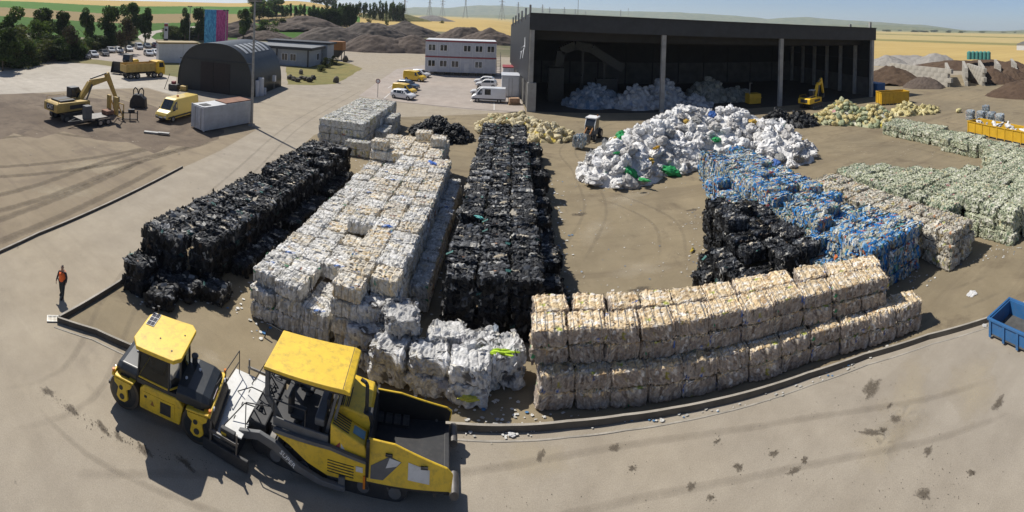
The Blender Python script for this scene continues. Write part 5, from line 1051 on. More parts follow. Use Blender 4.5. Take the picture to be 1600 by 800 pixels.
CARS = [(134, 91, 'black', 'black car at the hedge end of the far car park'), (146, 89, 'silver', 'pale silver car next to the black one in the far car park'), (163, 87, 'black', 'dark car third along the far car park from the hedge'), (173, 82, 'silver', 'silver car between the dark one and the pale pair'), (186, 82, 'white', 'white car in the middle of the far car park'), (201, 80, 'white', 'white car beside the people carrier in the far car park'), (217, 77, 'silver', 'silver people carrier standing by the lane in the far car park'), (230, 75, 'blue', 'dark blue car beside the people carrier'), (243, 74, 'red', 'dark red car at the end of the far car park'), (232, 87, 'silver', 'silver car showing behind the yellow truck cab'), (244, 86, 'white', 'white car showing beside the white shed')]
for x, y, k, l in CARS:
    vehicle('parked_car', l, 'car', P(x, y), hd(P(x, y), P(x + 12, y + 5)), PT[k], HATCH if x != 217 else KANG, (-1.28, 1.28), .33, 1.2, 'cars in the far car park', **(HW_ if x != 217 else KW))
# tracks, excavators, loader, truck
def track(parent, x0, x1, y, wd, h, name='track'):
    mb = MB(); r = h / 2; pr = []
    for k in range(9): a = math.pi/2 + math.pi * k / 8; pr.append((x0 + r + math.cos(a)*r, r + math.sin(a)*r))
    for k in range(9): a = -math.pi/2 + math.pi * k / 8; pr.append((x1 - r + math.cos(a)*r, r + math.sin(a)*r))
    mb.prism(pr, y - wd/2, y + wd/2, 'y'); o = part(name, mb, M_mdark, parent)
    n = int((x1 - x0) / .28); pad = MB(); pad.box(-.1, .1, -wd/2 - .03, wd/2 + .03, 0, .05); pm_ = pad.mesh('track_pad'); pm_.materials.append(M_steel)
    for k in range(n):
        xx = x0 + r*.6 + k * (x1 - x0 - r*1.2) / max(1, n-1)
        link('track_pad', pm_, o, (xx, y, h)); 
    for k in range(5):
        xx = x0 + r + k * (x1 - x0 - h) / 4; mb = MB(); mb.cyl((xx, y - wd/2 - .04, r*.8), (xx, y + wd/2 + .04, r*.8), r*.5, 12); part('roller_wheel', mb, M_mgrey, o)
    return o
def bar(mb, a, b, w0, w1, th, n=None):
    """tapered box girder in the xz plane from a to b"""
    a = Vector(a); b = Vector(b); d = (b - a).normalized(); nn = Vector((-d.z, 0, d.x)); vs = []
    for s in (-1, 1):
        for p, ww in ((a, w0), (b, w1)):
            vs += [tuple(p + nn*ww/2 + Vector((0, s*th/2, 0))), tuple(p - nn*ww/2 + Vector((0, s*th/2, 0)))]
    mb.add(vs, [(0, 2, 3, 1), (4, 5, 7, 6), (0, 4, 6, 2), (1, 3, 7, 5), (0, 1, 5, 4), (2, 6, 7, 3)]); return mb
def text(parent, s, size, loc, rot, mat, name='lettering'):
    c = bpy.data.curves.new(name, 'FONT'); c.body = s; c.size = size; c.extrude = .008; c.align_x = 'CENTER'; c.align_y = 'CENTER'; c.materials.append(mat)
    tmp = bpy.data.objects.new(name, c); me = bpy.data.meshes.new_from_object(tmp); bpy.data.objects.remove(tmp); me.materials.clear(); me.materials.append(mat)
    o = link(name, me, parent); o.location = loc; o.rotation_euler = rot; return o
def excavator(name, label, loc, rz, sc, col, swing=0.0, boom=((.9, 1.9), (2.9, 4.4), (5.6, 4.5)), stick=(6.9, 1.6), tool='hammer', letters=None, cabw=None):
    t = thing(name, label, 'excavator', loc, rz); t.scale = (sc,) * 3
    for s in (-1, 1): track(t, -2.1, 2.1, s * 1.15, .6, .95)
    mb = MB(); mb.box(-1.2, 1.2, -.9, .9, .35, .85); part('undercarriage', mb, M_mdark, t, bev=.05); mb = MB(); mb.cyl((0, 0, .85), (0, 0, 1.05), .75, 20); part('slew_ring', mb, M_mdark, t)
    mb = MB(); mb.prism([(-2.9, 1.1), (-2.9, 2.0), (-2.6, 2.15), (1.6, 2.05), (1.6, 1.1)], -1.35, 1.35, 'y'); ub = part('upper_body', mb, col, t, bev=.09, seg=3)
    mb = MB(); mb.box(-2.2, -.2, -1.0, 1.0, 2.15, 2.32); part('engine_cover', mb, M_mdark, t, bev=.05)
    mb = MB(); mb.box(-2.93, -2.9, -.75, .75, 1.3, 1.95); part('rear_grille', mb, M_mdark, t)
    for s in (-1, 1): mb = MB(); mb.box(-1.2, .9, s*1.355 - .01, s*1.355 + .01, 1.35, 1.8); part('side_panel', mb, M_mdark, t)
    if letters:
        text(t, letters, .62, (-2.945, 0, 1.62), (math.pi/2, 0, -math.pi/2), M_frame)
    cy = cabw if cabw is not None else .8
    mb = MB(); mb.prism([(.1, 1.9), (.1, 3.3), (1.2, 3.3), (1.75, 2.5), (1.75, 1.9)], cy - .5, cy + .5, 'y'); cab_ = part('cab', mb, M_mdark, t, bev=.05)
    for yy in (cy - .51, cy + .51): mb = MB(); mb.quad((.2, yy, 2.2), (1.62, yy, 2.2), (1.15, yy, 3.2), (.2, yy, 3.2)); part('cab_window', mb, M_glass, cab_)
    mb = MB(); mb.quad((1.765, cy - .42, 2.1), (1.765, cy + .42, 2.1), (1.765, cy + .42, 2.5), (1.765, cy - .42, 2.5)); part('windscreen', mb, M_glass, cab_)
    mb = MB(); mb.box(.1, 1.2, cy - .48, cy + .48, 3.3, 3.36); part('cab_roof', mb, M_frame if cabw else M_mgrey, cab_)
    b0, b1, b2 = [Vector((p[0], -.1, p[1])) for p in boom]; st_ = Vector((stick[0], -.1, stick[1]))
    mb = MB(); bar(mb, b0, b1, .45, .75, .5); bar(mb, b1, b2, .75, .4, .5); part('boom', mb, col, t, bev=.04)
    mb = MB(); bar(mb, b2 + (b2 - st_).normalized() * .7, st_, .6, .3, .4); part('stick', mb, col, t, bev=.04)
    mb = MB(); mb.cyl(b1 + Vector((0, 0, .5)), b2 + (b2 - st_).normalized() * .7, .1, 10); part('stick_cylinder', mb, M_steel, t)
    for s in (-.38, .38): mb = MB(); mb.cyl((1.5, -.1 + s, 1.5), b1 + Vector((0, s, -.1)), .1, 10); part('boom_cylinder', mb, M_steel, t)
    if tool == 'hammer': mb = MB(); mb.box(st_.x - .25, st_.x + .35, -.4, .2, st_.z - 1.3, st_.z + .2); part('quick_coupler', mb, M_mdark, t, bev=.06)
    else: mb = MB(); mb.prism([(st_.x, st_.z), (st_.x + .1, st_.z - .8), (st_.x - .6, st_.z - .95), (st_.x - .9, st_.z - .4)], -.55, .35, 'y'); part('bucket', mb, M_mdark, t, bev=.03)
    for s in (-1, 1): mb = MB(); mb.tube([(-2.6, s*1.2, 2.15), (-2.6, s*1.2, 2.55), (-.3, s*1.2, 2.55), (-.3, s*1.2, 2.1)], .025); part('guard_rail', mb, col, t)
    return t
xa = P(112, 184); excavator('tracked_excavator', 'weathered yellow tracked excavator with its boom arched over the dirt lot', xa, hd(P(105, 184), P(176, 172)), 1.14, MYC, boom=((.9, 1.9), (2.5, 3.75), (5.2, 4.1)), stick=(6.5, 1.5), letters='CAT')
c = P(1268, 168); excavator('small_excavator', 'small yellow excavator with white cab roof at the mouth of the hall', c, hd(P(1262, 170), P(1290, 162)), .92, MY, boom=((.9, 1.9), (2.0, 4.3), (3.4, 4.8)), stick=(4.3, 2.4), tool='bucket', cabw=.35)
# dump truck and wheel loader
def truck(loc, rz, sc):
    t = thing('dump_truck', 'yellow four-axle dump truck parked beside the white shed', 'truck', loc, rz); t.scale = (sc,) * 3
    mb = MB(); mb.box(-3.6, 3.9, -.5, .5, .8, 1.15); part('chassis', mb, M_mdark, t)
    mb = MB(); mb.prism([(2.3, 1.0), (2.3, 2.9), (2.6, 3.05), (3.9, 3.0), (4.2, 1.9), (4.2, .6), (2.9, .6)], -1.2, 1.2, 'y'); cb = part('cab', mb, MY, t, bev=.06)
    mb = MB(); mb.quad((4.17, -1.05, 2.0), (4.17, 1.05, 2.0), (3.93, 1.05, 2.85), (3.93, -1.05, 2.85)); w_ = part('windscreen', mb, M_glass, cb); w_.location = (.04, 0, 0)
    for s in (-1, 1): mb = MB(); mb.quad((2.9, s*1.21, 1.9), (3.95, s*1.21, 1.9), (3.75, s*1.21, 2.75), (2.9, s*1.21, 2.75)); part('side_window', mb, M_glass, cb)
    mb = MB()
    for s in (-1, 1): mb.box(-3.9, 2.1, s*1.25 - .04, s*1.25 + .04, 1.3, 2.75)
    mb.box(-3.9, 2.1, -1.21, 1.21, 1.25, 1.35); mb.box(2.02, 2.1, -1.21, 1.21, 1.35, 2.95); mb.box(-3.9, -3.82, -1.21, 1.21, 1.35, 2.5); tb = part('tipper_body', mb, MYC, t)
    for k in range(7):
        for s in (-1, 1): mb = MB(); mb.box(-3.8 + k*.95, -3.68 + k*.95, s*1.33 - .04, s*1.33 + .04, 1.3, 2.75); part('rib', mb, MYC, tb)
    for x in (-2.9, -1.5, 1.9, 3.3):
        for s in (-1, 1): wheel(t, x, s*1.02, .52, .36)
    return t
truck(P(222, 121), hd(P(200, 123), P(246, 120)), 1.12)
def loader(loc, rz, sc):
    t = thing('wheel_loader', 'yellow wheel loader with a dark raised bucket behind the dump truck', 'loader', loc, rz); t.scale = (sc,) * 3
    mb = MB(); mb.prism([(-2.8, .9), (-2.8, 2.0), (-2.3, 2.3), (-.5, 2.3), (-.5, .9)], -.95, .95, 'y'); part('engine_hood', mb, MY, t, bev=.1)
    mb = MB(); mb.box(-.5, 1.3, -.7, .7, .8, 1.5); part('frame', mb, MY, t, bev=.05)
    mb = MB(); mb.prism([(-.6, 1.5), (-.6, 3.3), (.7, 3.3), (1.0, 2.4), (.9, 1.5)], -.75, .75, 'y'); cb = part('cab', mb, M_glass, t, bev=.04); mb = MB(); mb.box(-.75, .85, -.85, .85, 3.3, 3.42); part('cab_roof', mb, M_mgrey, cb)
    for x in (-1.7, 1.4):
        for s in (-1, 1): wheel(t, x, s*1.1, .72, .5, MY)
    for s in (-.55, .55): mb = MB(); bar(mb, (1.0, 0, 1.9), (3.2, 0, 1.2), .35, .28, .16); o = part('lift_arm', mb, MYC, t); o.location = (0, s, 0)
    mb = MB()
    pr = [(3.1, .5), (3.2, 2.2), (3.6, 2.3), (3.4, 1.4), (3.5, .6), (4.3, .35), (4.3, .25), (3.2, .3)]; mb.prism(pr, -1.35, 1.35, 'y')
    for s in (-1, 1): mb.prism([(3.2, .3), (3.3, 2.2), (3.7, 2.2), (4.3, .35)], s*1.38 - .03, s*1.38 + .03, 'y')
    part('bucket', mb, M_mdark, t); return t
loader(P(200, 112), hd(P(205, 112), P(165, 122)), 1.15)
# telehandler carrying a bale
t = thing('forklift', 'white-roofed loader tractor carrying a bale across the yard', 'forklift', P(924, 217), hd(P(926, 215), P(903, 231))); t.scale = (.92,) * 3
mb = MB(); mb.box(-1.7, .8, -.7, .7, .6, 1.3); part('chassis', mb, M_mgrey, t, bev=.06); mb = MB(); mb.prism([(-.9, 1.3), (-1.0, 2.75), (.3, 2.75), (.75, 1.9), (.75, 1.3)], -.7, .7, 'y'); cb = part('cab', mb, M_glass, t, bev=.04)
mb = MB(); mb.box(-1.15, .5, -.78, .78, 2.76, 2.92); part('cab_roof', mb, M_frame, cb, bev=.03); mb = MB(); mb.cyl((-.8, .5, 2.92), (-.8, .5, 3.15), .08, 10); part('beacon', mb, M_or, cb)
for s in (-1, 1):
    mb = MB(); mb.tube([(.75, s*.68, 1.3), (.75, s*.68, 1.9), (.3, s*.68, 2.75)], .05); part('cab_pillar', mb, M_frame, cb)
    wheel(t, -1.1, s*.85, .62, .42); wheel(t, 1.0, s*.8, .45, .34)
    mb = MB(); bar(mb, (.5, 0, 1.7), (2.0, 0, .9), .2, .16, .12); o = part('lift_arm', mb, M_or, t); o.location = (0, s*.4, 0); mb = MB(); mb.box(2.0, 3.1, s*.4 - .06, s*.4 + .06, .12, .2); part('fork', mb, M_steel, t)
mb = MB(); mb.box(1.95, 2.05, -.6, .6, .1, 1.1); part('carriage', mb, M_steel, t)
c = P(906, 232); bale('bluegrey', c.x, c.y, .2, hd(P(926, 215), P(903, 231)), 'grey mixed bale held on the forks of the loader tractor', None, size=(1.1, 1.15, 1.9))
# containers and skips
M_cont = pm('container_white', (.55, .56, .57), .6, var=.2, scale=.8, dirt=.35, dcol=(.3, .27, .23)); M_rustr = pm('rusty_roof', (.26, .13, .08), .8, var=.4, scale=1.2)
a = P(318, 207); b = P(392, 197); u = (b - a); cl_ = 6.4; t = thing('shipping_container', 'white shipping container with a rusty roof beside the lamp post', 'container', a, math.atan2(P(393, 193).y - a.y, P(393, 193).x - a.x))
CL_ = (P(393, 193) - a).length; mb = MB(); mb.box(0, CL_, 0, 2.5, .15, 2.95); cbody = part('body', mb, M_cont, t)
for k in range(26): mb = MB(); mb.box(.15 + k*(CL_-.3)/26, .15 + k*(CL_-.3)/26 + .14, -.045, -.002, .35, 2.8); part('corrugation', mb, M_cont, cbody)
for x_ in (0, CL_):
    for y_ in (0, 2.5): mb = MB(); mb.box(x_ - .08, x_ + .08, y_ - .08, y_ + .08, .1, 3.0); part('corner_post', mb, M_cont, t)
mb = MB(); mb.box(CL_*.45, CL_ - .1, .1, 2.4, 2.96, 3.06); part('roof_sheet', mb, M_rustr, t); mb = MB(); mb.box(.3, 1.4, .5, 1.6, 2.96, 3.0); part('roof_patch', mb, M_blk, t)
for s in (0, 1): mb = MB(); mb.box(-.06, -.002, .08 + s*1.2, 1.22 + s*1.2, .3, 2.8); d_ = part('door', mb, M_cont, t); mb = MB(); mb.cyl((-.09, .5 + s*1.2, .3), (-.09, .5 + s*1.2, 2.8), .03); part('lock_bar', mb, M_galv, d_)
def skip(name, label, loc, rz, L_, Wd, h, col, inn, ribs, sc=1.0, slope=.0, fill=None):
    t = thing(name, label, 'skip', loc, rz); th = .06
    mb = MB(); mb.box(0, L_, 0, Wd, .18, .26); part('floor', mb, inn, t)
    for nm, bx in (('side_wall', (0, L_, 0, th)), ('side_wall', (0, L_, Wd - th, Wd)), ('end_wall', (0, th, th, Wd - th)), ('end_wall', (L_ - th, L_, th, Wd - th))): mb = MB(); mb.box(bx[0], bx[1], bx[2], bx[3], .26, h); part(nm, mb, col, t)
    for k in range(ribs + 1):
        x_ = k * (L_ - .12) / ribs
        for y_ in (-.07, Wd): mb = MB(); mb.box(x_, x_ + .12, y_, y_ + .07, .1, h - .06); part('rib', mb, col, t)
    for k in range(3):
        y_ = .3 + k * (Wd - .7) / 2
        for x_ in (-.07, L_): mb = MB(); mb.box(x_, x_ + .07, y_, y_ + .12, .1, h - .06); part('rib', mb, col, t)
    mb = MB(); mb.box(-.1, L_ + .1, -.1, .0, h - .06, h + .06); mb.box(-.1, L_ + .1, Wd, Wd + .1, h - .06, h + .06); mb.box(-.1, 0, 0, Wd, h - .06, h + .06); mb.box(L_, L_ + .1, 0, Wd, h - .06, h + .06); part('rim', mb, col, t, bev=.015)
    mb = MB(); mb.box(.2, L_ - .2, .4, .55, 0, .18); mb.box(.2, L_ - .2, Wd - .55, Wd - .4, 0, .18); part('skid', mb, M_mdark, t); return t
M_bsk = pm('skip_blue', (.028, .125, .30), .5, var=.2, scale=1.5, dirt=.35, dcol=(.12, .12, .12)); M_ysk = pm('skip_yellow', (.62, .37, .02), .55, var=.2, scale=1.2, dirt=.3, dcol=(.25, .15, .05)); M_inn = pm('skip_inside', (.10, .10, .095), .8, var=.4, dirt=.4)
a = P(1546, 528); b = P(1604, 556); skip('blue_skip', 'blue steel skip with worn grey inside standing by the kerb', a, hd(a, b), 4.6, 1.75, .92, M_bsk, M_inn, 6)
a = P(1512, 208); b = P(1602, 228); skip('yellow_skip', 'long yellow skip full of white scrap beyond the green bales', a, hd(a, b), (b - a).length + 2, 2.6, 1.7, M_ysk, M_inn, 9)
u = (b - a).normalized(); nrm_ = Vector((-u.y, u.x, 0))
for i in range(26):
    q = a + u * random.uniform(.6, (b - a).length + 1) + nrm_ * random.uniform(.5, 2.1); o = link('scrap_piece', blob_mesh('scrap_piece', PB['white'], 300 + i % 6, M_bag, (1, .5, .3), .6, sub=2), None, (q.x, q.y, 1.45 + random.random() * .3)); o.scale = (random.uniform(.6, 1.3),) * 3; o.rotation_euler = (random.random(), random.random(), random.random() * 6); tag(o, 'white scrap piece lying in the long yellow skip', 'plastic scrap', 'scrap in the yellow skip')
a = P(1378, 161); skip('yellow_skip', 'tall yellow skip standing in the shade beside the hall corner', P(1377, 165), hd(P(1377, 165), P(1432, 161)), 6.0, 2.4, 2.4, M_ysk, M_inn, 7)
t = thing('blue_container', 'dark blue container beside the outer pillar of the hall', 'container', P(1376, 150), .0); mb = MB(); mb.box(-1.1, 1.4, 0, 6, .1, 2.7); cbody = part('body', mb, M_bsk, t)
for k in range(7): mb = MB(); mb.box(-1.0 + k*.33, -.88 + k*.33, -.05, -.002, .2, 2.6); part('corrugation', mb, M_bsk, cbody)
t = thing('yellow_bin', 'yellow waste bin with a wire stand inside the hall mouth', 'bin', P(1180, 164), -.05); mb = MB(); mb.box(-1.2, 1.2, 0, 1.8, .2, 2.0); part('body', mb, M_ysk, t, bev=.04); mb = MB(); mb.box(-1.3, 1.3, -.08, 1.88, 1.2, 1.32); part('band', mb, M_ysk, t); mb = MB(); mb.tube([(-1.1, .2, 2.0), (-1.1, .2, 4.0), (-.6, .2, 4.0)], .06); part('stand', mb, M_galv, t)
# clutter on the dirt lot: quick couplers, a drawbar trailer, scrap frames
def frame_rack(loc, rz, label, sc=1.0):
    t = thing('machine_rack', label, 'machine attachment', loc, rz); t.scale = (sc,) * 3
    mb = MB(); mb.box(-1.0, 1.0, -.06, .06, .1, .22); mb.box(-1.0, 1.0, -.06, .06, .9, 1.02); part('rail', mb, M_mdark, t)
    for x_ in (-.95, 0, .95): mb = MB(); mb.box(x_ - .07, x_ + .07, -.05, .05, 0, 1.25); part('post', mb, M_mdark, t)
    mb = MB(); mb.box(-.25, .6, -.1, .4, .95, 1.4); part('coupler', mb, M_mdark, t, bev=.05); return t
frame_rack(P(203, 188), .9, 'small dark steel pallet fork frame on the soil before the yellow van')
t = thing('grab_attachment', 'dark grapple attachment with two curved hoses standing on the soil', 'machine attachment', P(216, 167), .6)
mb = MB(); mb.prism([(-1.2, 0), (-1.1, 1.0), (-.6, 1.9), (.3, 1.9), (1.1, 1.3), (1.2, 0)], -.7, .7, 'y'); part('grab_body', mb, M_mdark, t, bev=.12)
for s in (-.7, .7): mb = MB(); mb.tube([(s, 0, 1.2), (s*1.1, 0, 2.4), (s*.7, 0, 2.8), (s*.2, 0, 2.5), (0, 0, 1.8)], .09); part('hose', mb, M_blk, t)
t = thing('flatbed_trailer', 'grey drawbar trailer with upright ramps parked before the excavator', 'trailer', P(150, 193), hd(P(130, 197), P(175, 190))); t.scale = (1.1,) * 3
mb = MB(); mb.box(-2.4, 2.2, -1.0, 1.0, .75, .9); part('deck', mb, M_steel, t); mb = MB(); mb.tube([(-2.4, -.5, .7), (-3.6, 0, .6), (-2.4, .5, .7)], .08); part('drawbar', mb, M_mdark, t)
for x_ in (-.2, .8):
    for s in (-1, 1): wheel(t, x_, s*1.15, .38, .24)
mb = MB(); mb.box(-1.9, -1.1, -.9, -.1, .9, 2.3); part('tool_chest', mb, M_mgrey, t, bev=.05)
for s in (-.7, .7): mb = MB(); mb.box(2.1, 2.35, s - .3, s + .3, .8, 2.9); part('ramp', mb, MYC, t)
mb = MB(); mb.tube([(2.3, -.6, 2.6), (3.6, -.3, .2)], .07); mb.tube([(2.3, .6, 2.6), (3.6, .9, .2)], .07); mb.tube([(3.6, -.3, .2), (3.6, .9, .2), (3.6, .9, 1.8), (3.6, -.3, 1.8), (3.6, -.3, .2)], .07); part('gate_frame', mb, MYC, t)
mb = MB(); mb.box(1.0, 2.0, -.7, .5, .9, 1.4); part('cargo', mb, M_rustr, t, bev=.1)
t = thing('steel_plank', 'bent pale metal plank lying on the dark soil', 'scrap metal', P(249, 210), .55); mb = MB(); mb.box(-1.8, 0, -.22, .22, .03, .22); mb.box(-.1, 1.2, -.3, .1, .12, .3); part('sheet', mb, M_galv, t)
t = thing('pallet_bag', 'brown crate of scrap beside the white storage units', 'crate', P(803, 163), .2); mb = MB(); mb.box(-1.0, 1.0, -.7, .7, 0, .3); part('pallet', mb, pm('pallet_wood', (.30, .20, .11), .9, var=.3), t); mb = MB(); mb.box(-.9, .9, -.6, .6, .3, 1.1); part('crate', mb, pm('crate_board', (.42, .27, .17), .9, var=.35), t, bev=.1)
t = thing('machine_parts', 'cluster of red and dark machine parts by the hangar doors', 'machine attachment', P(278, 141), .4); mb = MB(); mb.box(-1.6, .2, -.8, .6, 0, 1.1); part('base', mb, M_mdark, t, bev=.2); mb = MB(); mb.box(-1.2, -.4, -.4, .3, 1.1, 1.6); part('red_drum', mb, M_red, t, bev=.15); mb = MB(); mb.tube([(-2.6, 0, 0), (-1.6, 0, 2.8)], .06); part('bar', mb, M_mdark, t); mb = MB(); mb.box(.5, 1.7, -.5, .5, 0, .9); part('generator', mb, MYC, t, bev=.1)
for x, y, r, l in ((470, 116, 1.0, 'upright grey stone on the dry lawn'), (525, 129, 1.2, 'dark boulder at the rounded corner of the dry lawn'), (540, 97, 1.6, 'dark boulder on the dry lawn by the orange bin')):
    me = blob_mesh('boulder', W((1, '#6b655c'), (1, '#57524b')), x, M_bagd, (1, .8, 1.2), .3, sub=2); o = link('boulder', me, None, P(x, y) + Vector((0, 0, r*.5))); o.scale = (r*1.2,) * 3; tag(o, l, 'boulder')
for k in range(7):
    me = blob_mesh('boulder', W((1, '#5b564e'), (1, '#46423c')), 900 + k, M_bagd, (1, .8, .8), .3, sub=2); o = link('boulder', me, None, P(453 + k*6, 124 + (k % 3) * 2) + Vector((0, 0, .4))); o.scale = (random.uniform(1.0, 1.6),) * 3; tag(o, 'dark boulder in the row edging the dry lawn beside the hangar', 'boulder', 'boulders edging the lawn')
# ------------------------------------------------------------------ trees, bushes, pylons
M_leaf = attrmat('foliage', rough=.75, var=.4, bump=0, spec=.2, scale=2.0, rnd=.35)
def leafy(m):
    N = m.node_tree.nodes; L = m.node_tree.links; b = N['Principled BSDF']; src = b.inputs['Base Color'].links[0].from_socket
    tr = N.new('ShaderNodeBsdfTranslucent'); vm = N.new('ShaderNodeVectorMath'); vm.operation = 'MULTIPLY'; vm.inputs[1].default_value = (1.15, 1.25, .7); L.new(src, vm.inputs[0]); L.new(vm.outputs[0], tr.inputs[0])
    mx = N.new('ShaderNodeMixShader'); mx.inputs[0].default_value = .4; L.new(b.outputs[0], mx.inputs[1]); L.new(tr.outputs[0], mx.inputs[2]); L.new(mx.outputs[0], N['Material Output'].inputs[0])
leafy(M_leaf); M_bark = pm('bark', (.10, .075, .05), .95, var=.4, scale=3)
def crown_mesh(name, seed, pal, nleaf=1500, shape='oval', leaf=.045, lobes=13):
    rng = np.random.default_rng(seed); cs = []
    for _ in range(lobes):
        a = rng.uniform(0, 6.28); h = rng.uniform(-.36, .38); w_ = {'oval': math.sqrt(max(.02, 1 - (h / .5) ** 2)) * .3, 'cone': (.5 - h) * .26, 'round': math.sqrt(max(.02, 1 - (h / .5) ** 2)) * .34}[shape]; r = rng.uniform(.3, 1.0)
        cs.append((math.cos(a) * w_ * r, math.sin(a) * w_ * r, h, rng.uniform(.12, .22) * (1.0 if shape != 'cone' else .8), rng.uniform(.75, 1.25)))
    vs = []; fs = []; cl = []
    for _ in range(nleaf):
        cx, cy, cz, r, sh = cs[rng.integers(len(cs))]; d = rng.normal(0, 1, 3); d /= np.linalg.norm(d); rr = r * rng.uniform(.45, 1.12) ** .6
        p = np.array([cx, cy, cz]) + d * rr * np.array([1, 1, .85]); t = rng.normal(0, 1, 3); t /= np.linalg.norm(t); b = np.cross(t, d + rng.normal(0, .5, 3)); b /= np.linalg.norm(b) + 1e-6; s = leaf * rng.uniform(.5, 1.2); i0 = len(vs)
        vs += [tuple(p - t*s), tuple(p + b*s*.7), tuple(p + t*s), tuple(p - b*s*.6)]; fs.append((i0, i0+1, i0+2, i0+3)); c = pick(pal, 1, rng)[0] * sh; cl += [c] * 4
    me = bpy.data.meshes.new(name); me.from_pydata(vs, [], fs); colattr(me, np.clip(np.array(cl), 0, 1)); me.materials.append(M_leaf); return me
DG = [(5, (.060, .098, .030)), (3, (.082, .125, .038)), (2, (.046, .072, .026)), (1, (.12, .165, .05))]; LG = [(4, (.085, .13, .03)), (3, (.065, .105, .028)), (2, (.12, .16, .045))]; OG = [(4, (.10, .115, .042)), (3, (.07, .088, .035)), (2, (.13, .135, .06))]; PG = [(4, (.065, .048, .038)), (3, (.05, .045, .032)), (2, (.08, .07, .045))]
CR = {k: [crown_mesh('crown', 500 + i * 13 + len(k), pal, nl, sh, lf) for i in range(n)] for k, pal, nl, sh, n, lf in (('dark', DG, 4200, 'oval', 4, .04), ('round', DG, 4000, 'round', 3, .04), ('light', LG, 1800, 'round', 2, .04), ('olive', OG, 1800, 'round', 4, .04), ('cone', DG, 900, 'cone', 4, .055), ('purple', PG, 1600, 'round', 1, .04), ('row', DG, 800, 'oval', 3, .06))}
def trunk_mesh(seed):
    rng = np.random.default_rng(seed); mb = MB(); mb.cyl((0, 0, -.03), (0, 0, .45), .022, 8, .013); mb.cyl((0, 0, .45), (.01, 0, .85), .013, 7, .004)
    for _ in range(7): z = rng.uniform(.25, .6); a = rng.uniform(0, 6.28); r = rng.uniform(.12, .25); mb.cyl((0, 0, z), (math.cos(a)*r, math.sin(a)*r, z + rng.uniform(.12, .25)), .008, 5, .003)
    me = mb.mesh('trunk'); me.materials.append(M_bark); return me
TR = [trunk_mesh(i) for i in range(3)]
def tree(c, h, wd, kind, label, group=None, name='tree', lift=.18):
    t = thing(name, label, 'tree', c, random.uniform(0, 6.28), group)
    a = link('trunk', random.choice(TR), t); a.scale = (h, h, h)
    b = link('crown', random.choice(CR[kind]), t, (0, 0, h * (lift + (1 - lift) / 2))); b.scale = (wd / .58, wd / .58, h * (1 - lift) / .92); return t
def bush(c, h, wd, kind, label, group=None):
    t = thing('bush', label, 'bush', c, random.uniform(0, 6.28), group); b = link('foliage', random.choice(CR[kind]), t, (0, 0, h * .42)); b.scale = (wd / .95, wd / .95, h / .9)
    mb = MB(); mb.cyl((0, 0, -.1), (0, 0, h * .5), .12, 6, .05); part('stem', mb, M_bark, t); return t
def gz(v): return Vector((v.x, v.y, float(hgt(v.x, v.y))))
def tree_px(x, yt, D, wpx, kind, label, group=None, lift=.18):
    p = PD(x, yt, D); c = gz(p); tree(c, p.z - c.z, wpx / F * D, kind, label, group, lift=lift)
for x, yt, D, wpx, k, l in ((18, 13, 118, 38, 'dark', 'tall dark tree at the field edge where the hedge begins'), (66, 14, 150, 32, 'round', 'dark rounded tree behind the light green one'), (64, 31, 125, 27, 'light', 'light green tree in front of a dark one at the hedge'), (104, 20, 135, 30, 'dark', 'dark tree between the light green tree and the slender one'), (137, 9, 150, 22, 'dark', 'slender dark tree standing clear against the brown field'),
                            (174, 12, 155, 26, 'round', 'broad dark tree on a visible stem above the hedge'), (203, 6, 170, 25, 'round', 'tallest dark tree behind the car park'), (198, 31, 135, 25, 'purple', 'purplish dark tree above the parked cars'), (228, 9, 165, 20, 'dark', 'dark tree beside the access lane bend'), (290, 14, 190, 13, 'dark', 'small slim tree beside the lamp post by the lane'), (311, 14, 190, 18, 'round', 'small round tree next to the painted tower'), (381, 15, 200, 15, 'round', 'small tree behind the hangar near the bushes'),
                            (108, 42, 118, 26, 'purple', 'purplish shrub tree leaning over the hedge'), (30, 40, 108, 34, 'olive', 'olive shrub tree inside the hedge corner'), (5, 45, 95, 40, 'dark', 'dark shrub tree at the hedge end by the pale pavement')):
    tree_px(x, yt, D, wpx, k, l)
rh = random.Random(5)
hedge = [((0, 112), (60, 102)), ((60, 102), (125, 92)), ((120, 88), (215, 64))]
for i in range(40):
    f = i / 40; a, b = hedge[min(2, int(f * 3))]; g = f * 3 - int(f * 3); q = P(a[0] + (b[0]-a[0])*g, a[1] + (b[1]-a[1])*g) ; u = Vector((q.x, q.y, 0)).normalized(); back = rh.uniform(.5, 13)
    c = q + u * back; c.z = float(hgt(c.x, c.y)); bush(c, rh.uniform(4.5, 7.0) * (1 if f < .66 else .7), rh.uniform(6.5, 9.5), rh.choice(('olive', 'olive', 'dark', 'round')), 'dense green bush in the tall hedge bordering the pale storage pavement', 'bushes of the tall hedge')
for i in range(22):
    x = 262 + i * 4.6; q = P(x, 68 - (i > 12) * 4); u = Vector((q.x, q.y, 0)).normalized(); c = gz(q + u * rh.uniform(12, 34)); bush(c, rh.uniform(4, 6.5), rh.uniform(7, 11), rh.choice(('olive', 'olive', 'dark')), 'olive bush in the scrub behind the painted tower', 'bushes of the scrub by the tower')
for x, y, h, wd, k, l in ((417, 62, 9, 13, 'light', 'round light green bush beside the earth heap'), (405, 46, 16, 16, 'round', 'dark broad tree above the low building'), (432, 44, 14, 13, 'round', 'dark round tree beside the broad one above the low building'), (388, 52, 10, 13, 'olive', 'olive shrub clump above the hangar roof'), (437, 56, 7, 10, 'olive', 'olive shrub by the brown soil bank')):
    c = gz(P(x, y)); c *= 1.0; bush(c, h, wd, k, l) if h < 12 else tree(c, h, wd, k, l)
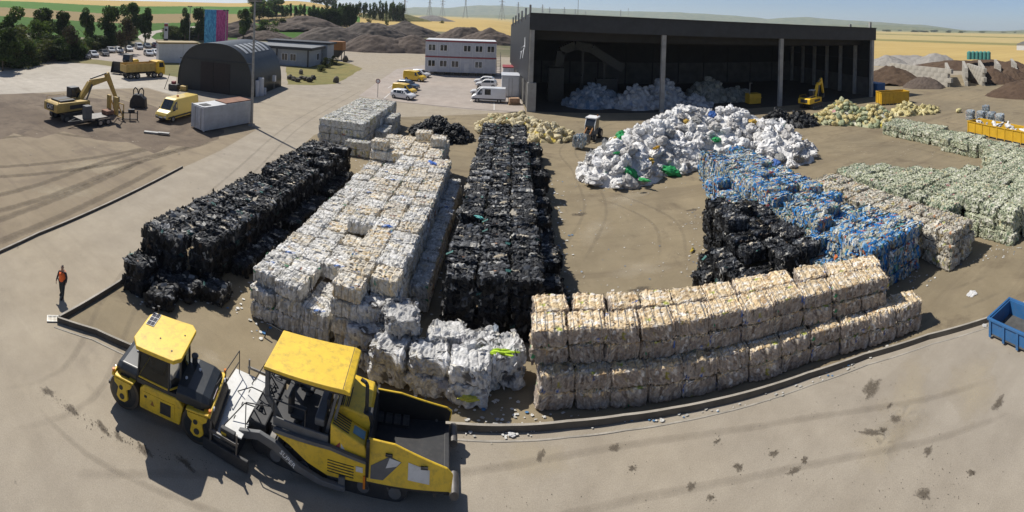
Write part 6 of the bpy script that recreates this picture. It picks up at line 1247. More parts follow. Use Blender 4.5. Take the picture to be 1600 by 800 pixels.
for x, y, h, wd, l in ((511, 106, 2.8, 3.2, 'small round tree on the dry lawn by the path'), (523, 101, 2.6, 2.6, 'low shrub on the dry lawn'), (502, 112, 1.8, 2.6, 'low green shrub at the middle of the dry lawn')): bush(P(x, y), h, wd, 'olive', l)
for i in range(14):
    q = P(rh.uniform(455, 700), rh.uniform(44, 62)); c = gz(q); bush(c, rh.uniform(2.5, 4.5), rh.uniform(5, 9), rh.choice(('olive', 'light', 'olive')), 'scrub bush growing among the soil heaps', 'scrub among the soil heaps')
# rows of trees toward the skyline
for i in range(16):
    x = 404 + i * 7.2; tree_px(x + rh.uniform(-1.5, 1.5), 6 + rh.uniform(-1.5, 2.5) + i * .15, 330, 8.5, 'cone' if i % 3 else 'row', 'conical tree in the avenue row on the rising ground', 'trees of the avenue row', .08)
for i in range(22):
    x = 520 + i * 5.3; tree_px(x + rh.uniform(-1, 1), 4 + rh.uniform(-2, 2) + abs(i - 14) * .12, 420, 7.5, 'cone' if i % 2 else 'row', 'dark tree in the long windbreak on the skyline', 'trees of the windbreak', .06)
for i in range(8): tree_px(490 + i * 5 + rh.uniform(-1, 1), 16 + rh.uniform(-2, 3), 270, 14, 'round', 'broad dark tree in the copse below the avenue', 'trees of the copse', .05)
for i in range(7): tree_px(533 + i * 3.4, 10 + rh.uniform(-2, 3), 290, 10, 'round', 'dark tree in the clump above the grassy bank', 'trees of the clump above the bank', .05)
for i in range(10): tree_px(488 + i * 4, -3 + rh.uniform(-1, 1), 640, 6, 'row', 'tree on the ridge behind the avenue', 'trees on the ridge', .05)
for i in range(5): tree_px(612 + i * 4.2, 4 + rh.uniform(-2, 3), 430, 7, 'cone', 'dark conifer beside the pointed rubble heap', 'conifers by the rubble heap', .04)
for i in range(16):
    x = rh.uniform(1380, 1600); th = (x - 800) / F; hz = Y0 + F * math.tan(ROLL) * math.sin(th); D = rh.choice((2200, 2800, 3600)); p = PD(x, hz, D); c = gz(p); tree(c, rh.uniform(8, 13), rh.uniform(16, 40), 'round', 'distant dark tree scattered over the wheat plain', 'distant trees of the plain', lift=.02)
M_pyl = pm('pylon_steel', (.30, .31, .33), .6, .4, var=.1)
def pylon_mesh():
    mb = MB(); H_ = 46.0
    def wdt(z): return 4.2 * (1 - z / 30) + .9 if z < 30 else .9
    zs = [0, 8, 15, 21, 26, 30, 36, 41, 46]
    for sx, sy in ((-1, -1), (1, -1), (1, 1), (-1, 1)):
        for a, b in zip(zs[:-1], zs[1:]): mb.cyl((sx*wdt(a), sy*wdt(a), a), (sx*wdt(b)*(1 if b < 46 else .1), sy*wdt(b)*(1 if b < 46 else .1), b), .30, 4)
    for a, b in zip(zs[:-1], zs[1:]):
        for sy in (-1, 1): mb.cyl((-wdt(a), sy*wdt(a), a), (wdt(b), sy*wdt(b), b), .18, 4); mb.cyl((wdt(a), sy*wdt(a), a), (-wdt(b), sy*wdt(b), b), .18, 4)
    for z, l in ((31, 8), (38, 10)):
        for s in (-1, 1): mb.cyl((0, 0, z), (s*l, 0, z), .3, 4); mb.cyl((0, 0, z + 2.5), (s*l, 0, z), .2, 4)
    me = mb.mesh('pylon'); me.materials.append(M_pyl); return me
PM_ = pylon_mesh()
for i, (x, yt, D) in enumerate(((633, -8, 1150), (672, -6, 1300), (692, -3, 1500), (728, -4, 1400), (785, -3, 1350), (810, 3, 1800), (848, 7, 2000), (859, 11, 2300), (882, 11, 2200), (899, 14, 2500), (915, 17, 2600), (970, 15, 2400), (982, 13, 2300))):
    p = PD(x, yt, D); c = gz(p); o = link('pylon', PM_, None, c, rh.uniform(0, 3)); s = max(.6, (p.z - c.z) / 46); o.scale = (s, s, s); tag(o, 'grey lattice electricity pylon standing on the distant plain', 'pylon', 'pylons on the plain')
t = thing('antenna_mast', 'thin antenna mast rising behind the hall roof', 'mast', (PD(903, 20, 160).x, PD(903, 20, 160).y, 0)); mb = MB(); mb.cyl((0, 0, 0), (0, 0, 27), .16, 8, .06); part('pole', mb, M_galv, t); mb = MB(); mb.box(-.5, .5, -.5, .5, 0, .5); part('footing', mb, M_conc, t)
# ------------------------------------------------------------------ tandem roller
MYB = pm('bright_machine_yellow', (.80, .53, .035), .45, var=.12, scale=1.6, dirt=.65, dcol=(.24, .16, .05), coat=.1)
M_hood = pm('hood_black', (.022, .027, .032), .38, var=.2, scale=1.5, dirt=.25, dcol=(.10, .09, .08)); M_drum = pm('drum_steel', (.12, .105, .085), .45, .55, var=.35, scale=2.5, dirt=.45, dcol=(.10, .08, .06))
M_orl = pm('amber_lamp', (.75, .22, .02), .3); M_wp = pm('white_plate', (.66, .66, .64), .55, var=.15, scale=2, dirt=.35, dcol=(.35, .32, .28)); M_cell = pm('dark_cell', (.03, .03, .045), .25)
ra = hd(P(215, 622), P(330, 672)); rl = thing('road_roller', 'yellow tandem road roller with a cab standing behind the paver', 'road roller', (-10.72, 11.12, 0), ra)
def plate(parent, name, prof, y0, y1, mat, bev=.01): mb = MB(); mb.prism(prof, y0, y1, 'y'); return part(name, mb, mat, parent, bev=bev)
for cx in (-1.42, 1.42):
    mb = MB(); mb.cyl((cx, -.80, .60), (cx, .80, .60), .60, 40); dr = part('drum', mb, M_drum, rl, bev=.02)
    for s in (-1, 1):
        mb = MB(); mb.cyl((cx, s*.80, .56), (cx, s*.84, .56), .30, 20); part('hub', mb, M_mdark, dr); mb = MB(); mb.cyl((cx, s*.801, .60), (cx, s*.815, .60), .50, 28); part('end_plate', mb, M_hood, dr)
        br = plate(rl, 'drum_bracket', [(cx - .36, 1.10), (cx + .36, 1.10), (cx + .33, .95), (cx + .17, .84), (cx + .23, .50), (cx + .10, .38), (cx - .10, .38), (cx - .23, .50), (cx - .17, .84), (cx - .33, .95)], s*.90 - .04, s*.90 + .04, MYB)
        for (dx, dz, r) in ((0, .56, .10), (-.05, .86, .08)): mb = MB(); mb.cyl((cx + dx, s*.945, dz), (cx + dx, s*.955, dz), r, 12); part('bracket_hole', mb, M_mdark, br)
    mb = MB(); mb.box(cx - .42, cx + .42, -.92, .92, 1.10, 1.17); part('yoke', mb, MYB, rl, bev=.03)
    mb = MB(); mb.box(cx - .62, cx + .62, -.80, .80, 1.125 - .02, 1.15); 
    sg = 1 if cx > 0 else -1
    mb = MB(); mb.box(min(cx + sg*.58, cx + sg*.66), max(cx + sg*.58, cx + sg*.66), -.80, .80, .62, .72); part('scraper', mb, M_mdark, rl)
    mb = MB(); mb.box(min(cx + sg*.38, cx + sg*.46), max(cx + sg*.38, cx + sg*.46), -.93, .93, 1.12, 1.25); bp_ = part('bumper_beam', mb, MYB, rl, bev=.02)
    for s in (-1, 1): mb = MB(); mb.cyl((cx + sg*.42, s*.86, 1.25), (cx + sg*.42, s*.86, 1.34), .05, 10); part('indicator_lamp', mb, M_orl, rl); mb = MB(); mb.cyl((cx + sg*.46, s*.60, 1.18), (cx + sg*.50, s*.60, 1.18), .06, 14); part('work_light', mb, M_lightg, rl)
# centre frame with service doors
mb = MB(); mb.prism([(-.80, .34), (-.80, 1.02), (-.62, 1.20), (.66, 1.20), (.86, .98), (.74, .34)], -.78, .78, 'y'); part('centre_frame', mb, MYB, rl, bev=.04)
for s in (-1, 1):
    d_ = plate(rl, 'service_door', [(-.66, .44), (-.66, .98), (.55, .98), (.55, .44)], s*.785 - .012, s*.785 + .012, MYB, .008); mb = MB(); mb.box(.02, .42, s*.80 - .008, s*.80 + .008, .50, .90); part('door_grille', mb, M_mdark, d_); mb = MB(); mb.box(-.60, -.50, s*.80 - .008, s*.80 + .008, .80, .88); part('latch', mb, M_mdark, d_)
    mb = MB(); mb.add([(-.36, s*.803, .62), (-.20, s*.803, .62), (-.28, s*.803, .80)], [(0, 1, 2)]); part('emblem', mb, M_or, d_)
def hood(name, xs, parent, mat):
    rings = []
    for x, z0, z1, hw in xs: rings.append([(x, -hw, z0), (x, -hw, z0 + (z1-z0)*.62), (x, -hw*.80, z1), (x, hw*.80, z1), (x, hw, z0 + (z1-z0)*.62), (x, hw, z0)])
    mb = MB(); mb.loft(rings, smooth=False); return part(name, mb, mat, parent, bev=.045, seg=3)
fh = hood('front_hood', [(.60, 1.18, 1.60, .78), (.95, 1.18, 1.63, .80), (1.50, 1.18, 1.56, .78), (1.74, 1.22, 1.44, .72), (1.80, 1.24, 1.34, .66)], rl, M_hood)
rhd = hood('rear_hood', [(-1.84, 1.22, 1.34, .64), (-1.78, 1.20, 1.46, .70), (-1.60, 1.18, 1.52, .76), (-.95, 1.18, 1.52, .76)], rl, M_hood)
mb = MB(); mb.box(1.79, 1.815, -.40, .10, 1.25, 1.33); part('lettering_plate', mb, M_wp, fh); text(fh, 'BOMAG', .10, (1.82, -.15, 1.29), (math.pi/2, 0, math.pi/2), M_red)
mb = MB(); mb.cyl((.80, .45, 1.60), (.80, .45, 1.85), .10, 14); mb.cyl((.80, .45, 1.85), (.80, .45, 1.88), .13, 14); part('air_intake', mb, M_mdark, fh)
for x, y in ((1.1, .2), (.78, -.3)): mb = MB(); mb.cyl((x, y, 1.60), (x, y, 1.66), .045, 10); part('filler_cap', mb, M_lightg, fh)
mb = MB(); mb.cyl((-1.35, .1, 1.50), (-1.35, .1, 1.57), .05, 10); part('filler_cap', mb, M_lightg, rhd)
# cab: posts, panes, roof
PO = [(-.92, -.70), (-.92, .70), (.30, .74), (.62, .42), (.62, -.42), (.30, -.74)]
cabb = plate(rl, 'cab_base', [(-.95, 1.15), (-.95, 1.32), (.66, 1.32), (.66, 1.15)], -.74, .74, M_hood)
for x, y in PO: mb = MB(); mb.cyl((x, y, 1.30), (x * .95, y * .95, 2.45), .04, 8); part('cab_post', mb, M_hood, rl)
for i in range(6):
    a, b = PO[i], PO[(i+1) % 6]; mb = MB(); mb.quad((a[0]*.985, a[1]*.985, 1.32), (b[0]*.985, b[1]*.985, 1.32), (b[0]*.94, b[1]*.94, 2.42), (a[0]*.94, a[1]*.94, 2.42)); part('cab_pane', mb, MATS.get('cab_glass') or None, rl) if False else None
def glassmat():
    m, N, L, b = newmat('cab_glass'); b.inputs['Base Color'].default_value = (.35, .42, .42, 1); b.inputs['Roughness'].default_value = .05
    tr = N.new('ShaderNodeBsdfTransparent'); tr.inputs[0].default_value = (.52, .58, .57, 1); gl = N.new('ShaderNodeBsdfGlossy'); gl.inputs['Roughness'].default_value = .06; gl.inputs[0].default_value = (.7, .75, .8, 1)
    fr = N.new('ShaderNodeFresnel'); fr.inputs[0].default_value = 1.5; mx = N.new('ShaderNodeMixShader'); L.new(fr.outputs[0], mx.inputs[0]); L.new(tr.outputs[0], mx.inputs[1]); L.new(gl.outputs[0], mx.inputs[2])
    L.new(mx.outputs[0], N['Material Output'].inputs[0]); MATS['cab_glass'] = m; return m
MG = glassmat()
for i in range(6):
    a, b = PO[i], PO[(i+1) % 6]; mb = MB(); mb.quad((a[0]*.985, a[1]*.985, 1.32), (b[0]*.985, b[1]*.985, 1.32), (b[0]*.94, b[1]*.94, 2.42), (a[0]*.94, a[1]*.94, 2.42)); part('cab_pane', mb, MG, rl)
    mb = MB(); mb.cyl((a[0]*.99, a[1]*.99, 1.36), (b[0]*.99, b[1]*.99, 1.36), .03, 6); part('cab_rail', mb, MYB, rl)
mb = MB(); mb.box(-.6, -.1, -.3, .3, 1.32, 1.55); mb.box(-.68, -.56, -.3, .3, 1.5, 2.05); part('seat', mb, M_blk, rl, bev=.05); mb = MB(); mb.box(.15, .45, -.45, .45, 1.32, 1.7); part('console', mb, M_blk, rl, bev=.04); mb = MB(); mb.cyl((.12, 0, 1.72), (.06, 0, 1.76), .18, 16); part('steering_wheel', mb, M_blk, rl)
RO = [(-1.18, -.58), (-1.18, .72), (-.98, .92), (.52, .92), (.74, .70), (.74, -.70), (.52, -.92), (-.90, -.92)]
mb = MB(); mb.prism(RO, 2.46, 2.60, 'z'); rf = part('cab_roof', mb, MYB, rl, bev=.025)
PV = Matrix.Translation((-.93, .52, 2.605)) @ Matrix.Rotation(math.radians(90), 4, 'Z')
mb = MB(); mb.box(-.34, .34, -.16, .16, 0, .02, PV); vp = part('roof_vent', mb, M_wp, rf)
for k in range(3):
    for j in range(2): mb = MB(); mb.box(-.32 + k*.22, -.14 + k*.22, -.14 + j*.15, -.01 + j*.15, .021, .03, PV); part('vent_cell', mb, M_cell, vp)
for x, y, h in ((-1.12, .88, .22), (-.95, .98, .28)): mb = MB(); mb.cyl((x, y, 2.5), (x, y, 2.5 + h), .02, 6); mb.box(x - .05, x + .05, y - .03, y + .03, 2.5 + h, 2.56 + h); part('mirror_stalk', mb, M_mdark, rl)
for x, y in ((-.3, -.2), (.45, .3), (.3, -.55)): mb = MB(); mb.cyl((x, y, 2.60), (x, y, 2.615), .03, 10); part('roof_bolt', mb, M_mdark, rf)
# ------------------------------------------------------------------ asphalt paver
pa = math.radians(8.5); pv = thing('asphalt_paver', 'large yellow asphalt paver with a flat sun roof and an open black hopper', 'paver', (-5.42, 13.12, 0), pa); pv.scale = (1.06, .87, 1.0)
for s in (-1, 1): track(pv, -1.75, 2.55, s*.98, .34, .72)
mb = MB(); mb.box(-1.9, 1.36, -.78, .78, .35, .95); mb.box(1.34, 3.5, -.78, .78, .30, .49); part('chassis', mb, M_mdark, pv)
mb = MB(); mb.box(1.42, 3.6, -1.26, 1.26, .50, .60); part('hopper_floor', mb, M_mdark, pv)
M_hin = pm('hopper_inside', (.022, .021, .020), .7, var=.4, scale=3, dirt=.3, dcol=(.06, .05, .04))
for s in (-1, 1):                                                   # hopper wings: slanting yellow plates, black inside
    def wp(x, z, d=0.0): return (x, s * (1.34 - (z - .55) * .26 + d), z + d)
    o_ = [wp(1.40, .62), wp(1.40, 1.66), wp(2.15, 1.62), wp(3.62, 1.16), wp(3.76, 1.02), wp(3.70, .62)]; i_ = [(x, y - s*.06, z) for x, y, z in o_]; n = len(o_)
    mb = MB(); mb.add(o_ + i_, [tuple(range(n)), tuple(range(n, 2*n))[::-1]] + [(k, (k+1) % n, n + (k+1) % n, n + k) for k in range(n)]); wgp = part('hopper_wing', mb, MYB, pv)
    mb = MB(); mb.add([(x, y - s*.075, z - .02) for x, y, z in o_], [tuple(range(n))]); part('wing_lining', mb, M_hin, wgp)
    mb = MB(); mb.tube([wp(1.40, 1.67, -.03), wp(2.15, 1.63, -.03), wp(3.62, 1.17, -.03), wp(3.77, 1.03, -.03), wp(3.72, .62, -.03)], .035); part('wing_rim', mb, MYB, wgp)
    for x in (1.9, 2.9): mb = MB(); mb.box(x, x + .2, s*(1.16 + .05*(x - 1.9)) - .03, s*(1.16 + .05*(x - 1.9)) + .03, 1.34 - (x - 1.9)*.2, 1.40 - (x - 1.9)*.2); part('wing_slot', mb, M_mdark, wgp)
    mb = MB(); q = [wp(2.55, .82, .008), wp(3.15, .76, .008), wp(3.15, 1.10, .008), wp(2.55, 1.24, .008)]; mb.add(q, [(0, 1, 2, 3)]); part('wing_label', mb, M_wp, wgp)
    mb = MB(); q = [wp(1.50, .70, .008), wp(1.86, .72, .008), wp(2.36, 1.22, .008), wp(2.02, 1.32, .008), wp(1.50, 1.02, .008)]; mb.add(q, [(0, 1, 2, 3, 4)]); part('wing_stripe', mb, M_mgrey, wgp)
    mb = MB(); q = [wp(1.92, 1.02, .012), wp(2.22, 1.10, .012), wp(2.34, 1.22, .012), wp(2.02, 1.28, .012)]; mb.add(q, [(0, 1, 2, 3)]); part('wing_emblem', mb, M_wp, wgp)
    for xx in (2.0, 3.3): mb = MB(); mb.cyl((xx, s*1.12, .30), (xx, s*1.26, .66), .04, 8); part('wing_cylinder', mb, M_steel, pv)
mb = MB(); mb.box(1.36, 1.44, -1.3, 1.3, .60, 1.60); part('hopper_back', mb, M_hin, pv)
mb = MB(); mb.box(3.55, 3.72, -1.10, 1.10, .28, .62); part('front_apron', mb, M_mdark, pv, bev=.03)
for s in (-1, 1): mb = MB(); mb.cyl((3.85, s*.9 - .35, .42), (3.85, s*.9 + .35, .42), .13, 14); part('push_roller', mb, M_steel, pv)
# engine house and side bodies
mb = MB(); mb.prism([(.28, .9), (.28, 1.98), (.55, 2.06), (1.30, 1.92), (1.36, 1.72), (1.36, .9)], -.55, .98, 'y'); eh = part('engine_hood', mb, MYB, pv, bev=.05)
mb = MB(); mb.prism([(.28, .9), (.28, 1.92), (1.30, 1.50), (1.36, 1.30), (1.36, .9)], -1.16, -.56, 'y'); esl = part('engine_side', mb, MYB, pv, bev=.04)
for k in range(7): x = .36 + k*.0; mb = MB(); mb.box(.34 + k*.055, .37 + k*.055, -.50, .35, 1.99 + k*.012, 2.055 + k*.0); part('louvre', mb, M_mdark, eh)
for k in range(6):
    y = -1.10 + k*.09; mb = MB(); mb.add([(.34, y, 1.91), (.34, y + .045, 1.91), (.82, y + .045, 1.712), (.82, y, 1.712)], [(0, 1, 2, 3)]); part('louvre', mb, M_mdark, esl)
mb = MB(); mb.add([(.92, -.98, 1.675), (.92, -.68, 1.675), (1.26, -.68, 1.535), (1.26, -.98, 1.535)], [(0, 1, 2, 3)]); part('hood_label', mb, pm('pale_blue_label', (.18, .34, .45), .5), esl)
mb = MB(); mb.prism([(-1.45, 1.10), (-.30, 1.16), (.30, 1.20), (1.36, 1.05), (1.36, .48), (.25, .40), (-.35, .58), (-.95, .92)], -1.27, -1.17, 'y'); sp = part('side_panel', mb, MYB, pv, bev=.02)
mb = MB(); mb.prism([(-1.45, 1.10), (-.30, 1.16), (.30, 1.20), (1.36, 1.05), (1.36, .48), (.25, .40), (-.35, .58), (-.95, .92)], 1.17, 1.27, 'y'); part('side_panel', mb, MYB, pv, bev=.02)
mb = MB(); mb.prism([(-1.45, 1.12), (.30, 1.22), (1.36, 1.07), (1.36, 1.15), (.30, 1.32), (-1.45, 1.24)], -1.29, -1.18, 'y'); part('waist_band', mb, M_mgrey, pv)
for k in range(5): mb = MB(); mb.box(.25, 1.02, -1.288, -1.272, .56 + k*.085, .575 + k*.085); part('side_louvre', mb, M_mdark, sp)
mb = MB(); mb.box(1.08, 1.28, -1.29, -1.272, .80, .95); part('side_label', mb, M_wp, sp)
mb = MB(); mb.add([(.42, -1.168, 1.26), (.58, -1.168, 1.26), (.58, -1.168, 1.44)], [(0, 1, 2)]); part('emblem', mb, M_red, esl); mb = MB(); mb.add([(.61, -1.168, 1.26), (.72, -1.168, 1.26), (.61, -1.168, 1.42)], [(0, 1, 2)]); part('emblem', mb, M_wp, esl)
mb = MB(); mb.box(1.365, 1.45, -1.3, -1.18, .35, 1.75); part('corner_column', mb, M_mdark, pv); mb = MB(); mb.box(1.30, 1.36, -1.32, -1.28, .35, .72); part('reflector', mb, M_orl, pv)
mb = MB(); mb.box(1.0, 1.42, -.52, -.18, 1.55, 1.95); part('exhaust_box', mb, M_mdark, pv, bev=.03); mb = MB(); mb.tube([(1.22, -.35, 1.95), (1.22, -.35, 2.72), (1.18, -.33, 2.80), (1.02, -.28, 2.84)], .055, 10); part('exhaust_pipe', mb, M_mdark, pv)
# operator stand
mb = MB(); mb.box(-1.55, .26, -1.14, 1.14, 1.05, 1.20); part('platform', mb, M_mdark, pv)
for y0_ in (-1.16, 1.10): mb = MB(); mb.box(-1.50, .22, y0_, y0_ + .06, 1.24, 1.52); part('platform_side', mb, M_mgrey, pv, bev=.015)
for y in (-.62, .62):
    mb = MB(); mb.box(-1.05, -.60, y - .25, y + .25, 1.42, 1.56); mb.box(-1.13, -1.02, y - .24, y + .24, 1.5, 2.10); sb = part('seat', mb, M_blk, pv, bev=.05); mb = MB(); mb.cyl((-.85, y, 1.2), (-.85, y, 1.42), .10, 10); part('seat_post', mb, M_mgrey, sb)
mb = MB(); mb.box(-.25, .05, -.95, .95, 1.55, 1.78); part('console', mb, M_mgrey, pv, bev=.04)
for y in (-.7, 0, .7): mb = MB(); mb.cyl((-.1, y, 1.2), (-.1, y, 1.56), .05, 8); part('console_post', mb, M_mdark, pv)
mb = MB(); mb.box(.02, .12, -.5, .0, 1.8, 2.1); part('control_screen', mb, M_blk, pv)
for y0_ in (-1.12, 1.12): mb = MB(); mb.tube([(-1.5, y0_, 1.5), (-1.5, y0_, 2.05), (-.5, y0_, 2.05), (-.5, y0_, 1.5)], .022); part('guard_rail', mb, M_mdark, pv)
for s in (-1, 1):
    mb = MB(); bar(mb, (-1.30, 0, 1.22), (-1.78, 0, 1.95), .16, .14, .12); bar(mb, (-1.78, 0, 1.92), (-1.80, 0, 2.80), .14, .12, .12); o = part('roof_post', mb, M_mgrey, pv); o.location = (0, s*.92, 0)
    for dx in (0, .14): mb = MB(); bar(mb, (.12 + dx, 0, 1.4), (.42 + dx, 0, 2.78), .09, .07, .07); o = part('roof_strut', mb, M_mgrey, pv); o.location = (0, s*.9, 0)
mb = MB(); mb.prism([(-1.92, 2.80), (-1.90, 2.90), (.62, 2.95), (.80, 2.88), (.82, 2.78), (.60, 2.80)], -1.02, 1.02, 'y'); rf = part('sun_roof', mb, MYB, pv, bev=.03, seg=3)
mb = MB(); mb.box(-1.89, .62, -1.0, 1.0, 2.755, 2.795); part('roof_lining', mb, M_mdark, rf); mb = MB(); mb.box(.585, .60, -1.0, 1.0, 2.949, 2.957); part('roof_seam', mb, M_mdark, rf)
mb = MB(); mb.tube([(-1.92, 1.0, 2.82), (-2.45, 1.05, 2.9), (-2.62, 1.05, 2.35), (-2.3, 1.0, 2.3)], .022); part('mirror_bracket', mb, M_mdark, pv)
# side arms with the model lettering
for s in (-1, 1):
    P1 = [(-2.55, .78), (-1.85, 1.02), (-1.25, .92), (-.55, .52), (.15, .34), (.80, .34), (.80, .20), (.05, .18), (-.65, .32), (-1.35, .66), (-1.90, .76), (-2.55, .52)]
    mb = MB(); mb.prism(P1, s*1.36 - .07, s*1.36 + .07, 'y'); ar = part('screed_arm', mb, M_mgrey, pv, bev=.02)
    mb = MB(); mb.box(.60, .78, s*1.30 - .06, s*1.30 + .06, .15, .55); part('arm_mount', mb, M_mgrey, pv)
text(pv, 'SUPER', .20, (-.92, -1.436, .60), (math.pi/2, math.radians(33), 0), M_frame)
mb = MB(); mb.cyl((-1.95, -1.15, .35), (-1.95, 1.15, .35), .26, 16); part('auger', mb, M_mdark, pv); mb = MB(); mb.box(-2.35, -1.75, -1.1, 1.1, .5, 1.05); part('auger_housing', mb, M_mdark, pv, bev=.04)
# screed
mb = MB(); mb.box(-3.25, -2.45, -1.85, 1.25, .12, .52); part('screed_body', mb, M_mdark, pv, bev=.03)
for x0, x1, z, y0, y1 in ((-3.80, -2.85, .50, -1.80, 1.30), (-2.84, -2.35, .72, -1.65, 1.25)):
    mb = MB(); mb.box(x0, x1, y0, y1, z, z + .04); part('walkway_plate', mb, M_wp, pv, bev=.008)
for k in range(5):
    y = -1.6 + k*.66; mb = MB(); mb.box(-3.6, -3.5, y - .04, y + .04, .12, .5); part('plate_bracket', mb, M_mdark, pv); mb = MB(); mb.box(-2.9, -2.8, y - .05, y + .05, .5, .72); part('plate_bracket', mb, M_mdark, pv)
for y in (-1.92, 1.38):
    mb = MB(); mb.box(-3.55, -2.0, y - .05, y + .05, .05, .42); eg = part('end_gate', mb, M_mdark, pv, bev=.02); mb = MB(); mb.cyl((-3.3, y, .42), (-3.3, y, 1.05), .035, 8); mb.cyl((-2.4, y, .42), (-2.4, y, 1.05), .035, 8); mb.box(-3.35, -2.35, y - .03, y + .03, .7, .78); part('gate_spindle', mb, M_steel, eg)
mb = MB(); mb.box(-3.0, -2.5, -1.86, -1.70, .55, .95); part('control_box', mb, M_mdark, pv, bev=.03); mb = MB(); mb.box(-2.95, -2.78, -1.875, -1.862, .75, .85); part('control_label', mb, MYB, pv)
def rail(pts, r=.018): mb = MB(); mb.tube(pts, r); part('hand_rail', mb, M_mdark, pv)
rail([(-3.6, -1.6, .54), (-3.62, -1.6, 1.4), (-3.62, -.5, 1.4), (-3.6, -.5, .54)]); rail([(-3.6, -.1, .54), (-3.62, -.1, 1.4), (-3.62, 1.15, 1.4), (-3.6, 1.15, .54)]); rail([(-3.62, -1.6, .97), (-3.62, -.5, .97)]); rail([(-3.62, -.1, .97), (-3.62, 1.15, .97)])
rail([(-2.4, -1.2, .76), (-2.4, -1.2, 1.6), (-1.6, -1.1, 1.75)]); rail([(-2.4, 1.2, .76), (-2.4, 1.2, 1.6), (-1.6, 1.1, 1.75)]); rail([(-3.1, -1.4, .6), (-2.6, -.8, 1.2), (-2.3, -.4, .9)]); rail([(-3.3, .3, .55), (-2.7, .1, 1.1), (-2.2, .2, 1.0)]); rail([(-3.0, .9, .55), (-2.6, 1.2, 1.3), (-2.2, .9, 1.0)])
for k in range(6): y = -1.1 + k*.42; rail([(-2.4, y, .8), (-2.2 + .1*(k % 2), y + .1, 1.3), (-1.9, y, 1.05)], .024)
mb = MB(); mb.tube([(-2.3, -.9, .7), (-2.1, -.6, 1.15), (-2.2, -.1, .95), (-2.0, .5, 1.2), (-2.3, 1.0, .8)], .035); part('hydraulic_hose', mb, M_blk, pv)
# ------------------------------------------------------------------ person in an orange vest
pp = P(97, 463); per = thing('person', 'person in an orange safety vest and dark trousers walking on the road', 'person', pp, math.radians(-60)); per.scale = (.88,) * 3
M_skin = pm('skin', (.42, .25, .17), .6, var=.1); M_vest = pm('vest_orange', (.98, .17, .03), .7, var=.15, scale=8); M_trou = pm('trouser_cloth', (.045, .05, .05), .9, var=.3, scale=8); M_shirt = pm('shirt_navy', (.035, .04, .055), .9, var=.3, scale=8); M_hair = pm('hair', (.06, .045, .035), .8); M_shoe = pm('shoe', (.05, .035, .028), .7)
def skin(name, verts, edges, radii, mat, parent, sub=2, root=0):
    me = bpy.data.meshes.new(name); me.from_pydata(verts, edges, []); o = link(name, me, parent); me.materials.append(mat)
    m = o.modifiers.new('skin', 'SKIN'); m.use_smooth_shade = True
    for i, r in enumerate(radii): d = me.skin_vertices[0].data[i]; d.radius = (r, r) if not isinstance(r, tuple) else r; d.use_root = (i == root)
    s = o.modifiers.new('sub', 'SUBSURF'); s.levels = sub; s.render_levels = sub; return o
# facing +x; legs in mid-stride
V = [(0, 0, .93), (0, 0, 1.12), (0, 0, 1.34), (0, 0, 1.47), (.01, 0, 1.55), (.03, 0, 1.68), (.02, 0, 1.76),
     (0, .10, .90), (.10, .11, .50), (.16, .12, .09), (0, -.10, .90), (-.04, -.12, .50), (-.16, -.13, .10),
     (0, .19, 1.42), (-.03, .26, 1.14), (.08, .28, .90), (.12, .27, .82), (0, -.19, 1.42), (.02, -.27, 1.15), (.14, -.30, .93), (.19, -.29, .85)]
E_b = [(0, 1), (1, 2), (2, 3), (3, 4), (4, 5), (5, 6), (0, 7), (7, 8), (8, 9), (0, 10), (10, 11), (11, 12), (3, 13), (13, 14), (14, 15), (15, 16), (3, 17), (17, 18), (18, 19), (19, 20)]
Rb = [.12, .12, .13, .08, .055, .095, .07, .085, .055, .04, .085, .055, .04, .06, .045, .035, .03, .06, .045, .035, .03]
skin('body', V, E_b, Rb, M_skin, per)
skin('trousers', [V[i] for i in (0, 7, 8, 9, 10, 11, 12)] , [(0, 1), (1, 2), (2, 3), (0, 4), (4, 5), (5, 6)], [.16, .125, .10, .09, .125, .10, .09], M_trou, per)
skin('shirt', [V[i] for i in (2, 13, 14, 15, 17, 18, 19)], [(0, 1), (1, 2), (2, 3), (0, 4), (4, 5), (5, 6)], [.12, .075, .06, .05, .075, .06, .05], M_shirt, per)
skin('safety_vest', [(0, 0, .90), (0, 0, 1.0), (0, 0, 1.2), (0, 0, 1.38), (0, 0, 1.47)], [(0, 1), (1, 2), (2, 3), (3, 4)], [(.22, .17), (.25, .19), (.27, .20), (.29, .20), (.16, .12)], M_vest, per)
for s in (9, 12): mb = MB(); x, y, z = V[s]; mb.prism([(x - .09, 0), (x + .19, 0), (x + .19, .05), (x + .06, .11), (x - .09, .10)], y - .05, y + .05, 'y'); part('shoe', mb, M_shoe, per, bev=.025)
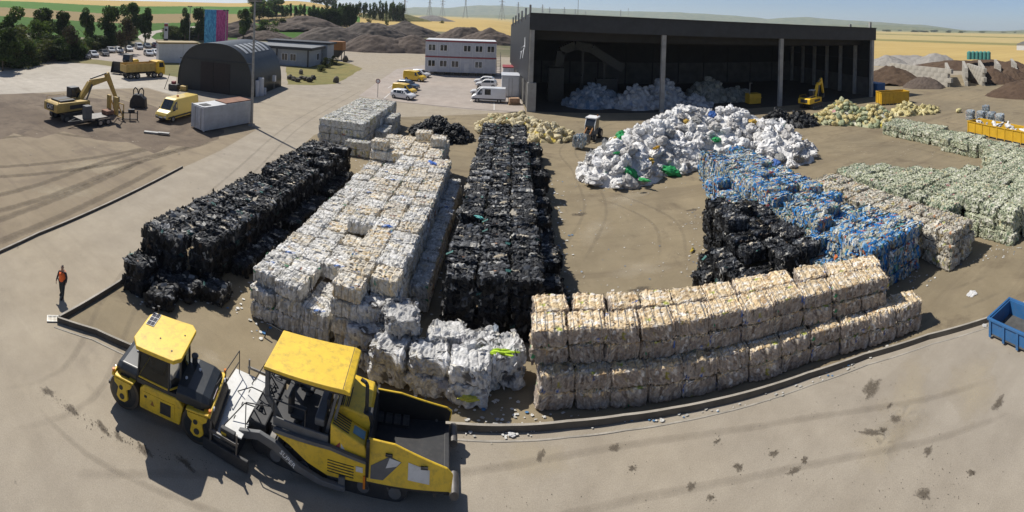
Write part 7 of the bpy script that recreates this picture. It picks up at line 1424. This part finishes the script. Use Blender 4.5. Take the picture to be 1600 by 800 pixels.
skin('hair', [(.0, 0, 1.73), (.0, 0, 1.79)], [(0, 1)], [(.10, .09), (.07, .06)], M_hair, per)
for q, sgn in ((16, 1), (20, -1)):
    x, y, z = V[q]
    for k in range(4): skin('finger', [(x + .01 + k*.014 - .02, y, z - .01), (x + .015 + k*.016 - .02, y - sgn*.01, z - .055), (x + .02 + k*.014 - .02, y - sgn*.03, z - .085)], [(0, 1), (1, 2)], [.010, .009, .008], M_skin, per, 1)
    skin('thumb', [(x + .02, y - sgn*.01, z + .01), (x + .055, y - sgn*.03, z - .02), (x + .06, y - sgn*.04, z - .05)], [(0, 1), (1, 2)], [.011, .010, .008], M_skin, per, 1)
mb = MB(); mb.prism([(.115, 1.66), (.145, 1.64), (.12, 1.70)], -.012, .012, 'y'); part('nose', mb, M_skin, per, bev=.004)
for s in (-1, 1): mb = MB(); mb.box(.113, .122, s*.035 - .012, s*.035 + .012, 1.69, 1.70); part('eye', mb, M_blk, per); mb = MB(); mb.box(-.005, .03, s*.092 - .012, s*.092 + .012, 1.655, 1.715); part('ear', mb, M_skin, per, bev=.008)
mb = MB(); mb.box(.112, .12, -.025, .025, 1.622, 1.63); part('mouth', mb, M_red, per)
for s in (-.07, .07): mb = MB(); mb.box(-.165, .165, s*1 - .02 + .0, s*1 + .02, 1.0, 1.05); part('reflective_band', mb, M_frame, per) if False else None
# ------------------------------------------------------------------ haze: one closed box of even, thin air
def haze():
    mb = MB(); mb.box(-25000, 25000, -25000, 25000, -12, 420); me = mb.mesh('haze'); fixn(me)
    m = bpy.data.materials.new('haze_air'); m.use_nodes = True; N = m.node_tree.nodes; N.remove(N['Principled BSDF'])
    v = N.new('ShaderNodeVolumePrincipled'); v.inputs['Color'].default_value = (.74, .85, 1.0, 1); v.inputs['Density'].default_value = HAZE; v.inputs['Anisotropy'].default_value = .2
    m.node_tree.links.new(v.outputs[0], N['Material Output'].inputs['Volume']); me.materials.append(m); o = link('haze', me); tag(o, 'pale even summer haze over the plain', 'haze', kind='stuff')
HAZE = 0.00009
haze()
